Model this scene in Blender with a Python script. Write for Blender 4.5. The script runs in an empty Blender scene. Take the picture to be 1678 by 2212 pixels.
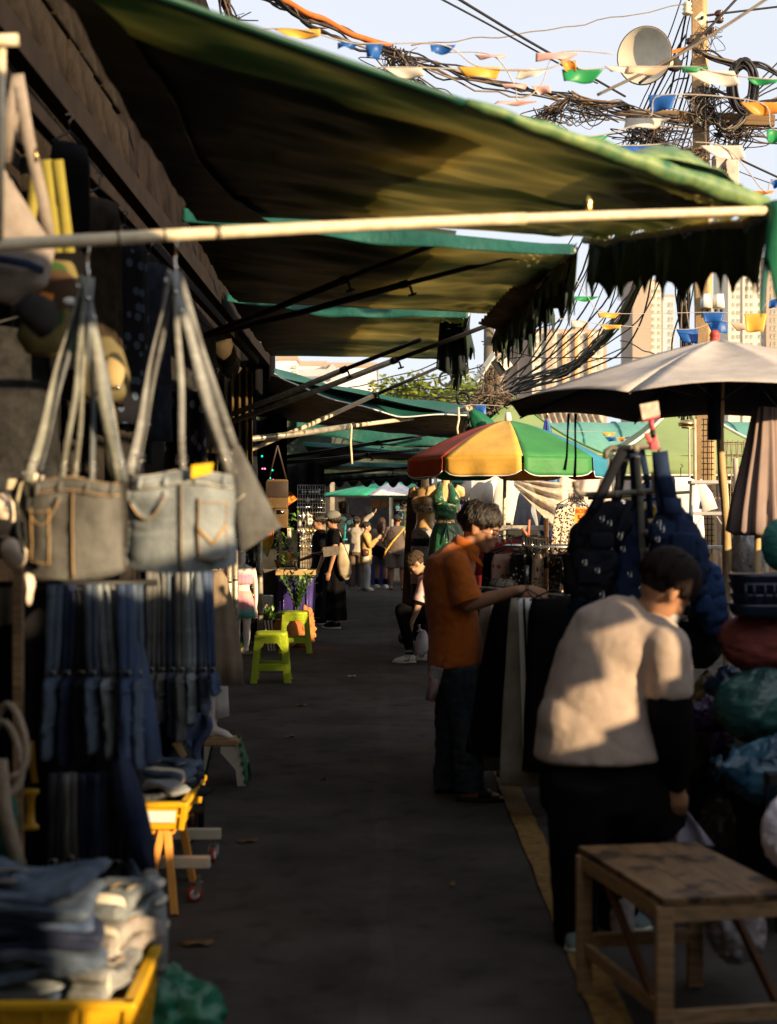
import bpy,math,random
from mathutils import Vector,Matrix,noise
random.seed(7)
S=bpy.context.scene
COL=S.collection
V=Vector
R=math.radians
CZ=1.65
F=3071.0
cam=bpy.data.cameras.new('camera')
cam.sensor_fit='VERTICAL';cam.sensor_height=36;cam.lens=50
cam.clip_start=0.1;cam.clip_end=3000
cam.shift_y=4.5/2211
cam.dof.use_dof=True;cam.dof.focus_distance=16.0;cam.dof.aperture_fstop=2.4
camo=bpy.data.objects.new('camera',cam);COL.objects.link(camo)
camo.location=(0,0,CZ);camo.rotation_euler=(R(90),0,0)
S.camera=camo
SUN_EL,SUN_AZ=13.0,48.0
w=bpy.data.worlds.new('World');S.world=w;w.use_nodes=True
nt=w.node_tree;nt.nodes.clear()
sky=nt.nodes.new('ShaderNodeTexSky');sky.sky_type='NISHITA';sky.sun_disc=False
sky.sun_elevation=R(SUN_EL);sky.sun_rotation=R(180-SUN_AZ)
sky.air_density=1.0;sky.dust_density=2.0;sky.ozone_density=3.0;sky.altitude=0
bg=nt.nodes.new('ShaderNodeBackground');bg.inputs[1].default_value=0.105
wo=nt.nodes.new('ShaderNodeOutputWorld')
hz=nt.nodes.new('ShaderNodeMix');hz.data_type='RGBA';hz.inputs[0].default_value=0.80
hz.inputs[7].default_value=(4.75,4.85,5.1,1);nt.links.new(sky.outputs[0],hz.inputs[6])
nt.links.new(hz.outputs[2],bg.inputs[0]);nt.links.new(bg.outputs[0],wo.inputs[0])
sd=bpy.data.lights.new('sun','SUN');sd.energy=5.0;sd.angle=R(0.6);sd.color=(1.0,0.73,0.42)
so=bpy.data.objects.new('sun',sd);COL.objects.link(so)
TS=V((math.sin(R(SUN_AZ))*math.cos(R(SUN_EL)),-math.cos(R(SUN_AZ))*math.cos(R(SUN_EL)),math.sin(R(SUN_EL))))
so.rotation_euler=TS.to_track_quat('Z','Y').to_euler();so.location=TS*40
S.view_settings.view_transform='Standard';S.view_settings.look='None'
S.view_settings.exposure=1.0;S.view_settings.gamma=1.0;S.view_settings.use_curve_mapping=False
try:
 S.cycles.max_bounces=6;S.cycles.transparent_max_bounces=12
 S.cycles.diffuse_bounces=3;S.cycles.glossy_bounces=3
except Exception:pass
def P(px,py,Y):
 """point of the place seen at photo position px, py when it stands Y metres ahead"""
 return V(((px-839.0)/F*Y,Y,CZ-(py-1110.0)/F*Y))
MC={}
def mat(name,col,rough=0.8,metal=0.0,ns=6.0,na=0.25,bs=0.0,bst=0.3,spec=0.35,trans=0.0,stretch=None,col2=None,det=4.0,sheen=0.0,alpha=1.0,emit=None,wave=None,transl=0.0,coat=0.0):
 if name in MC:return MC[name]
 m=bpy.data.materials.new(name);MC[name]=m;m.use_nodes=True
 n=m.node_tree.nodes;l=m.node_tree.links
 b=n['Principled BSDF']
 b.inputs['Roughness'].default_value=rough;b.inputs['Metallic'].default_value=metal
 b.inputs['Specular IOR Level'].default_value=spec if rough<.84 else min(spec,.12)
 b.inputs['Transmission Weight'].default_value=trans
 b.inputs['Sheen Weight'].default_value=sheen
 b.inputs['Coat Weight'].default_value=coat
 b.inputs['Alpha'].default_value=alpha
 tc=n.new('ShaderNodeTexCoord');mp=n.new('ShaderNodeMapping')
 l.new(tc.outputs['Object'],mp.inputs[0])
 if stretch:mp.inputs['Scale'].default_value=stretch
 nz=n.new('ShaderNodeTexNoise');nz.inputs['Scale'].default_value=ns;nz.inputs['Detail'].default_value=det
 nz.inputs['Roughness'].default_value=0.6
 l.new(mp.outputs[0],nz.inputs[0])
 rmp=n.new('ShaderNodeMapRange');rmp.inputs[1].default_value=0.32;rmp.inputs[2].default_value=0.68
 l.new(nz.outputs[0],rmp.inputs[0])
 mx=n.new('ShaderNodeMix');mx.data_type='RGBA'
 c=V(col[:3])
 a=tuple(c*(1-na))+(1,);d=tuple((V(col2[:3])if col2 else c*(1+na)))+(1,)
 mx.inputs[6].default_value=a;mx.inputs[7].default_value=d
 l.new(rmp.outputs[0],mx.inputs[0])
 out=mx.outputs[2]
 if wave:
  wv=n.new('ShaderNodeTexWave');wv.wave_type='BANDS';wv.bands_direction=wave[2]
  wv.inputs['Scale'].default_value=wave[0];wv.inputs['Distortion'].default_value=0.3
  l.new(tc.outputs['Object'],wv.inputs[0])
  m2=n.new('ShaderNodeMix');m2.data_type='RGBA'
  st=n.new('ShaderNodeMapRange');st.inputs[1].default_value=0.55;st.inputs[2].default_value=0.7
  l.new(wv.outputs['Fac']if 'Fac' in wv.outputs else wv.outputs[1],st.inputs[0])
  l.new(st.outputs[0],m2.inputs[0]);l.new(out,m2.inputs[6]);m2.inputs[7].default_value=tuple(wave[1])+(1,)
  out=m2.outputs[2]
 l.new(out,b.inputs['Base Color'])
 if bs:
  n2=n.new('ShaderNodeTexNoise');n2.inputs['Scale'].default_value=bs;n2.inputs['Detail'].default_value=5
  l.new(mp.outputs[0],n2.inputs[0])
  bp=n.new('ShaderNodeBump');bp.inputs['Strength'].default_value=bst;bp.inputs['Distance'].default_value=0.02
  l.new(n2.outputs[0],bp.inputs['Height']);l.new(bp.outputs[0],b.inputs['Normal'])
 if emit:
  b.inputs['Emission Color'].default_value=tuple(emit[:3])+(1,);b.inputs['Emission Strength'].default_value=emit[3]
 if transl:
  t=n.new('ShaderNodeBsdfTranslucent');l.new(out,t.inputs[0])
  ms=n.new('ShaderNodeMixShader');ms.inputs[0].default_value=transl
  l.new(b.outputs[0],ms.inputs[1]);l.new(t.outputs[0],ms.inputs[2])
  l.new(ms.outputs[0],n['Material Output'].inputs[0])
 return m
def spots(name,base,dots,scale=30,thr=0.35,rough=0.85,third=None):
 """printed cloth: blotches of a second (and third) colour on a base"""
 if name in MC:return MC[name]
 m=mat(name,base,rough=rough,na=0.15)
 n=m.node_tree.nodes;l=m.node_tree.links;b=n['Principled BSDF']
 src=b.inputs['Base Color'].links[0].from_socket
 tc=n.new('ShaderNodeTexCoord');out=src
 for k,(c,sc,th)in enumerate([(dots,scale,thr)]+([(third,scale*0.6,thr*0.8)]if third else[])):
  v=n.new('ShaderNodeTexVoronoi');v.inputs['Scale'].default_value=sc
  l.new(tc.outputs['Object'],v.inputs[0])
  st=n.new('ShaderNodeMapRange');st.inputs[1].default_value=th;st.inputs[2].default_value=th+0.05
  st.inputs[3].default_value=1;st.inputs[4].default_value=0
  l.new(v.outputs['Distance'],st.inputs[0])
  mx=n.new('ShaderNodeMix');mx.data_type='RGBA';mx.inputs[7].default_value=tuple(c)+(1,)
  l.new(st.outputs[0],mx.inputs[0]);l.new(out,mx.inputs[6]);out=mx.outputs[2]
 l.new(out,b.inputs['Base Color'])
 return m
def denim(name,col,worn=0.5):
 c=V(col);w_=c*(1-worn)+V((0.42,0.45,0.46))*worn
 m=mat(name,tuple(c),rough=0.95,ns=9,na=0.45,col2=tuple(w_),bs=160,bst=0.25,spec=.15,stretch=(1,1,0.45),det=9)
 n=m.node_tree.nodes;l=m.node_tree.links;b=n['Principled BSDF'];src=b.inputs['Base Color'].links[0].from_socket
 tc=n.new('ShaderNodeTexCoord');mp=n.new('ShaderNodeMapping');mp.inputs['Scale'].default_value=(6,6,34);mp.inputs['Rotation'].default_value=(.3,.35,0);nz=n.new('ShaderNodeTexNoise');nz.inputs['Scale'].default_value=1.0;nz.inputs['Detail'].default_value=4
 l.new(tc.outputs['Object'],mp.inputs[0]);l.new(mp.outputs[0],nz.inputs[0]);mr=n.new('ShaderNodeMapRange');mr.inputs[1].default_value=.52;mr.inputs[2].default_value=.72;mr.inputs[4].default_value=worn;l.new(nz.outputs[0],mr.inputs[0])
 mx=n.new('ShaderNodeMix');mx.data_type='RGBA';mx.inputs[7].default_value=tuple(w_*1.5)+(1,);l.new(mr.outputs[0],mx.inputs[0]);l.new(src,mx.inputs[6]);l.new(mx.outputs[2],b.inputs['Base Color'])
 return m
def frame(t,ref=None):
 t=V(t).normalized()
 r=V(ref)if ref is not None else(V((0,0,1))if abs(t.z)<0.9 else V((1,0,0)))
 a=r-t*r.dot(t)
 if a.length<1e-5:a=V((0,1,0))-t*t.y
 a.normalize()
 return a,t.cross(a).normalized()
class G:
 def __init__(s):s.v=[];s.f=[];s.mi=[]
 def add(s,vs,fs,mi=0):
  o=len(s.v);s.v+=[V(p)for p in vs];s.f+=[tuple(i+o for i in f)for f in fs];s.mi+=[mi]*len(fs);return s
 def box(s,c,size,rot=None,mi=0):
  hx,hy,hz=size[0]/2,size[1]/2,size[2]/2
  m=Matrix.Identity(3)if rot is None else(Matrix.Rotation(rot,3,'Z')if isinstance(rot,(int,float))else rot)
  c=V(c)
  vs=[c+m@V((x*hx,y*hy,z*hz))for x in(-1,1)for y in(-1,1)for z in(-1,1)]
  return s.add(vs,[(0,1,3,2),(4,6,7,5),(0,4,5,1),(2,3,7,6),(0,2,6,4),(1,5,7,3)],mi)
 def bar(s,p0,p1,w_,h_,ref=None,mi=0):
  p0,p1=V(p0),V(p1);a,b=frame(p1-p0,ref)
  vs=[]
  for p in(p0,p1):
   for i,j in((-1,-1),(1,-1),(1,1),(-1,1)):vs.append(p+a*(h_/2*i)+b*(w_/2*j))
  return s.add(vs,[(3,2,1,0),(4,5,6,7),(0,1,5,4),(1,2,6,5),(2,3,7,6),(3,0,4,7)],mi)
 def loft(s,pts,ra,rb=None,n=12,ref=None,cap=True,fn=None,sq=1.0,mi=0):
  """closed tube through pts; ra radius along ref, rb across; fn(i,ang)->radius factor"""
  pts=[V(p)for p in pts];k=len(pts)
  if not hasattr(ra,'__len__'):ra=[ra]*k
  if rb is None:rb=ra
  if not hasattr(rb,'__len__'):rb=[rb]*k
  vs=[];pa=None
  for i,p in enumerate(pts):
   t=(pts[min(i+1,k-1)]-pts[max(i-1,0)])
   if t.length<1e-7:t=V((0,0,1))
   if ref is not None:a,b=frame(t,ref)
   else:a,b=frame(t,pa)
   pa=a
   for j in range(n):
    g=2*math.pi*j/n;ca,sa=math.cos(g),math.sin(g)
    if sq!=1.0:
     ca=math.copysign(abs(ca)**sq,ca);sa=math.copysign(abs(sa)**sq,sa)
    q=fn(i,g)if fn else 1.0
    vs.append(p+a*(ra[i]*ca*q)+b*(rb[i]*sa*q))
  fs=[(i*n+j,i*n+(j+1)%n,(i+1)*n+(j+1)%n,(i+1)*n+j)for i in range(k-1)for j in range(n)]
  if cap:
   fs.append(tuple(range(n-1,-1,-1)));fs.append(tuple((k-1)*n+j for j in range(n)))
  return s.add(vs,fs,mi)
 def tube(s,pts,r,n=8,mi=0):return s.loft(pts,r,n=n,mi=mi)
 def ell(s,c,r,rot=None,n=16,m=10,mi=0):
  if not hasattr(r,'__len__'):r=(r,r,r)
  c=V(c);q=rot if rot is not None else Matrix.Identity(3);vs=[c+q@V((0,0,-r[2]))]
  for i in range(1,m):
   th=math.pi*i/m
   for j in range(n):
    g=2*math.pi*j/n
    vs.append(c+q@V((r[0]*math.sin(th)*math.cos(g),r[1]*math.sin(th)*math.sin(g),-r[2]*math.cos(th))))
  vs.append(c+q@V((0,0,r[2])));fs=[]
  for j in range(n):fs.append((0,1+(j+1)%n,1+j))
  for i in range(m-2):
   for j in range(n):
    a=1+i*n+j;b=1+i*n+(j+1)%n;fs.append((a,b,b+n,a+n))
  L=len(vs)-1;o=1+(m-2)*n
  for j in range(n):fs.append((L,o+j,o+(j+1)%n))
  return s.add(vs,fs,mi)
 def sheet(s,fn,nu,nv,mi=0):
  vs=[fn(i/nu,j/nv)for i in range(nu+1)for j in range(nv+1)]
  fs=[(i*(nv+1)+j,(i+1)*(nv+1)+j,(i+1)*(nv+1)+j+1,i*(nv+1)+j+1)for i in range(nu)for j in range(nv)]
  return s.add(vs,fs,mi)
 def lathe(s,prof,c,axis=(0,0,1),n=20,mi=0):
  c=V(c);ax=V(axis).normalized();a,b=frame(ax);vs=[]
  for r,h in prof:
   for j in range(n):
    g=2*math.pi*j/n;vs.append(c+ax*h+(a*math.cos(g)+b*math.sin(g))*r)
  k=len(prof)
  fs=[(i*n+j,i*n+(j+1)%n,(i+1)*n+(j+1)%n,(i+1)*n+j)for i in range(k-1)for j in range(n)]
  fs.append(tuple(range(n-1,-1,-1)));fs.append(tuple((k-1)*n+j for j in range(n)))
  return s.add(vs,fs,mi)
 def prism(s,pts,nrm,th,mi=0):
  nrm=V(nrm).normalized()*th;k=len(pts);pts=[V(p)for p in pts]
  vs=pts+[p+nrm for p in pts]
  fs=[tuple(range(k-1,-1,-1)),tuple(range(k,2*k))]+[(i,(i+1)%k,k+(i+1)%k,k+i)for i in range(k)]
  return s.add(vs,fs,mi)
 def ribbon(s,pts,w_,t_,side,mi=0):
  """flat strap: width w_ along side (vector or list), thickness t_"""
  pts=[V(p)for p in pts];k=len(pts);vs=[]
  for i,p in enumerate(pts):
   t=(pts[min(i+1,k-1)]-pts[max(i-1,0)]).normalized()
   sd_=V(side[i])if isinstance(side,list)else V(side)
   sd_=(sd_-t*sd_.dot(t)).normalized();nn=t.cross(sd_)
   ww=w_[i]if hasattr(w_,'__len__')else w_
   for a,b in((-1,-1),(1,-1),(1,1),(-1,1)):vs.append(p+sd_*(ww/2*a)+nn*(t_/2*b))
  fs=[(3,2,1,0)]+[(i*4+j,i*4+(j+1)%4,i*4+4+(j+1)%4,i*4+4+j)for i in range(k-1)for j in range(4)]
  e=(k-1)*4;fs.append((e,e+1,e+2,e+3))
  return s.add(vs,fs,mi)
 def out(s,name,m,parent=None,smooth=True,bevel=0,solid=0,solid_mat=None,subsurf=0,remesh=0,smo=0,fn=None,kind=None,loc=None):
  W0=WL[parent.name]if parent is not None else(V(loc)if loc is not None else V((0,0,0)))
  me=bpy.data.meshes.new(name)
  me.from_pydata([tuple(p-W0)for p in s.v],[],s.f)
  ms=m if isinstance(m,(list,tuple))else[m]
  for q in ms:me.materials.append(q)
  if len(ms)>1:me.polygons.foreach_set('material_index',s.mi)
  me.polygons.foreach_set('use_smooth',[smooth]*len(me.polygons));me.update()
  o=bpy.data.objects.new(name,me);COL.objects.link(o)
  if remesh:
   md=o.modifiers.new('r','REMESH');md.mode='VOXEL';md.voxel_size=remesh;md.use_smooth_shade=True
   if smo:
    md=o.modifiers.new('s','SMOOTH');md.iterations=smo;md.factor=0.5
   dg=bpy.context.evaluated_depsgraph_get();dg.update()
   me2=bpy.data.meshes.new_from_object(o.evaluated_get(dg));me2.name=name
   o.modifiers.clear();o.data=me2;bpy.data.meshes.remove(me);me=me2
   me.polygons.foreach_set('use_smooth',[True]*len(me.polygons))
  if fn:
   nn=[v.normal.copy()for v in me.vertices]
   for v,q in zip(me.vertices,nn):v.co=v.co+q*fn(v.co+W0)
   me.update()
  if bevel:
   md=o.modifiers.new('b','BEVEL');md.width=bevel;md.segments=2;md.limit_method='ANGLE'
  if subsurf:
   md=o.modifiers.new('u','SUBSURF');md.levels=subsurf;md.render_levels=subsurf
  if solid:
   md=o.modifiers.new('t','SOLIDIFY');md.thickness=solid;md.offset=0
   if solid_mat is not None:
    me.materials.append(solid_mat);md.material_offset=1;md.material_offset_rim=0
  if parent is not None:o.parent=parent
  elif loc is not None:o.location=loc
  WL[o.name]=W0.copy()
  if kind:o['kind']=kind
  return o
WL={}
def tag(o,label,cat=None,group=None,kind=None):
 if label:o['label']=label
 if cat:o['category']=cat
 if group:o['group']=group
 if kind:o['kind']=kind
 return o
def thing(name,label,cat,loc,group=None):
 o=bpy.data.objects.new(name,None);COL.objects.link(o);o.location=loc;o.empty_display_size=0.1
 WL[o.name]=V(loc);tag(o,label,cat,group);return o
def dup(o,loc,rz=0,label=None,scale=None):
 def cp(q,par):
  c=q.copy();COL.objects.link(c)
  if par is not None:c.parent=par
  for ch in q.children:cp(ch,c)
  return c
 r=cp(o,None);r.location=loc;r.rotation_euler=(0,0,rz);WL[r.name]=V(loc)
 if scale:r.scale=scale
 if label:r['label']=label
 return r
def text(name,body,size,pos,parent,m,right=(1,0,0),up=(0,0,1),ext=0.001,align='CENTER',cat=None,sx=1.0):
 cu=bpy.data.curves.new(name,'FONT');cu.body=body;cu.size=size;cu.extrude=ext
 cu.align_x=align;cu.align_y='CENTER';cu.resolution_u=2
 o=bpy.data.objects.new(name,cu);COL.objects.link(o)
 dg=bpy.context.evaluated_depsgraph_get();dg.update()
 me=bpy.data.meshes.new_from_object(o.evaluated_get(dg));bpy.data.objects.remove(o)
 me.materials.append(m)
 rt=V(right).normalized();upv=V(up).normalized();nn=rt.cross(upv)
 W0=WL[parent.name]
 for v in me.vertices:v.co=V(pos)-W0+rt*v.co.x*sx+upv*v.co.y+nn*v.co.z
 o=bpy.data.objects.new(name,me);COL.objects.link(o);o.parent=parent;WL[o.name]=W0.copy()
 return o
def lerp(a,b,t):return a+(b-a)*t
def arc(p0,p1,sag,n=12,wob=0.0,seed=0):
 p0,p1=V(p0),V(p1);out=[]
 for i in range(n+1):
  t=i/n;p=p0.lerp(p1,t);p.z-=sag*4*t*(1-t)
  if wob:p+=noise.noise_vector(p*3+V((seed,0,0)))*wob
  out.append(p)
 return out
def N(p,s=1.0,seed=0):return noise.noise(V((p[0]*s+seed*7.3,p[1]*s+seed*3.1,p[2]*s)))
def folds(amp=0.006,s=9,zs=3.0,seed=0):
 return lambda p:amp*(N((p.x,p.y,p.z*zs/s),s,seed)+0.5*N(p,s*2.3,seed+5))
M_WOOD=mat('wood_planed',(0.30,0.19,0.095),rough=0.7,ns=5,na=0.4,stretch=(1,12,12),bs=40,bst=0.2)
M_STEEL=mat('dull_steel',(0.35,0.34,0.32),rough=0.4,metal=0.9,ns=12,na=0.3)
M_GALV=mat('galvanised_pipe',(0.42,0.38,0.30),rough=0.45,metal=0.5,ns=14,na=0.35)
M_BLACKMET=mat('black_metal',(0.02,0.02,0.02),rough=0.5,metal=0.3)
M_PVC=mat('cream_pipe',(0.62,0.52,0.36),rough=0.45,ns=18,na=0.18)
M_WHITEPL=mat('white_plastic',(0.78,0.76,0.72),rough=0.4,na=0.06)
M_BLACKCL=mat('black_cloth',(0.006,0.006,0.007),rough=1.0,na=0.3,spec=0.08)
M_NAVYCL=mat('navy_cloth',(0.012,0.02,0.045),rough=0.9,na=0.3,bs=60)
M_WHITECL=mat('white_cloth',(0.78,0.76,0.74),rough=0.9,na=0.08)
M_CHAR=mat('charcoal_cloth',(0.035,0.033,0.032),rough=0.95,na=0.3)
M_CHROME=mat('bright_metal',(0.75,0.72,0.66),rough=0.18,metal=1.0,na=0.05)
M_BRASS=mat('brass',(0.6,0.42,0.16),rough=0.3,metal=1.0,na=0.15)
M_CABLE=mat('black_cable',(0.018,0.016,0.02),rough=0.6)
M_CABLEG=mat('grey_cable',(0.16,0.13,0.10),rough=0.7)
M_CONC=mat('concrete',(0.30,0.26,0.20),rough=0.9,ns=4,na=0.3,bs=30,bst=0.3)
SKIN=mat('skin_tan',(0.36,0.18,0.10),rough=0.55,ns=20,na=0.08,spec=0.4)
SKIN2=mat('skin_light',(0.50,0.29,0.18),rough=0.55,ns=20,na=0.08,spec=0.4)
HAIR=mat('black_hair',(0.014,0.009,0.006),rough=0.42,ns=60,na=0.6,spec=0.45,stretch=(1,1,0.2),bs=120,bst=0.6)
#  SETTING
def asphalt():
 m=mat('asphalt',(0.070,0.062,0.056),rough=0.88,ns=1.7,na=0.34,bs=220,bst=0.35,det=8,spec=0.3)
 n=m.node_tree.nodes;l=m.node_tree.links;b=n['Principled BSDF']
 src=b.inputs['Base Color'].links[0].from_socket
 tc=n.new('ShaderNodeTexCoord');v=n.new('ShaderNodeTexVoronoi');v.inputs['Scale'].default_value=150
 l.new(tc.outputs['Object'],v.inputs[0])
 st=n.new('ShaderNodeMapRange');st.inputs[1].default_value=0.0;st.inputs[2].default_value=0.35
 st.inputs[3].default_value=1.6;st.inputs[4].default_value=0.85
 l.new(v.outputs['Distance'],st.inputs[0])
 mx=n.new('ShaderNodeVectorMath');mx.operation='SCALE'
 sp=n.new('ShaderNodeSeparateXYZ');l.new(tc.outputs['Object'],sp.inputs[0])
 nw=n.new('ShaderNodeTexNoise');nw.inputs['Scale'].default_value=.8;l.new(tc.outputs['Object'],nw.inputs[0])
 ma=n.new('ShaderNodeMath');ma.operation='MULTIPLY_ADD';ma.inputs[1].default_value=.16;l.new(nw.outputs[0],ma.inputs[0]);l.new(sp.outputs['X'],ma.inputs[2])
 cp=n.new('ShaderNodeMath');cp.operation='COMPARE';cp.inputs[1].default_value=.04;cp.inputs[2].default_value=.045;l.new(ma.outputs[0],cp.inputs[0])
 ns_=n.new('ShaderNodeTexNoise');ns_.inputs['Scale'].default_value=5.5;ns_.inputs['Detail'].default_value=9;l.new(tc.outputs['Object'],ns_.inputs[0])
 m3=n.new('ShaderNodeMapRange');m3.inputs[1].default_value=.56;m3.inputs[2].default_value=.66;m3.inputs[3].default_value=1.0;m3.inputs[4].default_value=.72;l.new(ns_.outputs[0],m3.inputs[0])
 m4=n.new('ShaderNodeMath');m4.operation='MULTIPLY_ADD';m4.inputs[1].default_value=.13;m4.inputs[2].default_value=1.0;l.new(cp.outputs[0],m4.inputs[0])
 m5=n.new('ShaderNodeMath');m5.operation='MULTIPLY';l.new(m3.outputs[0],m5.inputs[0]);l.new(m4.outputs[0],m5.inputs[1])
 m6=n.new('ShaderNodeMath');m6.operation='MULTIPLY';l.new(m5.outputs[0],m6.inputs[0]);l.new(st.outputs[0],m6.inputs[1])
 l.new(src,mx.inputs[0]);l.new(m6.outputs[0],mx.inputs['Scale']);l.new(mx.outputs[0],b.inputs['Base Color'])
 return m
g=G();g.sheet(lambda u,v:V((lerp(-400,500,u),lerp(-60,900,v),-0.012)),8,8)
g.out('ground',mat('packed_ground',(0.16,0.13,0.10),rough=0.95,ns=0.5,na=0.3),kind='structure')
g=G()
def rd(u,v):
 x=lerp(-1.75,12,u);y=-14+62*v
 return V((x,y,0.004*N((x,y,0),1.3)))
g.sheet(rd,90,250)
g.out('road',asphalt(),kind='structure')
g=G();g.box((-3.2,17,0.0),(2.9,62,0.09))
g.out('pavement',mat('apron_concrete',(0.22,0.18,0.13),rough=0.9,ns=3,na=0.35,bs=40,bst=0.4),kind='structure',bevel=0.01,smooth=False)
def worn_edge(y,s):return 0.007*N((0,y,0),4,s)+0.006*N((0,y,0),19,s)
g=G()
def yl(u,v):
 y=lerp(1.0,30,v);x=0.665+0.005*(y-8)*0+lerp(worn_edge(y,1),0.125+worn_edge(y,2),u)
 return V((x,y,0.010))
g.sheet(yl,2,400)
def xb(u,v):return V((lerp(0.78,2.6,u),6.55+lerp(worn_edge(u*3,3),0.10+worn_edge(u*3,4),v),0.0105))
g.sheet(xb,60,2)
g.out('road_marking',mat('worn_yellow_paint',(0.26,0.15,0.035),rough=0.8,ns=26,na=0.45,col2=(0.30,0.18,0.05),bs=90),kind='structure')
g=G();rnd=random.Random(3)
for k in range(5200):
 y=rnd.uniform(9.2,18.5);x=-1.80+0.33*N((0,y,0),0.6,2)*0.4+rnd.uniform(-0.35,0.14)
 h=rnd.uniform(0.02,0.045);a=rnd.uniform(0,6.28);dx,dy=0.004*math.cos(a),0.004*math.sin(a)
 z0=0.045 if x<-1.75 else 0.003
 g.add([(x-dx,y-dy,z0),(x+dx,y+dy,z0),(x+rnd.uniform(-.02,.02),y+rnd.uniform(-.02,.02),z0+h)],[(0,1,2)])
g.out('grass',mat('synthetic_grass',(0.03,0.12,0.035),rough=0.7,na=0.4),kind='stuff',smooth=False)
M_LEAF=mat('dry_leaf',(0.20,0.11,0.04),rough=0.8,na=0.4)
for i,(px,py,sc,rot)in enumerate([(535,1820,.055,.3),(425,2042,.065,.1),(625,1593,.05,.8),(650,1525,.05,.2),(978,1913,.03,1.2),(700,1683,.03,2),(760,1462,.045,0.5)]):
 Y=5067.0/(py-1110);c=P(px,py,Y);c.z=0.012
 t=G();out=[]
 for k in range(14):
  a=2*math.pi*k/14;r=sc*(0.55+0.45*abs(math.cos(a)))*(1+0.2*math.sin(5*a))
  x,y=r*math.cos(a),0.6*r*math.sin(a)
  out.append(c+V((x*math.cos(rot)-y*math.sin(rot),x*math.sin(rot)+y*math.cos(rot),0.006*math.sin(3*a))))
 t.prism(out,(0,0,1),0.0015)
 lab=['flat brown leaf on the asphalt beside the casters of the white rack','large flattened brown leaf on the asphalt near the green plastic bag','small tan leaf on the lane level with the white step stool','pale tan leaf on the lane in front of the nearer lime stool','small dark tan leaf on the lane in front of the wooden bench','thin tan scrap on the lane left of the jeans of the man in orange','pale paper scrap lying on the lane right of the lime stools'][i]
 o=t.out('dry_leaf',M_LEAF if i<6 else M_WHITEPL,loc=c);tag(o,lab,'leaf' if i<6 else 'litter')
b=thing('shop_building','dark weathered shop row behind the hanging denim on the left side of the lane','building',(-2.7,17,0))
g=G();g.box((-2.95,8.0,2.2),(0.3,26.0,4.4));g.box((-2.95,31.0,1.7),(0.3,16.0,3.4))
g.out('wall',mat('shade_dark_wall',(0.016,0.012,0.010),rough=1.0,spec=.03,ns=3.5,na=0.5,bs=9,bst=0.8),b,smooth=False)  # wall and block colours darkened in place of shade they don't receive
g=G();g.box((-2.36,9.2,4.6),(1.46,14.6,3.3));g.out('upper_wall',MC['shade_dark_wall'],b,smooth=False)
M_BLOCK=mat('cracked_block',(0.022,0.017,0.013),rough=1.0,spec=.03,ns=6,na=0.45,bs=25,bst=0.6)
g0=None;rnd=random.Random(5)
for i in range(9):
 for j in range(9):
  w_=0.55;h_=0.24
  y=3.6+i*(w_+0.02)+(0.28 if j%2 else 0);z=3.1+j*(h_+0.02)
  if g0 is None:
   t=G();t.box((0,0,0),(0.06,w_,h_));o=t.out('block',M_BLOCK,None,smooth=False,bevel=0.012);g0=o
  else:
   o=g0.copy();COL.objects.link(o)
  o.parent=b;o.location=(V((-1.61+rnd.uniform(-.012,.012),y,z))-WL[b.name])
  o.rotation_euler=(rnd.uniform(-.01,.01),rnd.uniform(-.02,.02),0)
g=G()
for k in range(15):
 y=2.5+k*0.26;g.loft([(-2.76,y,0.2),(-2.76,y,2.2)],0.02,n=6)
g.out('roller_shutter',M_STEEL,b)
g=G();g.box((-2.55,15,4.28),(0.8,30,0.1));g.out('eave',mat('dark_timber',(0.014,0.010,0.008),rough=0.95,spec=.1),b,smooth=False)
g=G();g.bar((-1.5,3.2,3.55),(-1.35,16,3.35),0.08,0.12);g.bar((-1.42,3.2,3.25),(-1.3,14,3.15),0.05,0.06)
g.out('beam',mat('dark_timber',(0.04,0.03,0.022)),b,smooth=False)
b=thing('market_hall','dark open-fronted market hall closing the far end of the lane','building',(0,46,0))
g=G();g.box((-3.5,47,1.5),(9,0.3,3.0));g.out('wall',mat('dim_wall',(0.03,0.026,0.022),na=0.5),b,smooth=False)
for k in range(5):g=G();g.box((-7.5+k*1.9,45.6,1.4),(0.14,0.14,2.8));g.out('column',M_CONC,b,smooth=False)
b=thing('added_shop_house','tall dark unseen shop house added behind the photographer to cut skylight','building',(-3,-9,0))  # added out of view to hold back skylight from behind the camera
g=G();g.box((-3.5,-10,4.0),(11,2,8.0));g.out('wall',MC['shade_dark_wall'],b,smooth=False)
for k in range(5):
 for z in(3.6,6.2):g=G();g.box((-7+k*2,-8.97,z),(1.1,.1,1.3));g.out('window',MC['dim_wall'],b,smooth=False)
b=thing('shade_stall_row','unseen row of tarp-roofed stalls added right of the lane to shape sun and shade','stall',(6,0,0))
M_TARPD=mat('shade_stall_tarp',(0.02,0.07,0.05),rough=0.7,na=0.3)
def shade_stall(y0,y1,x0,x1,zt,zg0,zg1,grp):  # added out-of-view blocker; openings in its boards shape the sun patches
 g=G();g.box(((x0+x1)/2,(y0+y1)/2,zt),(x1-x0,y1-y0-0.002,0.04));g.out('roof',M_TARPD,b,smooth=False)
 g=G();g.box((x1-0.05,(y0+y1)/2,zg0/2),(0.05,y1-y0-0.002,zg0))
 if zt-zg1>0.05:g.box((x1-0.05,(y0+y1)/2,(zg1+zt-0.03)/2),(0.05,y1-y0-0.002,zt-zg1-0.03))
 g.out('side_board',M_WOOD,b,smooth=False)
 if y1-y0>1:g=G();g.box((x0+0.05,y0+.1,zt/2),(0.06,0.06,zt-0.05));g.out('post',M_WOOD,b,smooth=False)
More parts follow.
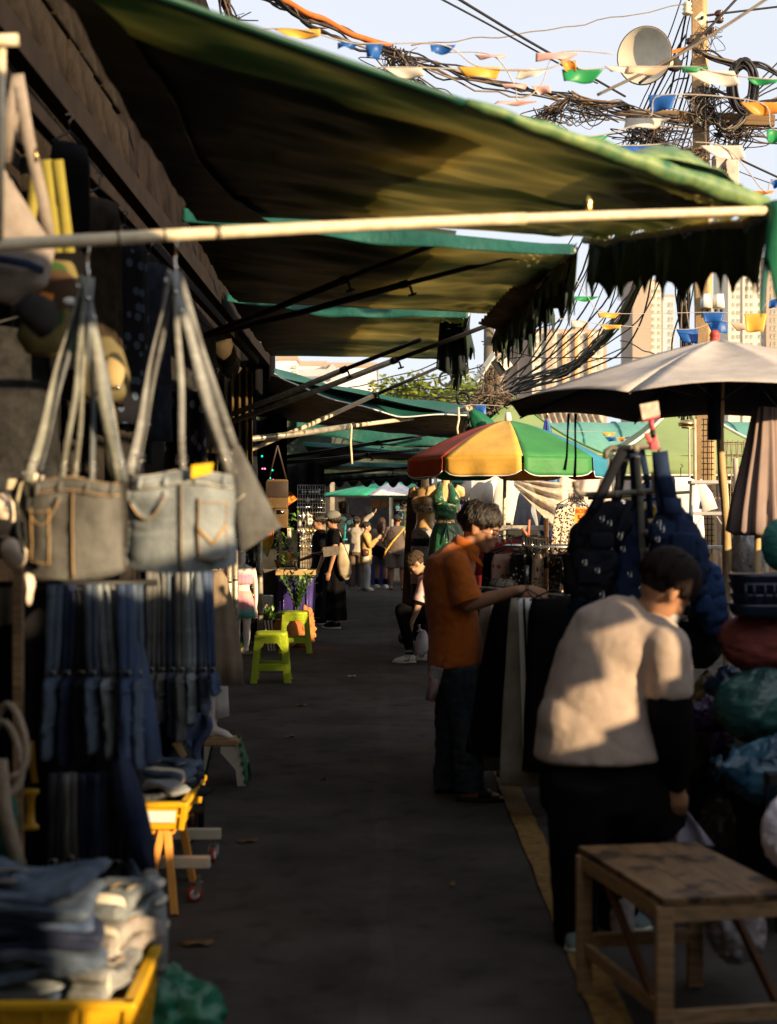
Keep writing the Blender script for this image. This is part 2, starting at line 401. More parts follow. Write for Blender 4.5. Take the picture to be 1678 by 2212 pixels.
for y0,y1,zt,a,c in[(-14,-6.6,2.7,2.66,2.66),(-6.6,-1.0,2.66,2.62,2.62),(-1.0,.02,2.62,2.58,2.58),(.02,.5,2.6,1.55,1.90),(.5,1.2,2.6,2.56,2.56),(1.2,2.0,2.5,2.46,2.46),(2.0,2.42,2.5,1.52,1.78),(2.42,2.74,2.5,2.46,2.46),(2.74,3.10,2.4,1.56,1.80),(3.10,3.26,2.4,1.60,1.98),(3.26,3.52,2.4,1.72,2.06),(3.52,5.0,2.32,2.28,2.28),(5.0,7.2,2.22,2.2,2.2),(7.2,9.7,1.62,1.58,1.58)]:
 shade_stall(y0,y1,2.9,3.3,zt,a,c,0)
for y0,y1,zt in[(7.0,8.0,2.5),(8.0,10.5,2.18),(10.5,12.0,2.05),(12.0,14.6,1.9),(14.6,17.5,2.3)]:
 shade_stall(y0,y1,5.0,5.5,zt,zt-.05,zt-.05,0)
#  AWNINGS
def tarp(name,col,tcol,amt=0.45,ns=2.2,rough=0.45):
 if name in MC:return MC[name]
 m=mat(name,col,rough=rough,ns=ns,na=0.35,bs=14,bst=0.25,stretch=(1.0,0.35,1),det=6,spec=0.45)
 n=m.node_tree.nodes;l=m.node_tree.links;b_=n['Principled BSDF']
 t=n.new('ShaderNodeBsdfTranslucent')
 nz=n.new('ShaderNodeTexNoise');nz.inputs['Scale'].default_value=1.0;nz.inputs['Detail'].default_value=3
 mp=n.new('ShaderNodeMapping');mp.inputs['Scale'].default_value=(0.7,1.5,1)
 tc=n.new('ShaderNodeTexCoord');l.new(tc.outputs['Object'],mp.inputs[0]);l.new(mp.outputs[0],nz.inputs[0])
 mr=n.new('ShaderNodeMapRange');mr.inputs[1].default_value=.35;mr.inputs[2].default_value=.65;l.new(nz.outputs[0],mr.inputs[0])
 mx=n.new('ShaderNodeMix');mx.data_type='RGBA';c=V(tcol)
 mx.inputs[6].default_value=(c.x*.12,c.y*.24,c.z*.22,1);mx.inputs[7].default_value=tuple(c*1.3)+(1,)
 l.new(mr.outputs[0],mx.inputs[0]);l.new(mx.outputs[2],t.inputs[0])
 ms=n.new('ShaderNodeMixShader');ms.inputs[0].default_value=amt
 l.new(b_.outputs[0],ms.inputs[1]);l.new(t.outputs[0],ms.inputs[2]);l.new(ms.outputs[0],n['Material Output'].inputs[0])
 return m
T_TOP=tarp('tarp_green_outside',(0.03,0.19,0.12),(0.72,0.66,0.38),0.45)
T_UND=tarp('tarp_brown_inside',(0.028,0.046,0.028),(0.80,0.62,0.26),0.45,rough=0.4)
T_SKIRT=mat('tarp_teal_hem',(0.012,0.085,0.07),rough=0.45,ns=4,na=0.3,bs=20,bst=0.3)
T_DARK=mat('tarp_dark_flap',(0.010,0.030,0.024),rough=0.6,ns=5,na=0.6,bs=18,bst=0.5,col2=(0.03,0.05,0.025))
T_HEM=mat('tarp_sunlit_hem',(0.02,0.14,0.06),rough=0.5,ns=11,na=0.3,col2=(0.22,0.30,0.11),det=8)  # sunlit tone of the hem put into its colour
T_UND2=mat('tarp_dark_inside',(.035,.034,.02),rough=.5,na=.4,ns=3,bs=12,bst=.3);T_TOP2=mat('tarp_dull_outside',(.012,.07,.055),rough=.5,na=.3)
def bil(c,u,v):
 return c[0].lerp(c[1],u).lerp(c[3].lerp(c[2],u),v)
def awning(label,c,sag=0.1,skirt=0.12,val=0.3,seed=1,fr='ragged',teeth=34,wr=0.02,hemr=0.012,val_u0=0.0,skirt_m=None,dark=False):
 c=[V(p)for p in c];root=thing('awning',label,'awning',c[0].lerp(c[2],.5),'green tarpaulin awnings over the lane')
 def f(u,v):
  p=bil(c,u,v)
  p.z-=sag*4*v*(1-v)*(0.35+0.65*math.sin(math.pi*min(1,u*0.9+.08)))
  ed=min(1,8*min(v,1-v)+0.25)
  p.z+=wr*ed*(N((u*2.2,v*9+0.6*math.sin(u*4),0),1,seed)+0.6*N((u*6,v*25,0),1,seed+3))
  for cv,sg in((0,1),(1,-1)):
   dx,dy=1-u,abs(v-cv);r=math.hypot(dx*1.4,dy)+0.02;an=math.atan2(dy,dx*1.4)
   p.z+=0.013*math.sin(an*26+seed)*math.exp(-r*2.6)*min(1,r*8)
  return p
 g=G();g.sheet(f,60,90)
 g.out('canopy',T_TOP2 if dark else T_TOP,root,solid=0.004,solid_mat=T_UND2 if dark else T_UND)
 if skirt:
  def sk(u,v):
   p=f(u,0.0);h=skirt*(0.5+0.5*math.sin(math.pi*min(1,.15+u*.8)))*(1+.3*N((u*5,0,0),1,seed))
   p.z+=0.01-h*v;p.y-=0.02+0.05*v*(1+0.6*math.sin(u*23+seed))*0.5;return p
  g=G();g.sheet(sk,90,6);g.out('front_hem',skirt_m or T_SKIRT,root,solid=0.004)
 g=G();g.tube([f(1.0,v/12)+V((0,0,-0.02))for v in range(13)],0.017,n=8);g.out('edge_pole',M_GALV,root)
 if val:
  n_=teeth*5
  def vl(u,v):
   q=val_u0+(1-val_u0)*u
   p=f(1.0,q);ph=q*13+seed
   h=val*(0.82+0.22*N((q*4,0,0),1,seed+1))
   k=(u*teeth)%1.0
   if fr=='scallop':tip=0.26*(1-math.sin(math.pi*k))**1.2
   else:tip=(0.30+0.28*N((math.floor(u*teeth)*1.7,0,0),1,seed+9))*(1.0 if abs(k-.5)<.26 else 0.0)
   hh=h*((1-0.27)+tip)if fr!='scallop' else h*(0.72+tip)
   p.z-=hh*v
   a=0.035*math.sin(ph*2.1)+0.02*math.sin(ph*5.3+1)
   p.x+=0.025+a*v;p.y+=0.012*math.sin(ph*7)*v
   return p
  g=G();g.sheet(vl,n_,7);g.out('valance',T_DARK,root,solid=0.003)
 for k in range(7):
  g=G();p=f(1.0,(k+.5)/7);g.tube([p+V((.02,0,.0)),p+V((0.0,0.01,-0.05)),p+V((-.03,0,0.0))],0.004,n=5);g.out('tie_cord',M_WHITECL,root)
 return root,f
c1=[P(95,-89,4.1),P(1648,452,5.2),P(1262,512,7.2),P(425,462,7.2)]
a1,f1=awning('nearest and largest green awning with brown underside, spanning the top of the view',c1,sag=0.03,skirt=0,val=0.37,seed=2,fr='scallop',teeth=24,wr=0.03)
g=G();pts=[f1(u/40,0.0)+V((0,0,0.005))for u in range(22)]
g.loft(pts,0.014,0.03,n=8,ref=(0,0,1));g.out('rolled_hem',mat('tarp_deep_hem',(0.008,0.06,0.04),rough=.5),a1)
g=G();pts=[f1(u/40,0.0)+V((0,0,0.008+0.004*math.sin(u*2)))for u in range(21,41)]
g.loft(pts,[lerp(.016,.042,(i/19)**.7)*(1+.15*math.sin(i*1.7))for i in range(20)],0.04,n=8,ref=(0,0,1));g.out('rolled_hem',T_HEM,a1)
T_VEIL=tarp('tarp_shading_layer',(0.03,0.09,0.06),(.34,.32,.22),.6,rough=.6)
for k in range(6):
 g=G()
 def lay(u,v):
  e=.14+.085*k+0.10*math.sin(v*3.2+1+k*.35)+0.05*N((v*3,k,0),1,4);p=f1(e*u,v*.86+.13);p.z+=0.02+.010*(6-k)+.02*N(p,4);return p
 g.sheet(lay,30,40);g.out('shading_tarp',T_VEIL,a1,solid=0)  # layers added on top to keep sun off the left underside
g=G()
def lin(u,v):
 e=.02+.16*v+.03*math.sin(v*7);p=f1(e*u,v);p.z-=.03+.02*N(p,3);return p
g.sheet(lin,24,40);g.out('shade_lining',T_UND2,a1,solid=.004)  # dark sheet added under the canopy to stand for shade at its left
g=G()
def bulge(u,v):
 p=f1(0.80+0.195*u,0.02+0.30*v);p.z+=0.03+0.15*math.sin(math.pi*(u*.92+.04))**.7*math.sin(math.pi*(0.15+.7*v));return p
g.sheet(bulge,24,14);g.out('folded_tarp',T_HEM,a1,solid=0.004)
g=G()
def kn(u,v):
 p=P(1652,448,5.15);a=6.28*u
 return p+V((0.03*math.cos(a)*(1+v)+0.045,0.04*math.sin(a)*(1+.5*v),-0.42*v*(0.75+0.25*math.sin(3*a))+.02))
g.sheet(kn,28,8);g.out('corner_drape',mat('tarp_bright_corner',(0.01,0.12,0.055),rough=.45,na=.3),a1,solid=0.003)
a2,f2=awning('second green awning, its golden brown underside seen behind the crossing pole',[P(395,455,7.7),P(1238,533,7.6),P(1085,676,11.0),P(515,652,11.0)],sag=0.10,skirt=0.10,val=0.42,seed=5,wr=0.025,teeth=40)
a3,f3=awning('third green awning with a dark cloth flap at its outer end',[P(490,634,11.6),P(1010,676,11.5),P(975,775,14.4),P(585,768,14.4)],sag=0.05,skirt=0.12,val=0.38,seed=8,wr=0.02,teeth=30)
g=G()
def flap(u,v):
 a=P(1085,668,10.9).lerp(P(1246,524,7.7),u);d=V((0.06,0.3,-1)).normalized()
 L=0.52*(0.62+0.3*N((u*4,0,0),1,4)+(0.2 if int(u*46)%2 else 0.0))*(1.15-0.5*u)
 p=a+d*(L*v);p.x+=0.03*math.sin(u*40)*v-0.10*v;return p
g.sheet(flap,184,8);g.out('ragged_flap',mat('tarp_mossy',(0.02,0.055,0.032),rough=.65,ns=7,na=.6,col2=(0.07,0.09,0.04),bs=20,bst=.6),a2,solid=0.003)
g=G()
def pleat(u,v):
 a=P(1062,700,10.4).lerp(P(1212,545,8.2),u);return a+V((-0.10+0.16*v,-0.02,-0.05*v+0.012*math.sin(u*120)))
g.sheet(pleat,160,3);g.out('pleated_band',mat('tan_band',(0.20,0.13,0.06),rough=.7,na=.4),a2,solid=0.003)
g=G()
def dk(u,v):
 p=P(950+48*u,692+4*u,12.0);w_=1-.25*v
 q=P(942+66*u,795+12*math.sin(u*3),12.0);r=p.lerp(q,v);r.y+=0.03*math.sin(u*14);return r
g.sheet(dk,20,10);g.out('cloth_flap',mat('black_flap',(0.006,0.01,0.012),rough=.8),a3,solid=0.004)
for aa,ff,e0 in((a2,f2,.42),(a3,f3,.36)):
 for k in range(4):
  g=G()
  def lay(u,v):
   e=e0-.1+.1*k+0.08*math.sin(v*4+k*.5)+0.04*N((v*3,k,0),1,4);p=ff(e*u,v*.98+.01);p.z+=0.03+.012*(4-k)+.015*N(p,4);return p
  g.sheet(lay,30,30);g.out('shading_tarp',T_VEIL,aa,solid=0)  # shading layers added on top, darkening the underside towards the wall
g=G();c4=[P(585,812,15.0),P(1012,898,15.0),P(985,945,18.6),P(560,900,18.6)]
a4,f4=awning('fourth awning with a broad sagging teal front fall and a furled green end',c4,sag=0.14,skirt=0,val=0.16,seed=11,wr=0.03,teeth=16,dark=True)
def top4(u,v):
 xs=lerp(592,1010,u)
 up=795+80*u**0.92+10*math.sin(math.pi*u)
 lo=806+(895-806)*min(1,u*1.55)**0.72+4*math.sin(u*3.1)
 p=P(xs,lerp(up,lo,v),14.9+0.45*(1-v)+0.08*math.sin(v*3));p.z+=0.010*math.sin(u*17+v*6);return p
g=G();g.sheet(top4,60,12);g.out('front_fall',mat('tarp_teal_fall',(0.014,0.085,0.07),rough=0.42,ns=3,na=0.2,bs=10,bst=.2),a4,solid=0.004)
g=G();g.tube([top4(u/30,1.0)for u in range(31)],0.008,n=5);g.out('hem_cord',M_WHITECL,a4)
pe=P(1005,882,14.9)
g=G();g.lathe([(.028,-.16),(.03,0),(.022,0.0),(.022,-.02)],pe+V((0.03,-.1,0)),axis=(0.5,-1,0.1),n=12);g.out('pole_end',M_GALV,a4)
g=G();g.loft([pe+V((.06,0,-.02)),pe+V((.12,0,-.10)),pe+V((.18,0,-.2)),pe+V((.20,0,-.27)),pe+V((.17,0,-.31))],[.03,.08,.12,.1,.02],[.03,.06,.08,.07,.02],n=18,fn=lambda i,a:1+0.16*math.sin(5*a+i));g.out('furled_end',mat('tarp_bright_corner',(0.01,0.12,0.055)),a4)
g=G();g.tube([P(990,880,14.8),P(991,905,14.75),P(987,925,14.75),P(989,938,14.75)],0.012,n=6);g.out('rope_tie',M_PVC,a4)
awning('unseen green awning added over the photographer to block skylight',[V((-2.6,-6,3.45)),V((1.25,-6,3.0)),V((1.25,2.6,3.0)),V((-2.6,2.6,3.45))],sag=.08,skirt=0,val=.2,seed=33)  # added overhead out of view to block skylight on the near lane
def far_awning(lab,Y0,Y1,l,r,yl_,yr_,seed,dz=0.05,sk=0.18):
 return awning(lab,[P(l,yl_,Y0),P(r,yr_,Y0),P(r-12,yr_+12,Y1),P(l+20,yl_+18,Y1)],sag=dz,skirt=sk,val=0.25,seed=seed,wr=0.03,teeth=22,dark=True)
far_awning('fifth awning, a narrow teal hem under the sagging fourth one',19,22.2,640,985,905,950,14,dz=.14,sk=.22)
far_awning('sixth awning with a teal hem seen as thin slivers above the far crowd',22.6,26.0,655,1000,955,975,17,dz=.14,sk=.10)
far_awning('seventh and farthest dark awning with ragged fringe above the ice cream sign',26.4,29.5,665,985,995,1005,20,sk=.10)
for(xa,xb,ya,yb,Y_,lb)in((600,905,880,1040,24.5,'black cloth added to darken the gap behind the sixth awning'),(640,1010,925,1034,30.2,'black cloth added to darken the gap above the scalloped blind'),(540,700,830,1010,19.5,'black cloth added to darken the wall side under the fourth awning')):
 t=thing('darkening_cloth',lb,'cloth',P(xa,ya,Y_));g=G();g.sheet(lambda u,v:P(lerp(xa,xb,u),lerp(ya+50*u,yb if Y_>25 else lerp(yb,ya+70,u*.9),v),Y_+.08*math.sin(u*15)),40,8);g.out('fabric',T_DARK,t,solid=.004)  # black sheets added to stand for the shade under the far awnings
t=thing('shop_blind','dark scalloped blind hanging across the far end of the awnings','blind',P(840,1030,29.6))
def scal(u,v):
 p=P(lerp(690,930,u),1022,29.6);p.z-=(0.14+0.14*abs(math.sin(u*26))+0.05*N((u*9,0,0),1,3))*v;p.y+=.03*math.sin(u*60);return p
g=G();g.sheet(scal,200,3);g.out('fringe',T_DARK,t,solid=0.004)
#  AWNING ARMS
def arm(label,p0,p1,r=0.02,m=None,tip=None,clip=True):
 p0,p1=V(p0),V(p1)
 t=thing('slanting_pole',label,'pole',p0,'slanting metal poles under the awnings')
 g=G();mid=p0.lerp(p1,.62);g.tube([p0,p0.lerp(p1,.3)+V((0,0,-.01)),mid],r*1.15,n=10);g.out('lower_tube',m or M_GALV,t)
 g=G();g.tube([mid,p1],r*0.85,n=10);g.out('upper_tube',tip or m or M_BLACKMET,t)
 g=G();d=(p1-p0).normalized();g.loft([mid-d*.02,mid+d*.03],r*1.35,n=10)
 if clip:g.bar(mid+d*.05+V((0,0,-r)),mid+d*.05+V((0.02,0,-r-.06)),.015,.015);g.bar(mid+d*.05+V((-.01,0,-r-.06)),mid+d*.05+V((.04,0,-r-.045)),.015,.012)
 g.out('clamp',M_BLACKMET,t);return t
DKT=mat('dark_painted_tube',(0.03,0.028,0.026),rough=.4,metal=.6)
arm('dark upper arm of the pair rising from the wall behind the crossing pole',P(440,724,9.4),P(960,519,7.8),.018,DKT)
arm('dark lower arm of the pair, running to the ragged end of the second awning',P(440,726,9.6),P(1192,531,7.9),.018,DKT)
arm('upper arm of the second pair ending under the third awning',P(498,895,12.5),P(908,733,11.2),.022,None,DKT)
arm('lower arm of the second pair reaching the ragged flap corner',P(498,911,12.5),P(1092,688,11.2),.022,None,DKT)
arm('arm with a pale lower end above the hanging shoulder bag, reaching towards the tree',P(541,971,13.6),P(958,788,15.0),.02,mat('pale_tube',(0.55,0.47,0.33),rough=.5),DKT)
a6=arm('pale bamboo-like arm with a string dangling from its middle',P(512,951,13.2),P(892,903,15.2),.026,M_GALV,M_PVC,clip=False)
arm('dark arm below the fifth awning, upper of two',P(602,989,18),P(940,936,18.8),.022,DKT)
arm('dark arm below the fifth awning, lower of two',P(602,1000,18),P(905,971,18.8),.022,DKT)
arm('thin dark arm crossing under the sixth awning',P(640,1030,24),P(960,1003,24.8),.02,DKT)
arm('thin dark arm at the farthest awning above the scalloped blind',P(660,1042,28),P(960,1022,28.5),.02,DKT)
s=G();s.tube([P(757,915,14.3),P(759,922,14.3),P(757,955,14.3),P(759,985,14.3),P(760,1002,14.3)],0.012,n=6)
tag(s.out('string',M_PVC,loc=P(757,915,14.3)),'pale knotted string dangling from the bamboo-like arm','string')
pa,pb=P(-120,536,3.95),P(1652,455,5.15)
t=thing('hanging_pole','long cream pole crossing the foreground with the denim bags hooked on it','pole',pa)
def pp(s_):return pa.lerp(pb,s_)+V((0,0,0.012*math.sin(s_*3.1)))
g=G();g.tube([pp(i/20)for i in range(14)],0.019,n=14);g.out('pole_length',M_PVC,t)
g=G();g.tube([pp(i/20)for i in range(12,21)],0.0165,n=14);g.out('pole_length',M_PVC,t)
g=G()
for px in(181,267,366,372):
 s_=(px+120)/1772;p=pp(s_);d=(pb-pa).normalized();g.loft([p-d*.0025,p+d*.0025],.0215,n=12)
g.out('wire_tie',M_BLACKMET,t)
g=G();p=pp((1185+120)/1772);g.lathe([(.008,0),(.016,.012),(.011,.022),(.017,.034),(.009,.046),(.003,.06)],p+V((0,0,.013)),n=12);g.out('finial',M_BRASS,t)
t=thing('corner_frame','cream post and stub pole at the upper left edge of the view','frame',P(8,500,3.6))
g=G();g.tube([P(-60,88,3.6),P(40,86,3.62)],.0155,n=12);g.out('stub_pole',M_PVC,t)
g=G();g.tube([P(4,92,3.63),P(-2,520,3.66)],.011,n=10);g.out('post',M_PVC,t)
#  LEFT SIDE GOODS
DCOL=[denim('denim_pale',(0.20,0.24,0.27),.45),denim('denim_mid',(0.05,0.085,0.15),.2),denim('denim_navy',(0.010,0.018,0.055),.06),denim('denim_grey',(0.085,0.082,0.078),.2),denim('denim_black',(0.014,0.015,0.02),.04),denim('denim_blue',(0.028,0.062,0.16),.15)]
M_STITCH=mat('tan_stitching',(0.42,0.27,0.12),rough=.8)
M_STITCHW=mat('pale_stitching',(0.55,0.5,0.4),rough=.8)
def denim_bag(name,label,x0,x1,ytop,ybot,Y,dm,strapm,hook,flavour,seed,group,rot=0.0,depth=.055):
 """shoulder bag made from a pair of jeans; straps meet at the hook point"""
 tl,br=P(x0,ytop,Y),P(x1,ybot,Y);wd=br.x-tl.x;ht=tl.z-br.z;c=V(((tl.x+br.x)/2,Y,br.z))
 t=thing(name,label,'bag',c,group)
 Rm=Matrix.Rotation(rot,3,'Z')
 def W(x,y,z):return c+Rm@V((x,y,z))
 def front(x,z):
  k=(1-abs(x)**3.2)*(1-(2*z-.75)**4*.42)
  y=-depth*max(.12,k)**.6
  y+=.006*N((x*2.5,z*7,seed),1,seed)+.004*N((x*3+z*6,z*16,seed),1,seed+2)
  e=0.5*wd*(1-.05*z+.02*math.sin(z*9+seed))
  zz=z*ht-.014*(1-x*x)*(1-z)+.010*z*math.sin(x*3.2+seed)+(.012*abs(x)**6)*(1-z)
  return e*x,y,zz
 def body(u,v):
  a=2*math.pi*u;x=math.cos(a);x=math.copysign(abs(x)**.75,x);fx,fy,fz=front(x,v)
  return W(fx,fy if math.sin(a)<0 else-fy*.8,fz)
 g=G();g.sheet(body,56,26);g.add([body(i/56,0)for i in range(56)],[tuple(range(55,-1,-1))]);g.out('bag_body',dm,t)
 def strip(xa,za,xb,zb,w_,off=.0045,n=14,m=dm,nm='seam',curve=0.0):
  g=G();pts=[]
  for i in range(n+1):
   s_=i/n;fx,fy,fz=front(lerp(xa,xb,s_),min(1,max(0,lerp(za,zb,s_)-curve*4*s_*(1-s_))));pts.append(W(fx,fy-off,fz))
  g.ribbon(pts,w_,.006,Rm@(V((0,0,1))if abs(xb-xa)*wd/2>abs(zb-za)*ht else V((1,0,0))));return g.out(nm,m,t)
 strip(-.97,.93,.97,.93,.035,nm='waistband')
 for k,zz in enumerate((.865,.995)):strip(-.96,zz,.96,zz,.0028,.0085,m=M_STITCH if flavour!='pale' else M_STITCHW,nm='stitch_line')
 for x in(-.78,-.28,.3,.82):strip(x,.85,x,1.0,.012,.010,n=3,nm='belt_loop')
 strip(.02,.02,0.0,.85,.009,.004,nm='fly_seam',m=dm);strip(.045,.02,.03,.85,.0025,.0088,nm='stitch_line',m=M_STITCH)
 strip(-.93,.72,-.25,.80,.012,.005,nm='pocket_edge',curve=.2,m=DCOL[0]if flavour=='pale' else dm)
 strip(-.93,.70,-.25,.78,.0025,.0095,nm='stitch_line',curve=.2,m=M_STITCH)
 xa,xb,za,zb=(.33,.9,.72,.14)if flavour!='dark' else(-.88,-.42,.70,.16)
 def pk(u,v):
  x=lerp(xa,xb,u);z=lerp(za,zb,v)-(0.07*(1-abs(2*u-1)))*(1 if v>.99 else v**6);fx,fy,fz=front(x,max(0,z));return W(fx,fy-.006-.002*math.sin(math.pi*u),fz)
 g=G();g.sheet(pk,12,12);g.out('pocket',dm,t,solid=.004)
 for(a,b_,c_,d_)in[(xa,za-.03,xb,za-.03),(xa+.03,za,xa+.03,zb),(xb-.03,za,xb-.03,zb),(xa,zb-.01,xb,zb-.01)]:
  strip(a,b_,c_,d_,.0025,.0105,nm='stitch_line',m=M_STITCH)
 if flavour=='pale':
  strip(xa+.04,.42,(xa+xb)/2,.27,.008,.011,nm='arcuate',m=M_STITCH,n=6);strip((xa+xb)/2,.27,xb-.04,.45,.008,.011,nm='arcuate',m=M_STITCH,n=6)
  g=G()
  q=[front(x,z)for x,z in((.22,.90),(.62,.98),(.66,1.09),(.24,1.03))]
  g.prism([W(a[0],-depth-.012,a[2])for a in q],(0,-1,0),.0025);g.out('patch',mat('yellow_patch',(0.80,0.52,0.02),rough=.7,na=.08),t,smooth=False,bevel=.0008)
 hk=P(*hook)
 for i,(x,dy,w_)in enumerate([(-.93,-.03,.026),(-.84,.03,.024),(.86,-.03,.026),(.93,.03,.024)]+([(.05,-.02,.018)]if flavour=='pale' else[(-.25,-.02,.016),(.35,-.01,.014),(-.05,.0,.013)])):
  b0=W(x*wd/2,dy,ht*(.98 if abs(x)>.5 else .95));tp=hk+V((0.005*(i-2),dy*.3,-.012))
  pts=[b0.lerp(tp,s_/14)+V((0.003*math.sin(s_*.6+i)*math.sin(math.pi*s_/14),0.008*math.sin(s_*.55+i),-0.012*math.sin(math.pi*s_/14)))for s_ in range(15)]
  sides=[Rm@V((math.cos(.5+.12*s_+i),math.sin(.5+.12*s_+i)*.8,0))if abs(x)>.5 else Rm@V((1,0.3,0))for s_ in range(15)]
  g=G();g.ribbon(pts,w_,.005,sides);g.out('strap',strapm[i%len(strapm)],t)
  g=G();q=pts[1];g.tube([q+V((-.014,-.004,0)),q+V((-.014,-.004,.02)),q+V((.014,-.004,.02)),q+V((.014,-.004,0)),q+V((-.014,-.004,0))],.0025,n=6);g.out('ring',M_CHROME,t)
 g=G();q=pts[-2]
 for dx,dz in((-.018,-.04),(.012,-.075),(.03,-.13)):g.ell(hk+V((dx,-.018,dz)),.0065,n=8,m=6)
 g.out('rivet',M_CHROME,t,kind='stuff')
 return t,hk
def hook_from(hk,top,lab):
 g=G();g.tube([top+V((-.018,.006,.0)),top+V((-.01,0,.024)),top+V((.01,0,.024)),top+V((.018,-.002,.0)),hk.lerp(top,.5)+V((.012,-.004,0)),hk+V((0.006,0,.02)),hk+V((0.012,0,-.01)),hk+V((-.006,0,-.022)),hk+V((-.014,0,-.004))],.0035,n=7)
 tag(g.out('hook',M_CHROME,loc=top),lab,'hook','metal hooks on the crossing pole')
GB='denim shoulder bags hooked on the crossing pole'
t1,h1=denim_bag('denim_bag','pale washed denim bag with a yellow patch, hanging right on the crossing pole',275,510,1020,1226,4.22,DCOL[0],[denim('strap_pale',(0.22,0.22,0.21),.4),denim('strap_grey',(0.13,0.13,0.13),.3)],(373,578,4.2),'pale',1,GB,rot=.04)
hook_from(h1,P(371,520,4.28),'chrome hook holding the pale denim bag with the yellow patch')
t2,h2=denim_bag('denim_bag','dark grey-brown denim bag, left one of the two hanging on the crossing pole',58,272,1036,1240,4.12,denim('denim_brown',(0.085,0.078,0.068),.22),[denim('strap_sage',(0.20,0.20,0.16),.35),denim('strap_blue',(0.12,0.14,0.16),.3)],(184,590,4.1),'dark',2,GB,rot=-.03)
hook_from(h2,P(181,527,4.17),'chrome hook holding the dark grey-brown denim bag')
t=thing('denim_bag','dark grey denim bag tilted behind the pale one, corner jutting right','bag',P(520,1100,4.6),GB)
def tb(u,v):
 a=6.2832*u;k=P(478,975,4.6).lerp(P(520,1195,4.6),v);k2=P(518,962,4.6).lerp(P(607,1138,4.6),v)
 s_=(1+math.cos(a))/2;p=k.lerp(k2,s_);p.y+=.035*math.sin(a)*math.sin(math.pi*(.15+.8*v))+.004*N(p,9);return p
g=G();g.sheet(tb,40,16);g.add([tb(i/40,1)for i in range(40)],[tuple(range(40))]);g.add([tb(i/40,0)for i in range(40)],[tuple(range(40))]);g.out('bag_body',DCOL[3],t)
for za,zb in((.25,.25),(.55,.5)):
 g=G();g.ribbon([tb(.5+i/24*.5,lerp(za,zb,i/12))+V((0,-.005,0))for i in range(13)],.004,.002,(0,0,1));g.out('stitch_line',M_STITCHW,t)
for dx in(0,16):
 g=G();g.ribbon([P(382+dx*.2,590,4.3),P(420+dx,760,4.5),P(462+dx*1.4,900,4.55),P(492+dx,968,4.58)],.026,.005,(1,.5,0));g.out('strap',MC['strap_grey'],t)
def soft_bag(name,label,pts,ra,rb,m,cat='bag',group=None,fn=None,n=28,extra=None,sq=.8,amp=.006,s=9):
 c=V(pts[0]);t=thing(name,label,cat,c,group)
 g=G();g.loft(pts,ra,rb,n=n,ref=(1,0,0),sq=sq,fn=fn)
 g.out('bag_body',m,t,remesh=0.012,smo=4,fn=folds(amp,s));return t
M_GREYC=mat('grey_canvas',(0.27,0.23,0.20),rough=.9,ns=20,na=.15,bs=150,bst=.2)
CAMO=spots('camouflage_cloth',(0.16,0.13,0.05),(0.03,0.07,0.02),9,.42,third=(0.06,0.035,0.02))
t=soft_bag('canvas_bag','rounded grey canvas sling bag at the upper left edge, above the crossing pole',[P(-10,650,4.4),P(5,600,4.4),P(15,540,4.4),P(-5,440,4.4),P(-15,360,4.4)],[.05,.14,.15,.08,.03],[.03,.07,.07,.05,.02],M_GREYC)
g=G();g.ribbon([P(-30,556,4.29),P(20,562,4.29),P(60,570,4.30),P(92,585,4.34)],.022,.012,(0,.2,1));g.out('trim_band',M_NAVYCL,t)
for k,pts in enumerate([[P(10,345,4.36),P(22,250,4.32),P(38,170,4.3)],[P(38,160,4.3),P(62,300,4.34),P(92,430,4.4),P(108,520,4.45)],[P(15,350,4.4),P(30,240,4.38),P(42,180,4.34)]]):
 g=G();g.ribbon(pts,.036,.005,(1,.35,0));g.out('strap',M_GREYC,t)
g=G();g.tube([P(78,320,4.3),P(78,350,4.3)],.006);g.out('buckle',M_BRASS,t)
M_ORNG=mat('orange_tag',(0.75,0.25,0.04),rough=.7,na=.1)
M_OLIVE=mat('olive_strap',(0.26,0.22,0.045),rough=.85,na=.15)
t=soft_bag('camouflage_bag','camouflage bag with orange tag stacked in the column behind the left straps',[P(96,770,4.5),P(100,745,4.5),P(120,690,4.5),P(120,620,4.5),P(125,560,4.5)],[.06,.10,.10,.085,.05],[.03,.05,.05,.04,.02],CAMO)
g=G();g.prism([P(88,628,4.42),P(116,636,4.42),P(108,678,4.42),P(78,668,4.42)],(0,-1,0),.004);g.out('tag_patch',M_ORNG,t,smooth=False)
for a in[((100,345),(125,545)),((125,345),(150,545)),((82,360),(60,520))]:
 g=G();g.ribbon([P(a[0][0],a[0][1],4.6),P((a[0][0]+a[1][0])/2,(a[0][1]+a[1][1])/2,4.62),P(a[1][0],a[1][1],4.55)],.034,.005,(1,.2,0));g.out('strap',M_OLIVE,t)
g=G();g.ell(P(150,650,4.42),(.02,.006,.012));g.out('label_tag',M_WHITECL,t)
t=soft_bag('camouflage_bag','dark grey pouch with an orange tab under the camouflage bag on the left',[P(60,705,4.3),P(75,690,4.3),P(85,665,4.3),P(95,640,4.3)],[.06,.07,.065,.04],[.03,.045,.04,.02],M_CHAR)
t=soft_bag('khaki_bag','khaki satchel with a round tan side pocket behind the dark denim bag',[P(225,870,4.75),P(225,850,4.75),P(225,800,4.75),P(222,760,4.75),P(215,730,4.75)],[.05,.085,.085,.07,.04],[.03,.05,.05,.04,.02],mat('khaki_canvas',(0.13,0.11,0.055),rough=.9,na=.2))
g=G();g.ell(P(247,800,4.67),(.035,.02,.06));g.out('pocket',mat('tan_canvas',(0.38,0.29,0.14),rough=.9),t)
g=G();g.tube([P(232,838,4.66),P(255,838,4.66),P(258,830,4.66)],.006);g.out('buckle',M_CHROME,t)
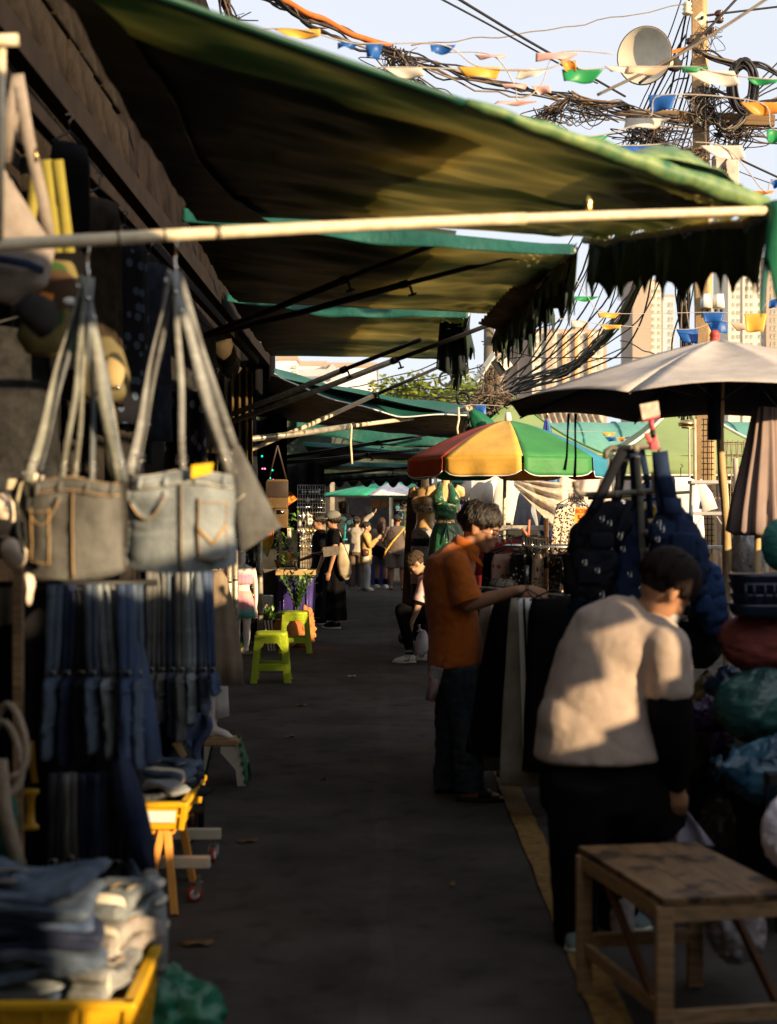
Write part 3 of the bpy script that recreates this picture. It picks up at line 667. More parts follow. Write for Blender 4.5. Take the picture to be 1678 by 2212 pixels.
g=G();g.prism([P(165,735,4.62),P(183,737,4.62),P(180,762,4.62),P(163,760,4.62)],(0,-1,0),.004);g.out('tag_patch',M_ORNG,t,smooth=False)
for k,(xa,xb)in enumerate([(200,235),(215,262)]):
 g=G();g.ribbon([P(xa,755,4.62),P((xa+xb)/2+4,880,4.6),P(xb,1000,4.6),P(xb+8,1030,4.6)],.014,.004,(1,0,0));g.out('strap',mat('cream_strap',(0.45,0.40,0.26),rough=.8),t)
t=soft_bag('belt_pouch','black pouch with cream piping at the left of the grey-brown denim bag',[P(55,1195,4.5),P(52,1150,4.5),P(50,1090,4.5),P(62,1030,4.5)],[.03,.05,.05,.03],[.02,.04,.04,.02],M_CHAR)
g=G();g.tube([P(72,1025,4.43),P(45,1045,4.43),P(35,1090,4.43),P(40,1150,4.43),P(52,1195,4.43)],.006);g.out('piping',MC['cream_strap'],t)
RG='denim shoulder bags hung edge-on along the left rails'
def edge_bag(label,x,yr,ys,yb,Y,w_,m,lean=0.0,seed=0,flare=1.0,strapw=None):
 """strap pair from the rail (yr) to the bag top (ys), thin bag down to yb"""
 w_=w_*.84;top=P(x,yr,Y);jn=P(x+lean*.6,ys,Y);bt=P(x+lean,yb,Y);t=thing('denim_bag',label,'bag',top,RG)
 rw=w_/F*Y
 for k,s_ in enumerate((-1,1)):
  g=G();pts=[top.lerp(jn,i/8)+V((s_*rw*.22+.002*math.sin(i*.5+seed),s_*.012+.006*math.sin(i*1.3+seed+k),0))for i in range(9)]
  g.ribbon(pts,[rw*.62*lerp(1.1,.8,i/8)for i in range(9)],.006,[V((1,.4*math.sin(seed+i*.4),0))for i in range(9)]);g.out('strap',m,t)
 n_=22;pts=[jn.lerp(bt,i/n_)+V((.003*math.sin(i*.3+seed),0,0))for i in range(n_+1)]
 ra=[rw*.5*(.72+.3*math.sin(math.pi*(.1+.75*i/n_))+.08*N((i*.5,0,0),1,seed))*(.55 if i==n_ else 1)for i in range(n_+1)]
 g=G();g.loft(pts,ra,[.10*flare*(.6 if i in(0,n_)else 1)for i in range(n_+1)],n=24,ref=(1,0,0),fn=lambda i,a:1+.16*N((math.cos(a)*2,math.sin(a)*2,i*.35),1,seed));g.out('bag_body',m,t,fn=lambda p:.005*N((p.x*3,p.y*3,p.z*.5),9,seed)+.003*N(p,50,seed))
 for q in(.12,.42,.56):
  p=jn.lerp(bt,q);g=G();g.loft([p+V((0,0,-.006)),p+V((0,0,.006))],[rw*.58]*2,[.095*flare]*2,n=12,ref=(1,0,0));g.out('seam_band',m,t)
 g=G();g.tube([jn+V((-rw*.3,-.02,.0)),jn+V((-rw*.3,-.02,.022)),jn+V((rw*.3,-.02,.022)),jn+V((rw*.3,-.02,0))],.003,n=6);g.out('ring',M_STEEL,t)
 return t
words=['first','second','third','fourth','fifth','sixth','seventh','eighth','ninth','tenth','eleventh','twelfth']
D={'pale':DCOL[0],'mid':DCOL[1],'navy':DCOL[2],'grey':DCOL[3],'black':DCOL[4],'blue':DCOL[5]}
for i,(x,yb,k,ln,w_)in enumerate([(112,1640,'mid',-10,34),(143,1650,'navy',-6,28),(168,1655,'black',2,30),(190,1625,'mid',8,30),(214,1635,'pale',26,34),(243,1630,'grey',10,30),(262,1672,'blue',10,38),(285,1660,'mid',14,32)]):
 edge_bag('%s denim bag from the left in the upper near row, %s cloth'%(words[i],{'mid':'mid-blue','navy':'navy','black':'near-black','pale':'light grey','grey':'dull grey','blue':'bright blue'}[k]),x+6,1262,1462,yb,4.75+.05*(i%3),w_,D[k],ln,i)
t=thing('denim_bag','wide blue denim bag leaning at the right end of the upper near row','bag',P(262,1268,4.85),RG)
g=G();g.loft([P(262,1268,4.9),P(285,1400,4.85),P(305,1520,4.85),P(322,1640,4.85),P(325,1655,4.85)],[.035,.04,.045,.04,.01],[.06,.08,.09,.08,.02],n=18,ref=(1,0,0),fn=lambda i,a:1+.07*math.sin(4*a+i));g.out('bag_body',D['blue'],t)
t=thing('bag_rail','steel rail carrying the upper near row of denim bags','rail',P(80,1255,4.8))
g=G();g.tube([P(-40,1262,4.8),P(340,1258,4.86)],.011,n=10);g.out('rail_tube',M_BLACKMET,t)
g=G();g.tube([P(-20,1262,4.8),P(-20,2300,4.8)],.014,n=10);g.out('upright',M_STEEL,t);g=G();g.tube([P(300,1259,5.2),P(300,2200,5.2)],.012,n=10);g.out('upright',M_BLACKMET,t)
for i,(x,yb,k,ln,w_)in enumerate([(342,1530,'black',0,24),(362,1560,'grey',2,26),(384,1590,'mid',6,24),(404,1600,'grey',4,28),(424,1560,'pale',8,24),(447,1540,'mid',14,26),(462,1500,'blue',22,22)]):
 edge_bag('%s bag from the left in the farther row, pale strap catching the sun, %s body'%(words[i],{'mid':'mid-blue','navy':'navy','black':'near-black','pale':'light','grey':'grey','blue':'blue'}[k]),x-16,1225,1452,yb,6.2+.06*(i%3),w_,D[k]if k!='black' else D['grey'],ln,i+20)
t=thing('bag_rail','steel rail carrying the farther row of pale-strapped bags','rail',P(330,1222,6.25))
g=G();g.tube([P(300,1226,6.25),P(490,1216,6.4)],.012,n=10);g.out('rail_tube',M_STEEL,t)
for i,(x,ys,yb,k,ln,w_)in enumerate([(120,1868,1960,'black',-5,30),(150,1860,1965,'grey',4,34),(185,1870,1970,'navy',0,34),(215,1865,1980,'navy',4,30),(245,1870,1985,'black',10,34),(275,1850,1980,'mid',22,30)]):
 edge_bag('%s denim bag from the left in the dark lower row above the jeans crate'%words[i],x,1668,ys,yb,4.5+.05*(i%3),w_,D[k],ln,i+40)
t=thing('denim_bag','navy denim strap bundle fanning right at the end of the lower row','bag',P(270,1650,4.5),RG)
g=G();g.loft([P(262,1640,4.5),P(282,1740,4.48),P(306,1830,4.46),P(322,1880,4.46)],[.03,.045,.04,.02],[.05,.07,.07,.04],n=16,ref=(1,0,0),fn=lambda i,a:1+.1*math.sin(5*a+i));g.out('bag_body',D['navy'],t)
t=thing('jeans_leg','faded pale denim leg hanging down past the corner of the near yellow crate','jeans',P(335,1880,4.2))
g=G();g.loft([P(322,1876,4.3),P(330,1930,4.25),P(338,2000,4.2),P(342,2060,4.2),P(346,2110,4.2)],[.03,.035,.035,.03,.02],[.05,.06,.06,.05,.03],n=16,ref=(1,0,0),fn=lambda i,a:1+.08*math.sin(4*a+i*2));g.out('leg',denim('denim_faded',(0.22,0.22,0.22),.5),t,subsurf=1)
for k,yy in enumerate((1910,1945,2000)):
 g=G();p=P(331+k*4,yy,4.22);g.loft([p,p+V((0,0,.007))],[.037]*2,[.06]*2,n=14,ref=(1,0,0));g.out('seam_band',M_STITCHW,t)
t=thing('shade_backing','black sheet added for the shade behind the denim rows on the left','cloth',P(100,1250,5.7))
g=G();g.sheet(lambda u,v:P(lerp(-120,300,u),lerp(1262,2300,v),5.45+.03*math.sin(u*30)),40,10);g.out('fabric',M_BLACKCL,t,solid=.004)  # black sheet standing in for the shaded shop interior
t=thing('shade_backing','black sheet added for the shade behind the farther row of pale straps','cloth',P(400,1250,7.0))
g=G();g.sheet(lambda u,v:P(lerp(296,440,u),lerp(1228,1800,v),7.05+.03*math.sin(u*20)),30,10);g.out('fabric',M_BLACKCL,t,solid=.004)  # second black sheet standing in for shade behind the straps
M_YEL=mat('yellow_plastic',(0.72,0.40,0.015),rough=.4,ns=5,na=.12,spec=.5)
def crate(label,c,sx,sy,sz,rz,flare=.12,ribs=6,stickers=False):
 t=thing('yellow_crate',label,'crate',c,'yellow plastic crates of jeans');m3=Matrix.Rotation(rz,3,'Z')
 def q(x,y,z):k=1+flare*(z/sz);return V(c)+m3@V((x*sx/2*k,y*sy/2*k,z))
 th=.012
 for nm,a,b_ in(('crate_side',(-1,-1),(1,-1)),('crate_side',(1,-1),(1,1)),('crate_side',(1,1),(-1,1)),('crate_side',(-1,1),(-1,-1))):
  g=G();mid=m3@V(((a[0]+b_[0])/2,(a[1]+b_[1])/2,0));mid.normalize()
  P0,P1,P2,P3=q(*a,0),q(*b_,0),q(*b_,sz),q(*a,sz)
  g.prism([P0,P1,P2,P3],-mid,th)
  for r_ in range(ribs+1):
   s_=r_/ribs;x0=P0.lerp(P1,s_);x1=P3.lerp(P2,s_);g.bar(x0+mid*.006,x1+mid*.006,.02,.012,ref=mid)
  g.bar(P0.lerp(P3,.55)+mid*.004,P1.lerp(P2,.55)+mid*.004,.012,.01)
  g.out(nm,M_YEL,t,bevel=.002,smooth=False)
 g=G()
 R_=[q(-1,-1,sz),q(1,-1,sz),q(1,1,sz),q(-1,1,sz)]
 for i in range(4):d_=(R_[(i+1)%4]-R_[i]).normalized()*.016;g.bar(R_[i]-d_,R_[(i+1)%4]+d_,.034,.022,ref=(0,0,1))
 g.out('rim',M_YEL,t,smooth=False,bevel=.004)
 g=G();g.prism([q(-1,-1,.004),q(1,-1,.004),q(1,1,.004),q(-1,1,.004)],(0,0,1),.01);g.out('crate_floor',M_YEL,t,smooth=False)
 return t,q
def folded(label,c,sx,sy,h,rz,m,seed,m2=None,group='folded jeans in the yellow crates'):
 """one folded pair of jeans: flattened roll with lapped edges"""
 t=thing('folded_jeans',label,'jeans',c,group);m3=Matrix.Rotation(rz,3,'Z');c=V(c)
 g=G();n_=40
 def lay(off,hh,sxx,syy,sd):
  g.loft([c+m3@V((sxx*(i/n_-.5),syy*.02*math.sin(i*.2+sd),off+.016*math.sin(i*.16+sd)))for i in range(n_+1)],[hh*.5*(.25 if i in(0,n_)else .8 if i in(1,n_-1)else 1)for i in range(n_+1)],[syy*.5*(.93 if i in(0,n_)else 1)for i in range(n_+1)],n=36,ref=(0,0,1),sq=.42,fn=lambda i,a:1+.05*N((i*.12,math.sin(a)*2,math.cos(a)*2),1,sd)+.05*N((i*.35,math.sin(a)*4,0),1,sd+3))
 lay(h*.28,h*.5,sx,sy,seed);lay(h*.75,h*.5,sx*.97,sy*.96,seed+2)
 g.out('folded_leg',m,t,fn=lambda p:.006*N(p,17,seed)+.004*N((p.x*.4,p.y,p.z),45,seed))
 g=G();g.ribbon([c+m3@V((sx*(-.1+.03*j),-sy*.18+.012*math.sin(j),h*1.02+.006))for j in range(8)],sy*.34,.005,m3@V((0,1,0)));g.out('pocket',m,t)
 for q in(-1,1):g=G();g.ribbon([c+m3@V((sx*(-.1+.03*j),-sy*.18+q*sy*.165,h*1.02+.010))for j in range(8)],.004,.003,m3@V((0,1,0)));g.out('stitch_line',M_STITCH,t)
 for k in(-.34,):
  g=G();g.loft([c+m3@V((sx*(k+.006*j),0,h*.5+.008))for j in range(2)],[h*.53]*2,[sy*.505]*2,n=20,ref=(0,0,1),sq=.42);g.out('hem_seam',m2 or M_STITCHW,t)
 return t
cr1,q1=crate('large yellow crate of folded jeans in the lower left corner',V((-1.0,3.94,.12)),.58,.48,.26,.02,.12)
P_=[('blue',.0,.0),('pale',-.02,.075),('mid',.02,.13),('navy',0,.20),('blue',-.03,.26),('mid',.0,.32)]
for i,(k,dx,dz)in enumerate(P_):
 folded('%s folded jeans from the bottom in the near crate, %s denim'%(words[i],k),V((-1.04+dx,3.92+.02*math.sin(i*2),.30+dz*.9)),.58-.02*i,.36,.075,.06+.08*math.sin(i*2.2),D[k],i)
folded('pale cream jeans leg rolled at the right of the near crate, sunlit end',V((-.745,3.98,.42)),.26,.11,.09,1.1,denim('denim_cream',(0.34,0.29,0.25),.3),9)
folded('light grey jeans end poking from the right of the near crate pile',V((-.76,3.84,.36)),.24,.11,.08,1.25,denim('denim_lightgrey',(0.20,0.20,0.20),.4),12)
folded('grey-green jeans fold on top right of the near crate pile',V((-.78,4.06,.50)),.26,.16,.08,1.25,denim('denim_sage',(0.12,0.14,0.15),.4),14)
cr2,q2=crate('smaller yellow crate of dark jeans with two stickers, standing behind the near one',V((-1.03,6.2,.335)),.33,.54,.11,0.0,.10,ribs=2)
y0=-1
for(a0,a1_,m_)in((.18,.42,mat('orange_sticker',(0.85,.36,.12),rough=.6)),(.52,.92,M_WHITECL)):
 g=G();z0,z1=.035,.085
 g.prism([q2(2*a0-1,-1.05,z0),q2(2*a1_-1,-1.05,z0),q2(2*a1_-1,-1.05,z1),q2(2*a0-1,-1.05,z1)],(0,-1,0),.006);g.out('sticker',m_,cr2,smooth=False)
for i,(k,dx,dz)in enumerate([('black',0,.0),('black',.02,.06),('mid',0.0,.11)]):
 folded('%s dark folded jeans from the bottom in the smaller crate'%words[i],V((-1.02+dx,6.25,.37+dz)),.30,.36,.07,.3+.5*i,D[k],i+30)
folded('black and white washed jeans folded across the smaller crate',V((-1.0,6.05,.45)),.30,.12,.06,-.5,denim('denim_acid',(0.10,0.10,0.11),.6),33)
t=soft_bag('cap_pile','rounded dark bag with a tan label lying on the smaller crate',[P(305,1650,6.5),P(335,1640,6.5),P(375,1640,6.5),P(405,1655,6.5)],[.06,.10,.10,.05],[.10,.13,.13,.08],D['black'])
g=G();g.prism([P(372,1606,6.4),P(388,1600,6.4),P(404,1630,6.36),P(394,1638,6.36)],(0,-1,0),.006);g.out('leather_label',mat('tan_leather',(.35,.22,.1),rough=.6),t,smooth=False)
t=thing('denim_bag','blue denim flap bag pinned at the farther row, beside the step stool','bag',P(420,1560,6.9),RG)
g=G()
def dn(u,v):
 p=P(392,1540,6.9).lerp(P(455,1545,6.9),u);q=P(405,1600,6.9).lerp(P(425,1690,6.9),u);r=p.lerp(q,v)+V((.02*math.sin(v*9),.03*math.sin(u*12+v*3),-.05*math.sin(math.pi*u)*v));return r
g.sheet(dn,16,12);g.out('bag_body',D['blue'],t,solid=.008)
t=thing('trestle','orange painted wooden trestle under the smaller yellow crate','trestle',V((-1.0,6.0,0)))
OR=mat('orange_paint',(0.75,0.33,0.06),rough=.5,na=.12)
for a,b_ in[((-.93,5.98,.32),(-.88,5.85,0)),((-.95,5.98,.32),(-1.01,5.9,0)),((-.93,6.35,.32),(-.88,6.4,0)),((-1.16,5.98,.32),(-1.2,5.9,0)),((-1.16,6.35,.32),(-1.2,6.4,0))]:
 g=G();g.bar(a,b_,.045,.03);g.out('leg',OR,t,smooth=False,bevel=.003)
g=G();g.box((-1.04,6.2,.318),(.28,.46,.025));g.out('top_board',OR,t,smooth=False,bevel=.003)
t=thing('wheeled_rack','white flat-bar base of a clothes rack on red casters beside the lane','rack',V((-.86,6.6,0)))
M_CREAM=mat('cream_enamel',(0.62,0.56,0.42),rough=.45,na=.12)
def caster(c,rz,par,r=.032,wm=None,hub=None):
 c=V(c);d=V((math.cos(rz),math.sin(rz),0));s_=V((-math.sin(rz),math.cos(rz),0))
 g=G();g.lathe([(r*.62,-.010),(r,-.010),(r,.010),(r*.62,.010)],c+V((0,0,r)),axis=s_,n=22);w1=g.out('wheel',wm or mat('red_caster',(.32,.03,.015),rough=.4),par)
 g=G();g.lathe([(.004,-.012),(r*.6,-.011),(r*.6,.011),(.004,.012)],c+V((0,0,r)),axis=s_,n=18);o=g.out('hub',hub or M_WHITEPL,w1)
 g=G()
 for q in(-1,1):g.bar(c+V((0,0,r))+s_*.015*q,c+V((0,0,2*r+.012))+s_*.014*q+d*.02,.003,.022)
 g.box(c+V((0,0,2*r+.014))+d*.02,(.034,.034,.005),rz);g.tube([c+V((0,0,2*r+.014))+d*.02,c+V((0,0,2*r+.045))+d*.02],.008);g.out('fork',M_STEEL,par,smooth=False)
for(xa,xb,yy,Y)in((352,477,1800,6.75),(354,454,1861,6.05)):
 g=G();a,b_=P(xa-60,yy,Y),P(xb,yy,Y);g.box((a+b_)/2,(b_.x-a.x,.045,.047));g.out('base_bar',M_CREAM,t,smooth=False,bevel=.004)
a=P(460,1800,6.75);caster((a.x,6.75,0.0),1.4,t);a=P(420,1861,6.05);caster((a.x,6.05,0.0),.25,t,r=.034)
a=P(405,1800,7.1);caster((a.x,7.1,0.0),.6,t,wm=M_BLACKMET)
g=G();g.tube([P(420,1790,7.0),P(424,1650,7.0),P(428,1540,7.0)],.016,n=10);g.tube([P(412,1790,6.9),P(417,1730,6.9)],.012,n=8);g.out('upright',mat('brown_painted_tube',(.09,.05,.03),rough=.45),t)
def plastic_bag(name,label,c,rx,ry,rz_,m,seed=0,neck=None,amp=.25,cat='bag',n=40,group=None,kn=None,m2=18):
 t=thing(name,label,cat,V(c),group);g=G();vs=G();vs.ell(c,(rx,ry,rz_),n=n,m=n//2)
 cc=V(c)
 for i,p in enumerate(vs.v):
  d=p-cc;k=1+amp*(noise.noise(d*(2.2/max(rx,rz_))*.6+V((seed*3,0,0)))*.9+.5*abs(noise.noise(d*(5/max(rx,rz_))*.6+V((0,seed,0))))-.12)
  dn=d.normalized();ridge=1-abs(noise.noise(dn*3.1+V((seed,5,0))))*2;k+=amp*.22*ridge
  k-=amp*.50*max(0,.16-abs(noise.noise(dn*4.3+V((seed*2,1,0)))))/.16+amp*.22*max(0,.12-abs(noise.noise(dn*9+V((seed,1,4)))))/.12;k*=1-.10*max(0,-dn.z)
  vs.v[i]=cc+d*k
 o=vs.out('bag_body',m,t)
 if neck:
  g=G();nk=V(neck);d=nk-cc;b0=cc+d*.72
  g.loft([b0,b0.lerp(nk,.55),nk,nk+(nk-b0)*.3],[rx*.5,rx*.13,rx*.12,rx*.3],n=16,fn=lambda i,a:1+.25*math.sin(5*a+i));g.out('knot',m,t)
 return t
M_GRNBAG=mat('green_film',(0.02,0.17,0.10),rough=.3,ns=5,na=.4,spec=.6,transl=.25,bs=14,bst=.6)
plastic_bag('plastic_bag','crumpled green plastic bag on the asphalt beside the near yellow crate',V((-.68,4.35,.12)),.17,.15,.125,M_GRNBAG,3,amp=.42)
t=thing('rope_coil','looped cream rope hanging at the left edge beside the denim rows','rope',P(20,1500,4.0))
g=G();g.tube([P(20+38*math.sin(a)+6*math.sin(2*a)-10*a/6,1590+88*math.cos(a)+6*a,4.0+.02*a)for a in[k*.35 for k in range(34)]],.011,n=8);g.out('rope_strand',mat('cotton_rope',(.30,.24,.18),rough=.95,bs=60,bst=.5),t)
g=G();g.ribbon([P(0,1640,4.1),P(10,1750,4.1),P(35,1850,4.1),P(42,1870,4.1)],.04,.012,(1,0,0));g.out('rope_strand',MC['cotton_rope'],t)
t=thing('teal_cloth','teal cloth hanging at the lower left edge','cloth',P(5,1760,4.1));g=G();g.loft([P(-30,1650,4.2),P(-5,1750,4.15),P(5,1870,4.15)],[.05,.06,.045],[.03,.04,.03],n=14,ref=(1,0,0),fn=lambda i,a:1+.1*math.sin(4*a));g.out('fold',mat('teal_dark_cloth',(.01,.09,.07),rough=.8),t)
t=thing('yellow_spool','small yellow spool hanging in the dark left of the denim rows','spool',P(66,1760,4.9))
g=G();p=P(66,1790,4.9);g.lathe([(.028,0),(.028,.012),(.016,.02),(.013,.07),(.016,.11),(.03,.125),(.03,.135)],p,n=18);g.out('reel',M_YEL,t)
g=G();g.ribbon([P(68,1600,4.9),P(70,1650,4.9),P(76,1690,4.9)],.02,.004,(1,0,0));g.out('ribbon_tail',M_YEL,t)
for i,(x,y,sx_,sy_,nm,lab)in enumerate([(12,1110,.055,.07,'cloth_bundle','sunlit cream cloth bundle at the left edge beside the grey-brown bag'),(35,1190,.04,.05,'cloth_bundle','small cream cloth end below the sunlit bundle at the left edge'),(68,1030,.04,.016,'cloth_bundle','cream cuff resting on top of the grey-brown denim bag'),(62,1275,.018,.05,'cloth_bundle','narrow cream tag cloth hanging in the dark under the denim bag')]):
 t=thing(nm,lab,'cloth',P(x,y,4.5));g=G();g.ell(P(x,y,4.5),(sx_,.05,sy_),n=18,m=12);o=g.out('fold',mat('cream_cloth',(.72,.60,.48),rough=.9),t,fn=lambda p:.022*N(p,14))
t=thing('wood_rail','pale wooden rail end at the left edge behind the bags','rail',P(0,1047,4.7));g=G();g.bar(P(-60,1048,4.7),P(66,1045,4.7),.04,.035);g.out('rail_board',M_PVC,t,smooth=False,bevel=.003)
for x in(-20,40):
 g=G();g.bar(P(x,1055,4.73),P(x,2300,4.73),.03,.03);g.out('rail_post',M_WOOD,t,smooth=False)
#  PEOPLE
def limb(g,pts,r,n=14,rb=None,ref=None):g.loft(pts,r,rb,n=n,ref=ref);[g.ell(p,rr*.98,n=12,m=8)for p,rr in zip(pts,r)]
def basis(fwd,up):
 f=V(fwd).normalized();u=V(up);u=(u-f*u.dot(f)).normalized();s_=f.cross(u);return Matrix((s_,f,u)).transposed()
def head(g,c,fwd,up,s=1.0,face=True):
 """skull, jaw, nose, brow, ears as closed solids; c = middle of the head, s = scale of a 0.23 m head"""
 c=V(c);m=basis(fwd,up)
 def w(x,y,z):return c+m@V((x*s,y*s,z*s))
 g.ell(w(0,-.012,.022),(.074*s,.094*s,.092*s),m,20,14)
 g.ell(w(0,.028,-.035),(.057*s,.062*s,.068*s),m,18,12)
 g.ell(w(0,.055,-.083),(.028*s,.026*s,.022*s),m,12,8)
 g.ell(w(0,.075,.02),(.05*s,.016*s,.016*s),m,12,8)
 g.loft([w(0,.082,.012),w(0,.100,-.012),w(0,.112,-.028),w(0,.094,-.036)],[.008*s,.011*s,.014*s,.010*s],n=10)
 g.ell(w(0,.085,-.055),(.024*s,.013*s,.008*s),m,12,8);g.ell(w(0,.083,-.067),(.020*s,.012*s,.007*s),m,12,8)
 for q in(-1,1):
  g.ell(w(q*.04,.065,-.02),(.022*s,.018*s,.02*s),m,12,8)
  mm=m@Matrix.Rotation(q*.35,3,'Z');g.ell(w(q*.076,-.008,-.008),(.009*s,.020*s,.034*s),mm,12,8);g.ell(w(q*.08,-.018,.004),(.008*s,.014*s,.024*s),mm,10,8)
 return w
def eyes(par,w,s,m_):
 for q in(-1,1):
  g=G();g.ell(w(q*.033,.083,.0),(.012*s,.008*s,.006*s),n=10,m=6);g.out('eye',mat('eye_dark',(.02,.015,.012),rough=.2),par)
  g=G();g.tube([w(q*.016,.094,.020),w(q*.034,.092,.027),w(q*.05,.078,.021)],.0035*s,n=6);g.out('eyebrow',HAIR,par)
def hair(par,c,fwd,up,s,style='short',m_=None,seed=1,name='hair'):
 c=V(c);m=basis(fwd,up);g=G()
 def w(x,y,z):return c+m@V((x*s,y*s,z*s))
 rnd=random.Random(seed)
 g.ell(w(0,-.022,.036),(.083*s,.098*s,.094*s),m,20,14)
 def lock(th,ph0,ph1,r0,wd,ln):
  pass
 nl=70 if style!='bob' else 90
 for i in range(nl):
  a=2*math.pi*i/nl+rnd.uniform(-.04,.04);fr=max(0,math.cos(a))
  top=rnd.uniform(.3,.9)
  if style=='crop':end=lerp(1.75,1.28,fr**.7);lift=1.05
  elif style=='mop':end=lerp(1.92,1.42,fr**1.5);lift=1.09
  elif style=='bob':end=lerp(2.25,1.45,fr);lift=1.16
  elif style=='curly':end=lerp(1.75,1.25,fr);lift=1.12
  else:end=lerp(1.9,1.3,fr);lift=1.08
  end+=rnd.uniform(-.12,.12);pts=[];rr=[]
  for k in range(7):
   ph=lerp(top,end,k/6);x=math.sin(a)*math.sin(ph);y=math.cos(a)*math.sin(ph);z=math.cos(ph)
   q=lift*(1+.03*math.sin(k*1.2+i));pts.append(w(x*.080*q,-.018+y*.100*q,.034+z*.096*q));rr.append(s*lerp(.013,.0035 if k==6 else .008,k/6))
  g.loft(pts,rr,n=6)
 if style=='curly':
  for i in range(120):
   a,ph=rnd.uniform(0,6.28),rnd.uniform(0,1.7);x=math.sin(a)*math.sin(ph);y=math.cos(a)*math.sin(ph)
   if y>.5 and ph>1.2:continue
   g.ell(w(x*.09,-.02+y*.105,.036+math.cos(ph)*.102),.013*s,n=6,m=5)
 if style=='long':
  for i in range(46):
   a=math.pi+rnd.uniform(-1.75,1.75);x,y=math.sin(a),math.cos(a);L=rnd.uniform(.26,.36)
   g.loft([w(x*.08,-.02+y*.1,.04),w(x*.09,-.025+y*.11,-.05),w(x*.095,-.03+y*.12,-.15),w(x*.08,-.03+y*.11,-.05-L*.7)],[.014*s,.017*s,.014*s,.004*s],n=6)
 if style=='bun':
  g.ell(w(0,-.125,-.005),(.036*s,.034*s,.034*s),m)
 if style=='tail':
  for i in range(16):
   g.loft([w(0,-.10,.0),w(rnd.uniform(-.02,.02),-.14,-.04),w(rnd.uniform(-.03,.03),-.13+rnd.uniform(-.02,.02),-.16),w(rnd.uniform(-.03,.03),-.12,-.26)],[.016*s,.014*s,.011*s,.003],n=6)
 return g.out(name,m_ or HAIR,par)
def hand(g,wr,dr,side,palmn,s=1.0,curl=.5,spread=.10):
 """wr wrist, dr towards fingers, side towards the thumb, palmn = palm facing"""
 d=V(dr).normalized();sd_=V(side);sd_=(sd_-d*sd_.dot(d)).normalized();n_=V(palmn);n_=(n_-d*n_.dot(d)-sd_*n_.dot(sd_)).normalized();wr=V(wr)
 g.loft([wr-d*.01,wr+d*.03*s,wr+d*.065*s,wr+d*.095*s],[.025*s,.036*s,.043*s,.040*s],[.019*s,.016*s,.015*s,.012*s],n=12,ref=sd_)
 for i,(o,L)in enumerate([(.030,.072),(.011,.082),(-.010,.076),(-.029,.060)]):
  p=wr+d*.088*s+sd_*o*s;dd=(d+sd_*(o*spread*30*.1)).normalized();pts=[p];a=.15
  for k in range(3):
   a+=curl*(.5+.25*k);p=p+(dd*math.cos(a)+n_*math.sin(a))*L*s*(.44,.32,.26)[k];pts.append(p)
  g.loft(pts,[.0098*s,.0092*s,.0082*s,.0062*s],n=8);[g.ell(q,.0088*s,n=8,m=6)for q in pts]
 p=wr+d*.02*s+sd_*.025*s;q=p+(sd_*.75+d*.6+n_*.25).normalized()*.042*s;e=q+(d*.9+n_*.5+sd_*.1).normalized()*.032*s
 g.loft([p,q,e],[.013*s,.0105*s,.008*s],n=8);g.ell(e,.0082*s,n=8,m=6)
def shoe(par,ankle,toe,ground,m_,sole,hgt=.085,nm='shoe',w_=.048,stripes=None,lace=True):
 a,b_=V(ankle),V(toe);d=V((b_.x-a.x,b_.y-a.y,0));L=d.length;d.normalize();z=ground
 h=V((a.x,a.y,z))-d*.065
 L=(V((b_.x,b_.y,z))-h).length
 g=G();g.loft([h+V((0,0,.045)),h+d*.02+V((0,0,.052)),h+d*L*.35+V((0,0,.052)),h+d*L*.65+V((0,0,.040)),h+d*L*.9+V((0,0,.030)),h+d*L+V((0,0,.022))],[.03,.043,.043,.032,.024,.010],[w_*.5,w_*.8,w_*.85,w_,w_*.9,w_*.4],n=16,ref=(0,0,1),sq=.85)
 g.loft([V((a.x,a.y,z+.05)),V((a.x,a.y,z+.10))],[.040,.036],n=14)
 s1=g.out(nm,m_,par,subsurf=1)
 g=G();g.loft([h-d*.008+V((0,0,.012)),h+d*.02+V((0,0,.013)),h+d*L*.5+V((0,0,.012)),h+d*L*.85+V((0,0,.013)),h+d*(L+.008)+V((0,0,.018))],[.012]*5,[w_*.5,w_*.9,w_*.92,w_,w_*.4],n=14,ref=(0,0,1),sq=.5)
 g.out('sole',sole,s1)
 if stripes:
  sd_=V((-d.y,d.x,0))
  for q in(-1,1):
   for k in range(3):
    p=h+d*L*(.38+.09*k)+sd_*q*w_*.86;g=G();g.bar(p+V((0,0,.024)),p-d*.022+sd_*(-q*.010)+V((0,0,.075)),.009,.012);g.out('stripe',stripes,s1,smooth=False)
 return s1
def sock(par,p0,p1,r,m_,nm='sock'):
 g=G();g.loft([p0,p1],[r,r*1.05],n=14);return g.out(nm,m_,par)
def cloth(par,nm,m_,build,vox=.012,smo=5,amp=.006,s=9,seed=0,fn=None):
 g=G();build(g);return g.out(nm,m_,par,remesh=vox,smo=smo,fn=fn or folds(amp,s,3.0,seed))
def body(par,build,m_,vox=.010,smo=3):g=G();build(g);return g.out('body',m_,par,remesh=vox,smo=smo)
def lp(a,b_,n):return[V(a).lerp(V(b_),i/n)for i in range(n+1)]
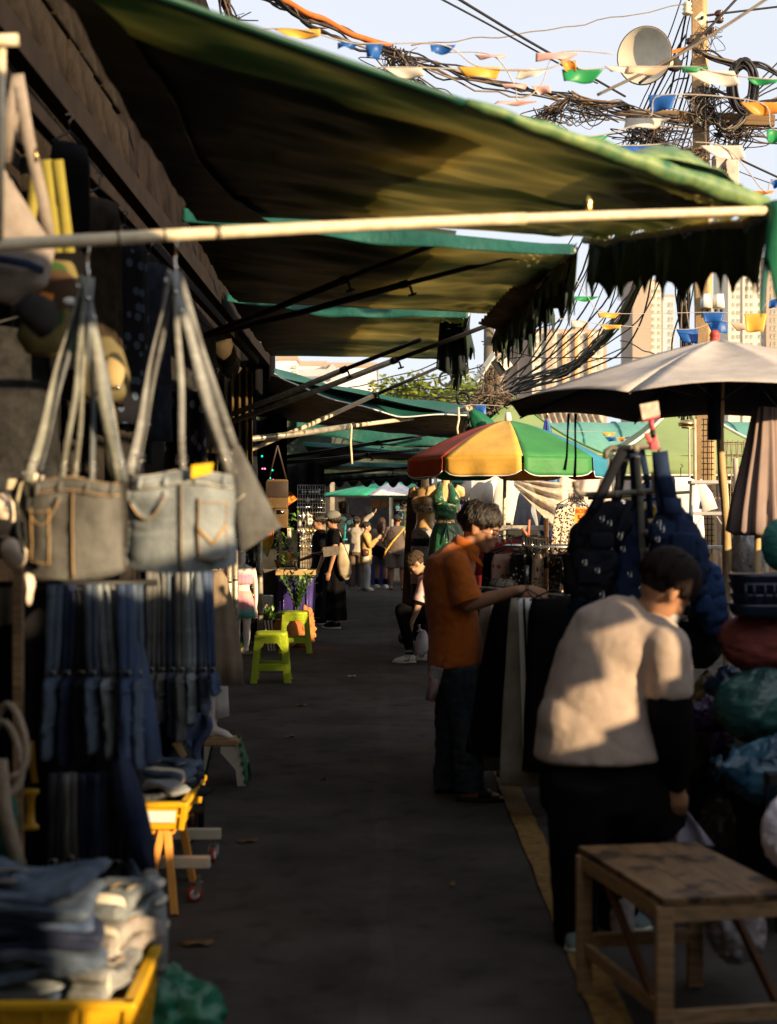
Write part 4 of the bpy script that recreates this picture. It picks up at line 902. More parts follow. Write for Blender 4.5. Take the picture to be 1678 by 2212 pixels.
def orange_man():
 Y=8.3;Q=lambda x,y,d=0:P(x,y,Y+d)
 t=thing('person','man in an orange polo shirt, jeans and glasses looking down at the clothes rack','person',V((.45,Y,0)))
 hc=Q(1038,1144);fwd=V((1,-.36,-.36));up=V((.36,0,1));s=1.16
 shR,shL=Q(985,1218,-.17),Q(1000,1220,.17);hipR,hipL=Q(992,1440,-.09),Q(985,1440,.09)
 elR,wrR=Q(1012,1306,-.22),Q(1118,1274,-.30);elL,wrL=Q(965,1330,.26),Q(940,1425,.22)
 knR,anR,knL,anL=Q(1010,1575,-.10),Q(1015,1700,-.12),Q(972,1570,.10),Q(968,1690,.14)
 def bd(g):
  head(g,hc,fwd,up,s)
  limb(g,[Q(985,1200),Q(1003,1185),Q(1020,1165)],[.065,.058,.056])
  g.loft([Q(990,1195),Q(975,1230),Q(975,1290),Q(985,1350),Q(985,1400),Q(988,1450)],[.09,.13,.125,.125,.125,.11],[.11,.19,.17,.155,.155,.15],n=20,ref=(1,0,0))
  limb(g,[shR,shR.lerp(elR,.5),elR],[.062,.054,.044]);limb(g,[elR,elR.lerp(wrR,.4),wrR],[.044,.042,.028])
  limb(g,[shL,shL.lerp(elL,.5),elL],[.062,.052,.042]);limb(g,[elL,elL.lerp(wrL,.4),wrL],[.042,.040,.027])
  hand(g,wrR+V((.012,0,0)),(1,-.05,-.22),(.3,-.2,-1),(-.15,1,-.3),1.08,curl=.42)
  hand(g,wrL,(-.1,.05,-1),(1,0,0),(0,-1,0),1.0,curl=.75)
  for a,k,b_ in((hipR,knR,anR),(hipL,knL,anL)):limb(g,[a,a.lerp(k,.5),k],[.088,.075,.055]);limb(g,[k,k.lerp(b_,.35),b_],[.055,.055,.036])
  for a,dx in((anR,.17),(anL,.15)):g.loft([V((a.x-.06,a.y,.045)),V((a.x,a.y,.055)),V((a.x+dx*.6,a.y,.038)),V((a.x+dx,a.y,.028))],[.028,.042,.026,.012],[.03,.038,.045,.03],n=12,ref=(0,0,1));g.loft([a,V((a.x,a.y,.05))],[.036,.036],n=12)
 b_=body(t,bd,SKIN,.0085,3);w=None
 g=G();w=head(g,hc,fwd,up,s);eyes(t,w,s,None);hair(t,hc,fwd,up,s,'mop',seed=4)
 g=G()
 for q in(-1,1):
  g.tube([w(q*.034+.024*math.cos(a),.098,.002+.019*math.sin(a))for a in[k*math.pi/7 for k in range(15)]],.0016,n=5)
  g.tube([w(q*.058,.096,.008),w(q*.076,.06,.010),w(q*.080,-.005,.012)],.0016,n=5)
 g.tube([w(-.01,.10,.006),w(.01,.10,.006)],.0016,n=5);g.out('glasses',M_CHROME,t)
 M_OR=mat('orange_cotton',(0.40,0.098,0.010),rough=.85,ns=14,na=.12,bs=180,bst=.15,sheen=.2)
 def shirt(g):
  g.loft([Q(1012,1172),Q(1002,1184),Q(992,1200),Q(972,1225),Q(968,1255),Q(972,1300),Q(980,1350),Q(982,1395),Q(983,1436)],[.062,.078,.105,.145,.155,.150,.150,.158,.164],[.066,.085,.140,.205,.205,.19,.18,.185,.19],n=24,ref=(1,0,0))
  limb(g,[shR,shR.lerp(elR,.75)],[.082,.082]);g.loft([shR.lerp(elR,.45),shR.lerp(elR,.93)],[.080,.092],n=16)
  limb(g,[shL,shL.lerp(elL,.75)],[.08,.078])
 cloth(t,'polo_shirt',M_OR,shirt,.010,5,fn=lambda p:.010*N((p.x*.7+p.z*.5,p.y,p.z*.8-p.x*.5),7,3)+.006*abs(N((p.x-p.z,p.y,p.z+p.x*.6),13,5))+.003*N(p,30,2))
 g=G();cc=w(0,-.075,-.115)
 g.loft([Q(998,1192),Q(1006,1178),Q(1012,1168)],[.090,.084,.080],[.096,.088,.084],n=26,ref=(1,0,-.4),fn=lambda i,a:1+(.10 if abs(a)<.5 or abs(a-6.283)<.5 else 0));g.out('collar',M_OR,t)
 g=G();g.prism([Q(1012,1188,-.10),Q(1036,1206,-.10),Q(1044,1224,-.10),Q(1018,1206,-.11)],(0,-1,0),.005);g.out('collar_tip',M_OR,t,bevel=.002)
 g=G();g.loft([elR.lerp(shR,.09),elR.lerp(shR,.05)],[.094,.093],n=20);g.out('cuff_hem',M_OR,t)
 MJ=denim('jeans_dark',(0.022,0.032,0.045),.08)
 def jn(g):
  g.loft([Q(985,1420),Q(988,1450),Q(990,1480)],[.145,.145,.13],[.17,.17,.165],n=20,ref=(1,0,0))
  for a,k,n2,wd in((hipR,knR,anR,1.0),(hipL,knL,anL,.95)):
   g.loft([a,a.lerp(k,.5),k,k.lerp(n2,.5),n2+V((0,0,-.02))],[.125*wd,.112*wd,.092,.085,.088],[.10,.095,.085,.08,.08],n=18,ref=(1,0,0))
 cloth(t,'jeans',MJ,jn,.011,3,fn=lambda p:.008*N((p.x,p.y,p.z*2.2),9,6)+.006*N((p.x*.5,p.y*.5,p.z*2),22,8)*(1.6 if p.z<.35 else .7))
 g=G();g.tube([Q(1010,1450,-.20),Q(1012,1520,-.20),Q(1016,1600,-.195),Q(1020,1690,-.20)],.0018,n=5);g.out('side_seam',MJ,t)
 SD=mat('black_rubber',(.012,.012,.012),rough=.6)
 for a,dx in((anR,.19),(anL,.17)):
  g=G();z=.012;g.loft([V((a.x-.08,a.y,z)),V((a.x-.05,a.y,z)),V((a.x+dx*.6,a.y,z)),V((a.x+dx,a.y,z))],[.012]*4,[.025,.042,.052,.028],n=14,ref=(0,0,1),sq=.6);so_=g.out('sandal',SD,t)
  g=G();g.loft([V((a.x+dx*.25,a.y,.05)),V((a.x+dx*.62,a.y,.036))],[.037,.031],[.048,.052],n=14,ref=(0,0,1));g.out('sandal_strap',SD,so_)
 return wrL
wl=orange_man()
Y=8.12;c0=P(929,1513,Y)
t=thing('drink_cup','clear plastic cup of dark red iced drink held low behind the man in orange','cup',c0)
ax=V((.20,0,1)).normalized()
g=G();g.lathe([(.028,0),(.031,.06),(.035,.13)],c0,axis=ax,n=20);g.out('drink',mat('red_drink',(.16,.008,.02),rough=.15,spec=.6),t)
g=G();g.lathe([(.029,-.002),(.032,.06),(.037,.135),(.040,.19),(.042,.195)],c0,axis=ax,n=20);g.out('cup_wall',mat('clear_cup',(.7,.65,.65),rough=.1,alpha=.28),t)
g=G();g.tube([c0+ax*.05+V((.01,0,0)),c0+ax*.24+V((.035,0,0))],.004);g.out('straw',M_BLACKMET,t)
def bending():
 Y=5.45;Q=lambda x,y,d=0:P(x,y,Y+d)
 t=thing('person','person bending over in a beige shirt, black trousers and black arm sleeves','person',V((.85,Y,0)))
 hc=Q(1436,1276,.02);fwd=V((.85,.42,-.85));up=V((.6,.1,.9));s=1.12
 shN,shF=Q(1440,1395,-.12),Q(1370,1350,.24);elN,wrN=Q(1448,1540,-.10),Q(1462,1690,.0)
 elF,wrF=Q(1430,1500,.26),Q(1450,1620,.30)
 hipN,hipF=Q(1256,1680,-.06),Q(1330,1680,.14);knN,anN,knF,anF=Q(1243,1860,-.02),Q(1245,2030,.02),Q(1335,1860,.18),Q(1335,2010,.26)
 def bd(g):
  head(g,hc,fwd,up,s);limb(g,[Q(1375,1345,.05),Q(1400,1320,.03),Q(1420,1300,.02)],[.07,.06,.058])
  g.loft([Q(1390,1345,.04),Q(1340,1400,.04),Q(1290,1500,.03),Q(1280,1600,.03),Q(1285,1660,.03)],[.10,.12,.12,.12,.12],[.08,.10,.10,.10,.10],n=20,ref=(1,0,-.4))
  for a,b_,c_ in((shN,elN,wrN),(shF,elF,wrF)):
   limb(g,[a,a.lerp(b_,.5),b_],[.062,.052,.042]);limb(g,[b_,b_.lerp(c_,.4),c_],[.042,.039,.026])
   hand(g,c_,(.1,.1,-1),(-1,.2,0),(0,1,0),1.0,curl=.5)
  for a,k,b_ in((hipN,knN,anN),(hipF,knF,anF)):limb(g,[a,a.lerp(k,.5),k],[.055,.06,.05]);limb(g,[k,k.lerp(b_,.35),b_],[.052,.052,.036]);g.loft([b_,V((b_.x,b_.y,.05))],[.036,.036],n=12)
 body(t,bd,SKIN,.011,3)
 g=G();w=head(g,hc,fwd,up,s);hair(t,hc,fwd,up,s,'mop',m_=mat('brown_black_hair',(.016,.010,.008),rough=.8,spec=.12,ns=40,na=.5,bs=120,bst=.5,stretch=(1,1,.2)),seed=9)
 g=G();g.ell(w(0,.070,-.055),(.052*s,.040*s,.042*s),basis(fwd,up),18,12);g.out('face_mask',mat('mask_grey',(.45,.45,.44),rough=.8),t)
 g=G();g.tube([w(-.078,-.005,.01),w(-.076,.05,.005),w(-.058,.092,.002)],.002*s,n=5);g.tube([w(-.078,-.01,-.02),w(-.07,.04,-.045)],.0015,n=5);g.out('glasses',M_CHROME,t)
 M_BG=mat('beige_cotton',(0.40,0.315,0.26),rough=.9,ns=16,na=.08,bs=170,bst=.12,sheen=.2)
 def shirt(g):
  g.loft([Q(1392,1322,.04),Q(1372,1335,.04),Q(1335,1375,.04),Q(1310,1430,.03),Q(1298,1490,.02),Q(1292,1550,.02),Q(1290,1600,.02),Q(1290,1640,.02)],[.07,.125,.185,.20,.21,.225,.238,.245],[.09,.14,.165,.165,.165,.175,.19,.20],n=30,ref=(1,0,-.25))
  g.ell(Q(1222,1555,.0),(.11,.13,.13));g.ell(Q(1350,1400,0),(.17,.15,.15));g.ell(Q(1395,1378,-.01),(.14,.14,.10))
  limb(g,[shN,shN.lerp(elN,.3),shN.lerp(elN,.62)],[.088,.090,.088]);g.loft([shN.lerp(elN,.3),shN.lerp(elN,.74)],[.09,.092],n=18)
  limb(g,[shF,shF.lerp(elF,.6)],[.085,.085])
 cloth(t,'shirt',M_BG,shirt,.011,16,fn=lambda p:.005*N((p.x,p.y*.6,p.z*.6),6,3)-.003*max(0,.10-abs(N((p.x*.4+p.z*.5,p.y,p.z*.3-p.x*.5),7,8)))/.10+.003*abs(N((p.x*1.2-p.z,p.y,p.z*.7+p.x*.4),10,5))*(1 if p.z<1.05 else .5)+.002*N(p,34,2))
 g=G();g.loft([Q(1384,1334,.035),Q(1398,1322,.03)],[.088,.080],[.098,.088],n=26,ref=(1,0,1));g.out('neck_rib',M_BG,t)
 def slv(g):limb(g,[shN.lerp(elN,.68),elN,elN.lerp(wrN,.5),wrN],[.088,.084,.072,.042]);limb(g,[shF.lerp(elF,.6),elF,wrF],[.07,.062,.04])
 cloth(t,'arm_sleeve',M_BLACKCL,slv,.011,4,.004,12)
 def tr(g):
  g.loft([Q(1290,1625,.03),Q(1292,1680,.03),Q(1292,1740,.04)],[.205,.228,.222],[.15,.175,.175],n=24,ref=(1,0,0))
  g.ell(Q(1240,1690,-.02),(.11,.13,.13));g.ell(Q(1350,1720,.05),(.18,.14,.18))
  for a,k,n2 in((hipN,knN,anN),(hipF,knF,anF)):
   g.loft([a,a.lerp(k,.5),k,k.lerp(n2,.5),n2+V((0,0,.0))],[.125,.118,.10,.088,.085],[.14,.125,.10,.09,.085],n=18,ref=(1,0,0))
  g.loft([Q(1370,1650,.10),Q(1400,1740,.12),Q(1430,1790,.14)],[.11,.13,.12],n=16)
 cloth(t,'trousers',M_BLACKCL,tr,.013,5,.008,8)
 for a,f in((anN,(-.02,-.16)),(anF,(.10,-.12))):
  shoe(t,(a.x,a.y,0),(a.x+f[0],a.y+f[1],0),0,mat('grey_teal_knit',(.12,.16,.16),rough=.8),mat('cream_rubber',(.5,.46,.38),rough=.6))
  sock(t,V((a.x,a.y,.08)),V((a.x,a.y,.13)),.043,mat('teal_sock',(.03,.10,.12),rough=.9))
bending()
def seated():
 Y=15.9;Q=lambda x,y,d=0:P(x,y,Y+d)
 t=thing('person','seated man in a pink shirt and black trousers leaning forward with his head bowed','person',V((.4,Y,0)))
 hc=Q(898,1218,-.02);fwd=V((-.75,.0,-.72));up=V((-.6,0,.8));s=1.0
 shN,shF=Q(916,1264,-.16),Q(920,1260,.17);elN,wrN=Q(900,1316,-.20),Q(888,1347,-.16);elF,wrF=Q(900,1318,.15),Q(882,1345,.1)
 hpN,hpF=Q(940,1330,-.1),Q(945,1330,.1);knN,anN=Q(868,1318,-.13),Q(884,1400,-.14);knF,anF=Q(885,1322,.14),Q(925,1398,.12)
 def bd(g):
  head(g,hc,fwd,up,s);limb(g,[Q(932,1245),Q(918,1232)],[.06,.056]);g.loft([Q(925,1250),Q(938,1290),Q(945,1335)],[.1,.13,.13],[.15,.15,.14],n=16,ref=(1,0,0))
  for a,b_,c_ in((shN,elN,wrN),(shF,elF,wrF)):limb(g,[a,b_],[.055,.04]);limb(g,[b_,c_],[.042,.028]);hand(g,c_,(-.3,.3,-1),(-1,0,0),(0,1,0),1,.6)
  for a,k,b_ in((hpN,knN,anN),(hpF,knF,anF)):limb(g,[a,k,b_],[.08,.055,.035])
 body(t,bd,SKIN2,.013,3);hair(t,hc,fwd,up,s,'curly',mat('brown_hair',(.06,.035,.018),rough=.55,bs=120,bst=.6),seed=3)
 MP=mat('pink_jersey',(.74,.50,.50),rough=.8,na=.06)
 cloth(t,'shirt',MP,lambda g:(g.loft([Q(916,1240),Q(926,1262),Q(938,1300),Q(945,1340)],[.08,.14,.155,.15],[.11,.19,.18,.17],n=20,ref=(1,0,0)),limb(g,[shN,shN.lerp(elN,.6)],[.075,.078]),limb(g,[shF,shF.lerp(elF,.6)],[.075,.078])),.014,4,.008,8)
 g=G();q=shN.lerp(elN,.72);d=(elN-shN).normalized();g.loft([q-d*.012,q+d*.014],[.080,.080],n=18);g.out('cuff_trim',M_BLACKCL,t)
 g=G();g.box(Q(912,1290,-.245),(.05,.006,.04));g.out('sleeve_badge',mat('badge_teal',(.02,.14,.12)),t,smooth=False)
 cloth(t,'trousers',M_BLACKCL,lambda g:(g.loft([Q(950,1330),Q(940,1345)],[.15,.14],[.17,.16],n=16,ref=(1,0,0)),limb(g,[hpN,hpN.lerp(knN,.5),knN],[.1,.095,.082]),limb(g,[knN,anN],[.08,.052]),limb(g,[hpF,knF],[.1,.082]),limb(g,[knF,anF],[.08,.055])),.014,4,.006,9)
 CR=mat('cream_rubber',(.5,.46,.38),rough=.6)
 shoe(t,(anN.x,anN.y,0),(anN.x-.18,anN.y-.05,0),0,mat('white_leather',(.62,.58,.52),rough=.5),CR,stripes=M_BLACKMET,w_=.055);shoe(t,(anF.x,anF.y,0),(anF.x-.17,anF.y,0),0,mat('white_leather',(.62,.58,.52),rough=.5),CR)
 k=sock(t,V((anN.x,anN.y,.10)),V((anN.x+.01,anN.y,.18)),.045,M_NAVYCL);text('sock_lettering','NIKE',.035,V((anN.x-.005,anN.y-.048,.135)),k,M_WHITECL)
 sock(t,V((anF.x,anF.y,.10)),V((anF.x,anF.y,.18)),.045,M_NAVYCL)
seated()
t=thing('plastic_stool','low stool under the seated man in pink, mostly hidden','stool',P(950,1420,15.9));c=V((.58,15.9,0))
g=G();g.box(c+V((0,0,.42)),(.3,.3,.03));g.out('seat',M_CHAR,t,bevel=.005)
for x in(-.12,.12):
 for y in(-.12,.12):g=G();g.bar(c+V((x,y,.41)),c+V((x*1.15,y*1.15,0)),.03,.03);g.out('leg',M_CHAR,t)
plastic_bag('plastic_bag','white and pink printed carrier bag hanging beside the seated man',P(912,1392,15.6),.075,.06,.16,mat('white_film',(.62,.5,.55),rough=.4,transl=.3,ns=7,col2=(.72,.68,.70)),5,neck=P(905,1352,15.6),n=24)
plastic_bag('plastic_bag','small dark bag on the ground behind the shoe of the seated man',P(874,1378,16.3),.08,.07,.09,mat('dark_film',(.05,.03,.02),rough=.35),8,n=24)
def stander(label,Y,x,yh,yf,face,gar,hs='short',hm=None,lean=0.0,arms=None,skin=SKIN,hatm=None,wide=1.0,seed=1,feet=None,group=None,long_skirt=None,up=None,shorts=None,sock_m=None,shoe_m=None,sandals=False):
 """x column of the body, yh top of the head, yf soles; face = facing direction (vector)"""
 top,base=P(x,yh,Y),P(x,yf,Y);H=top.z;k=H/1.7;b0=V((base.x,Y,0))
 f=V(face).normalized();r_=V((f.y,-f.x,0))
 t=thing('person',label,'person',b0,group)
 def W(a,fw,z):return b0+r_*a*k*wide+f*(fw+lean*max(0,z-.9))*k+V((0,0,z*k))
 hc=W(0,.03,1.585);s=k*.98
 hf=(f+V((0,0,-.28 if lean>0 else-.08)))if up is None else f+V((0,0,up))
 arms=arms or{}
 sh={q:W(q*.175,0,1.385)for q in(-1,1)}
 el={q:W(*arms.get(('e',q),(q*.24,-.02,1.10)))for q in(-1,1)};wr={q:W(*arms.get(('w',q),(q*.25,.07,.86)))for q in(-1,1)}
 hp={q:W(q*.095,0,.90)for q in(-1,1)};kn={q:W(q*.10,.02,.48)for q in(-1,1)};an={q:W(q*.11*(feet or 1),-.01,.085)for q in(-1,1)}
 def bd(g):
  head(g,hc,hf,(0,0,1),s);limb(g,[W(0,-.01,1.40),W(0,.01,1.50)],[.058*k,.052*k])
  g.loft([W(0,0,1.43),W(0,0,1.3),W(0,0,1.1),W(0,0,.92)],[.09*k,.11*k,.10*k,.11*k],[.12*k,.16*k,.13*k,.15*k],n=16,ref=f)
  for q in(-1,1):
   limb(g,[sh[q],el[q]],[.052*k,.038*k]);limb(g,[el[q],wr[q]],[.038*k,.025*k]);hand(g,wr[q],wr[q]-el[q],f+r_*(-q)*.2,r_*(-q),.95*k,.5)
   limb(g,[hp[q],kn[q]],[.085*k*wide,.055*k]);g.loft([kn[q],kn[q].lerp(an[q],.3),an[q]],[.055*k*wide,.056*k*wide,.036*k],n=14);g.loft([an[q],an[q]-V((0,0,.04))],[.036*k]*2,n=10)
   if sandals:a=an[q];g.loft([a-f*.06-V((0,0,.04)),a+f*.05-V((0,0,.04)),a+f*.16-V((0,0,.055))],[.03,.03,.015],[.03,.045,.03],n=12,ref=(0,0,1))
 body(t,bd,skin,.014,2)
 if hs:hair(t,hc,hf,(0,0,1),s,hs,hm,seed)
 if hatm:
  m=basis(hf,(0,0,1));g=G();g.ell(hc+m@V((0,-.012,.075))*s,(.112*s,.126*s,.085*s),m,20,12);h_=g.out('cap',hatm,t)
  g=G();g.loft([hc+m@V((-.07,.07,.045))*s,hc+m@V((0,.135,.035))*s,hc+m@V((.07,.07,.045))*s],[.006,.008,.006],[.02,.045,.02],n=12,ref=(0,0,1));g.out('cap_brim',hatm,h_)
 top_m,bot_m=gar.get('top'),gar.get('bottom');hem=gar.get('hem',.86);slv=gar.get('sleeve',.55);bx=gar.get('boxy',1.0)
 def shirt(g):
  g.loft([W(0,-.005,1.475),W(0,0,1.43),W(0,0,1.36),W(0,0,1.2),W(0,0,1.0),W(0,0,hem)],[.06*k,.10*k,.135*k*bx,.135*k*bx,.135*k*bx,.15*k*bx],[.07*k,.14*k*wide,.19*k*wide,.175*k*wide*bx,.175*k*wide*bx,.19*k*wide*bx],n=20,ref=f)
  for q in(-1,1):
   if slv<=1:limb(g,[sh[q],sh[q].lerp(el[q],slv)],[.072*k,.072*k])
   else:limb(g,[sh[q],el[q]],[.074*k,.064*k]);limb(g,[el[q],el[q].lerp(wr[q],slv-1)],[.062*k,.050*k])
 cloth(t,gar.get('top_name','shirt'),top_m,shirt,.014,4,.010,8,seed)
 def pant(g):
  if long_skirt:g.loft([W(0,0,1.0),W(0,0,.85),W(0,0,.5),W(0,0,.12)],[.12*k,.15*k,.17*k,.19*k],[.15*k,.18*k,.2*k,.22*k],n=24,ref=f,fn=lambda i,a:1+.05*i*math.sin(7*a));return
  end=gar.get('leg',1.0);fl=gar.get('flare',1.0)
  g.loft([W(0,0,1.0),W(0,0,.86),W(0,0,.80)],[.12*k,.135*k,.12*k],[.15*k*wide,.175*k*wide,.17*k*wide],n=18,ref=f)
  for q in(-1,1):
   a,b_,c_=hp[q],kn[q],an[q]+V((0,0,-.03))
   if end<=.6:g.loft([a,a.lerp(b_,end/.5*.9)],[.11*k*wide,.115*k*wide],n=16)
   else:g.loft([a,b_,b_.lerp(c_,(end-.5)*2)],[.105*k,.082*k*fl,.085*k*fl],n=16)
 cloth(t,gar.get('bottom_name','trousers'),bot_m,pant,.014,4,.009,8,seed+3)
 for q in(-1,1):
  if sandals:
   a=an[q];g=G();g.loft([V((a.x,a.y,.014))-f*.08,V((a.x,a.y,.014)),V((a.x,a.y,.014))+f*.17],[.014]*3,[.03,.05,.035],n=12,ref=(0,0,1),sq=.6);g.loft([V((a.x,a.y,.05))+f*.05,V((a.x,a.y,.035))+f*.12],[.034,.026],[.052,.05],n=12,ref=(0,0,1));g.out('sandal',M_BLACKMET,t)
  else:shoe(t,(an[q].x,an[q].y,0),tuple(V((an[q].x,an[q].y,0))+f*.17),0,shoe_m or M_WHITEPL,mat('cream_rubber',(.5,.46,.38)))
  if sock_m:sock(t,V((an[q].x,an[q].y,.09)),V((an[q].x,an[q].y,.22)),.045*k,sock_m)
 return t,W,sh,el,wr,hc,s,f,r_
TB=mat('taupe_cotton',(.13,.10,.085),rough=.9,na=.12);KH=mat('grey_shorts',(.15,.135,.13),rough=.9,na=.15)
r=stander('stout man seen from behind in brown tee, grey shorts and yellow cross-body strap',31,857,1114,1273,(.12,1,0),dict(top=TB,bottom=KH,leg=.52,hem=.80,boxy=1.12,bottom_name='shorts'),'crop',lean=.16,wide=1.22,sandals=True,seed=2,arms={('e',-1):(-.27,.05,1.12),('w',-1):(-.24,.25,1.0),('e',1):(.25,.08,1.12),('w',1):(.2,.28,1.0)})
t,W=r[0],r[1];g=G();g.ribbon([W(.14,-.02,1.44),W(.10,-.16,1.35),W(-.06,-.19,1.12),W(-.2,-.12,.88),W(-.24,-.08,.72)],.035,.008,(1,0,.4));g.out('strap',mat('yellow_webbing',(.72,.45,.08),rough=.7),t)
g=G();g.ribbon([W(.12,-.05,1.44),W(.17,-.15,1.3),W(.2,-.1,1.1)],.02,.008,(1,0,.4));g.out('strap',mat('yellow_webbing',(.72,.45,.08)),t)
r=stander('long-haired woman in taupe top and denim shorts with a black bag at her hip',31.6,823,1120,1270,(.25,1,0),dict(top=mat('taupe_light',(.24,.18,.14)),bottom=D['mid'],leg=.42,hem=.86,bottom_name='shorts'),'long',mat('auburn_hair',(.05,.02,.012),rough=.5),seed=3,sock_m=M_BLACKCL,lean=.06,arms={('e',-1):(-.25,.08,1.1),('w',-1):(-.2,.25,1.05)})
t,W=r[0],r[1];g=G();g.loft([W(-.05,-.17,.80),W(-.02,-.2,.92),W(.02,-.18,1.03)],[.04,.06,.04],[.16,.19,.13],n=14,ref=(0,1,0));bg_=tag(g.out('handbag',M_BLACKCL,loc=W(0,-.19,.9)),'black handbag worn at the hip of the long-haired woman','bag')
r=stander('woman in a mustard cardigan and pale jeans holding up a phone, brown waist bag',30.6,790,1128,1273,(1,-.1,0),dict(top=mat('mustard_knit',(.52,.34,.13),rough=.95,bs=120),bottom=mat('pale_jeans',(.48,.46,.42),rough=.9),flare=1.25,hem=.66,sleeve=1.8,top_name='cardigan',boxy=1.05),'bun',seed=5,skin=SKIN2,arms={('e',1):(.17,.12,1.12),('w',1):(.12,.30,1.30),('e',-1):(-.17,.12,1.12),('w',-1):(-.12,.30,1.30)},shoe_m=M_CREAM)
t,W=r[0],r[1];eyes(t,lambda x,y,z:r[5]+basis(r[7],(0,0,1))@V((x,y,z))*r[6],r[6],None)
g=G();g.loft([W(.19,-.08,.94),W(.20,0,.95),W(.19,.10,.95)],[.06,.085,.06],[.03,.045,.03],n=14,ref=(0,0,1));tag(g.out('waist_bag',mat('brown_leather',(.09,.03,.02),rough=.35),loc=W(.19,0,.95)),'brown leather waist bag on the woman in the mustard cardigan','bag')
g=G();g.box(W(.0,.40,1.40),(.012,.07,.14));tag(g.out('phone',M_BLACKMET,loc=W(0,.4,1.4),smooth=False),'dark phone held up by the woman in the mustard cardigan','phone')
r=stander('curly-haired boy in a light hooded top with one arm raised over his head',31.3,770,1118,1272,(.35,1,0),dict(top=mat('pale_grey_fleece',(.42,.37,.31),rough=.95),bottom=mat('brown_trousers',(.16,.11,.08),rough=.9),sleeve=1.9,hem=.88),'curly',seed=6,skin=SKIN2,arms={('e',1):(.22,.05,1.66),('w',1):(.40,.05,1.80),('e',-1):(-.2,.1,1.12),('w',-1):(-.15,.25,1.0)},shoe_m=M_CREAM)
r=stander('dark-haired woman in a long black dress walking, left of the woman in the pale cap',21.3,692,1112,1352,(-1,-.2,0),dict(top=M_BLACKCL,bottom=M_BLACKCL,hem=.84,bottom_name='skirt'),'tail',seed=8,long_skirt=True,shoe_m=M_BLACKCL,arms={('e',1):(.2,.05,1.08),('w',1):(.18,.28,1.0)})
r=stander('woman in a pale cap, black top and long black skirt with a cream shoulder bag',20.6,722,1108,1356,(-1,-.15,0),dict(top=M_BLACKCL,bottom=M_BLACKCL,hem=.84,bottom_name='skirt',sleeve=.35),'bob',seed=9,hatm=mat('pale_cap',(.20,.20,.18),rough=.9),long_skirt=True,shoe_m=M_BLACKCL,arms={('e',-1):(-.25,.03,1.10),('w',-1):(-.24,.10,.84),('e',1):(.2,.05,1.1),('w',1):(.15,.24,1.1)})
t,W=r[0],r[1]
g=G();g.ribbon([W(-.10,.0,1.46),W(-.17,-.06,1.42),W(-.16,-.14,1.2),W(-.12,-.22,1.02)],.03,.006,(0,1,.3));o=g.out('shoulder_strap',MC['cream_strap'],t)
soft_bag('shoulder_bag','slouchy cream cloth bag on the back of the woman in the pale cap',[P(748,1252,20.4),P(746,1240,20.4),P(743,1215,20.4),P(738,1190,20.4),P(735,1172,20.4)],[.03,.09,.10,.06,.02],[.03,.07,.07,.04,.02],mat('cream_canvas',(.45,.37,.24),rough=.9))
g=G();g.prism([P(697,1182,20.2),P(731,1178,20.2),P(733,1197,20.2),P(699,1203,20.2)],(0,1,0),.01);tag(g.out('paper',mat('dim_paper',(.14,.12,.10),na=.3,ns=30),loc=P(715,1190,20.0),smooth=False),'folded white printed sheets tucked under the arm of the woman in the cap','paper')
#  RIGHT SIDE
t=thing('wooden_bench','rough stained wooden bench in the lower right corner','bench',V((.95,4.6,0)))
A,B_,C_,D_=V((.655,4.93,.5)),V((1.08,5.0,.5)),V((1.245,4.33,.5)),V((.82,4.25,.5))
MB_=mat('stained_plywood',(0.155,0.088,0.038),rough=.6,ns=4,na=.35,stretch=(2.5,.8,1),bs=30,bst=.25,det=8)
MBs=MB_.node_tree;n_=MBs.nodes;bb=n_['Principled BSDF'];src=bb.inputs['Base Color'].links[0].from_socket
nz=n_.new('ShaderNodeTexNoise');nz.inputs['Scale'].default_value=9;nz.inputs['Detail'].default_value=3;tcx=n_.new('ShaderNodeTexCoord');MBs.links.new(tcx.outputs['Object'],nz.inputs[0])
mr=n_.new('ShaderNodeMapRange');mr.inputs[1].default_value=.52;mr.inputs[2].default_value=.60;MBs.links.new(nz.outputs[0],mr.inputs[0])
mx=n_.new('ShaderNodeMix');mx.data_type='RGBA';mx.inputs[7].default_value=(.035,.018,.012,1);MBs.links.new(mr.outputs[0],mx.inputs[0]);MBs.links.new(src,mx.inputs[6]);MBs.links.new(mx.outputs[2],bb.inputs['Base Color'])
for i in range(3):
 a0,a1_=i/3+.004,(i+1)/3-.004
 g=G();ps=[A.lerp(B_,a0),A.lerp(B_,a1_),D_.lerp(C_,a1_),D_.lerp(C_,a0)];g.prism([p-V((0,0,.022+.001*i))for p in ps][::-1],(0,0,1),.022);g.out('top_board',MB_,t,smooth=False,bevel=.0025)
for p,q in((A,B_),(B_,C_),(C_,D_),(D_,A)):
 cn=(A+C_)/2;g=G();a=p.lerp(cn,.045)-V((0,0,.05));b_=q.lerp(cn,.045)-V((0,0,.05));g.bar(a,b_,.022,.05,ref=(0,0,1));g.out('apron_rail',M_WOOD,t,smooth=False,bevel=.002)
for p in(A,B_,C_,D_):
 cn=(A+C_)/2;q=p.lerp(cn,.065);g=G();g.bar(q+V((0,0,-.028)),V((q.x,q.y,0)),.04,.052);g.out('leg',M_WOOD,t,smooth=False,bevel=.003)
for p,q,z in((A,B_,.18),(D_,C_,.13),(A,D_,.15)):
 cn=(A+C_)/2;a,b_=p.lerp(cn,.09),q.lerp(cn,.09);g=G();g.bar(V((a.x,a.y,z)),V((b_.x,b_.y,z)),.022,.045,ref=(0,0,1));g.out('stretcher',M_WOOD,t,smooth=False,bevel=.002)
cn=(A+C_)/2
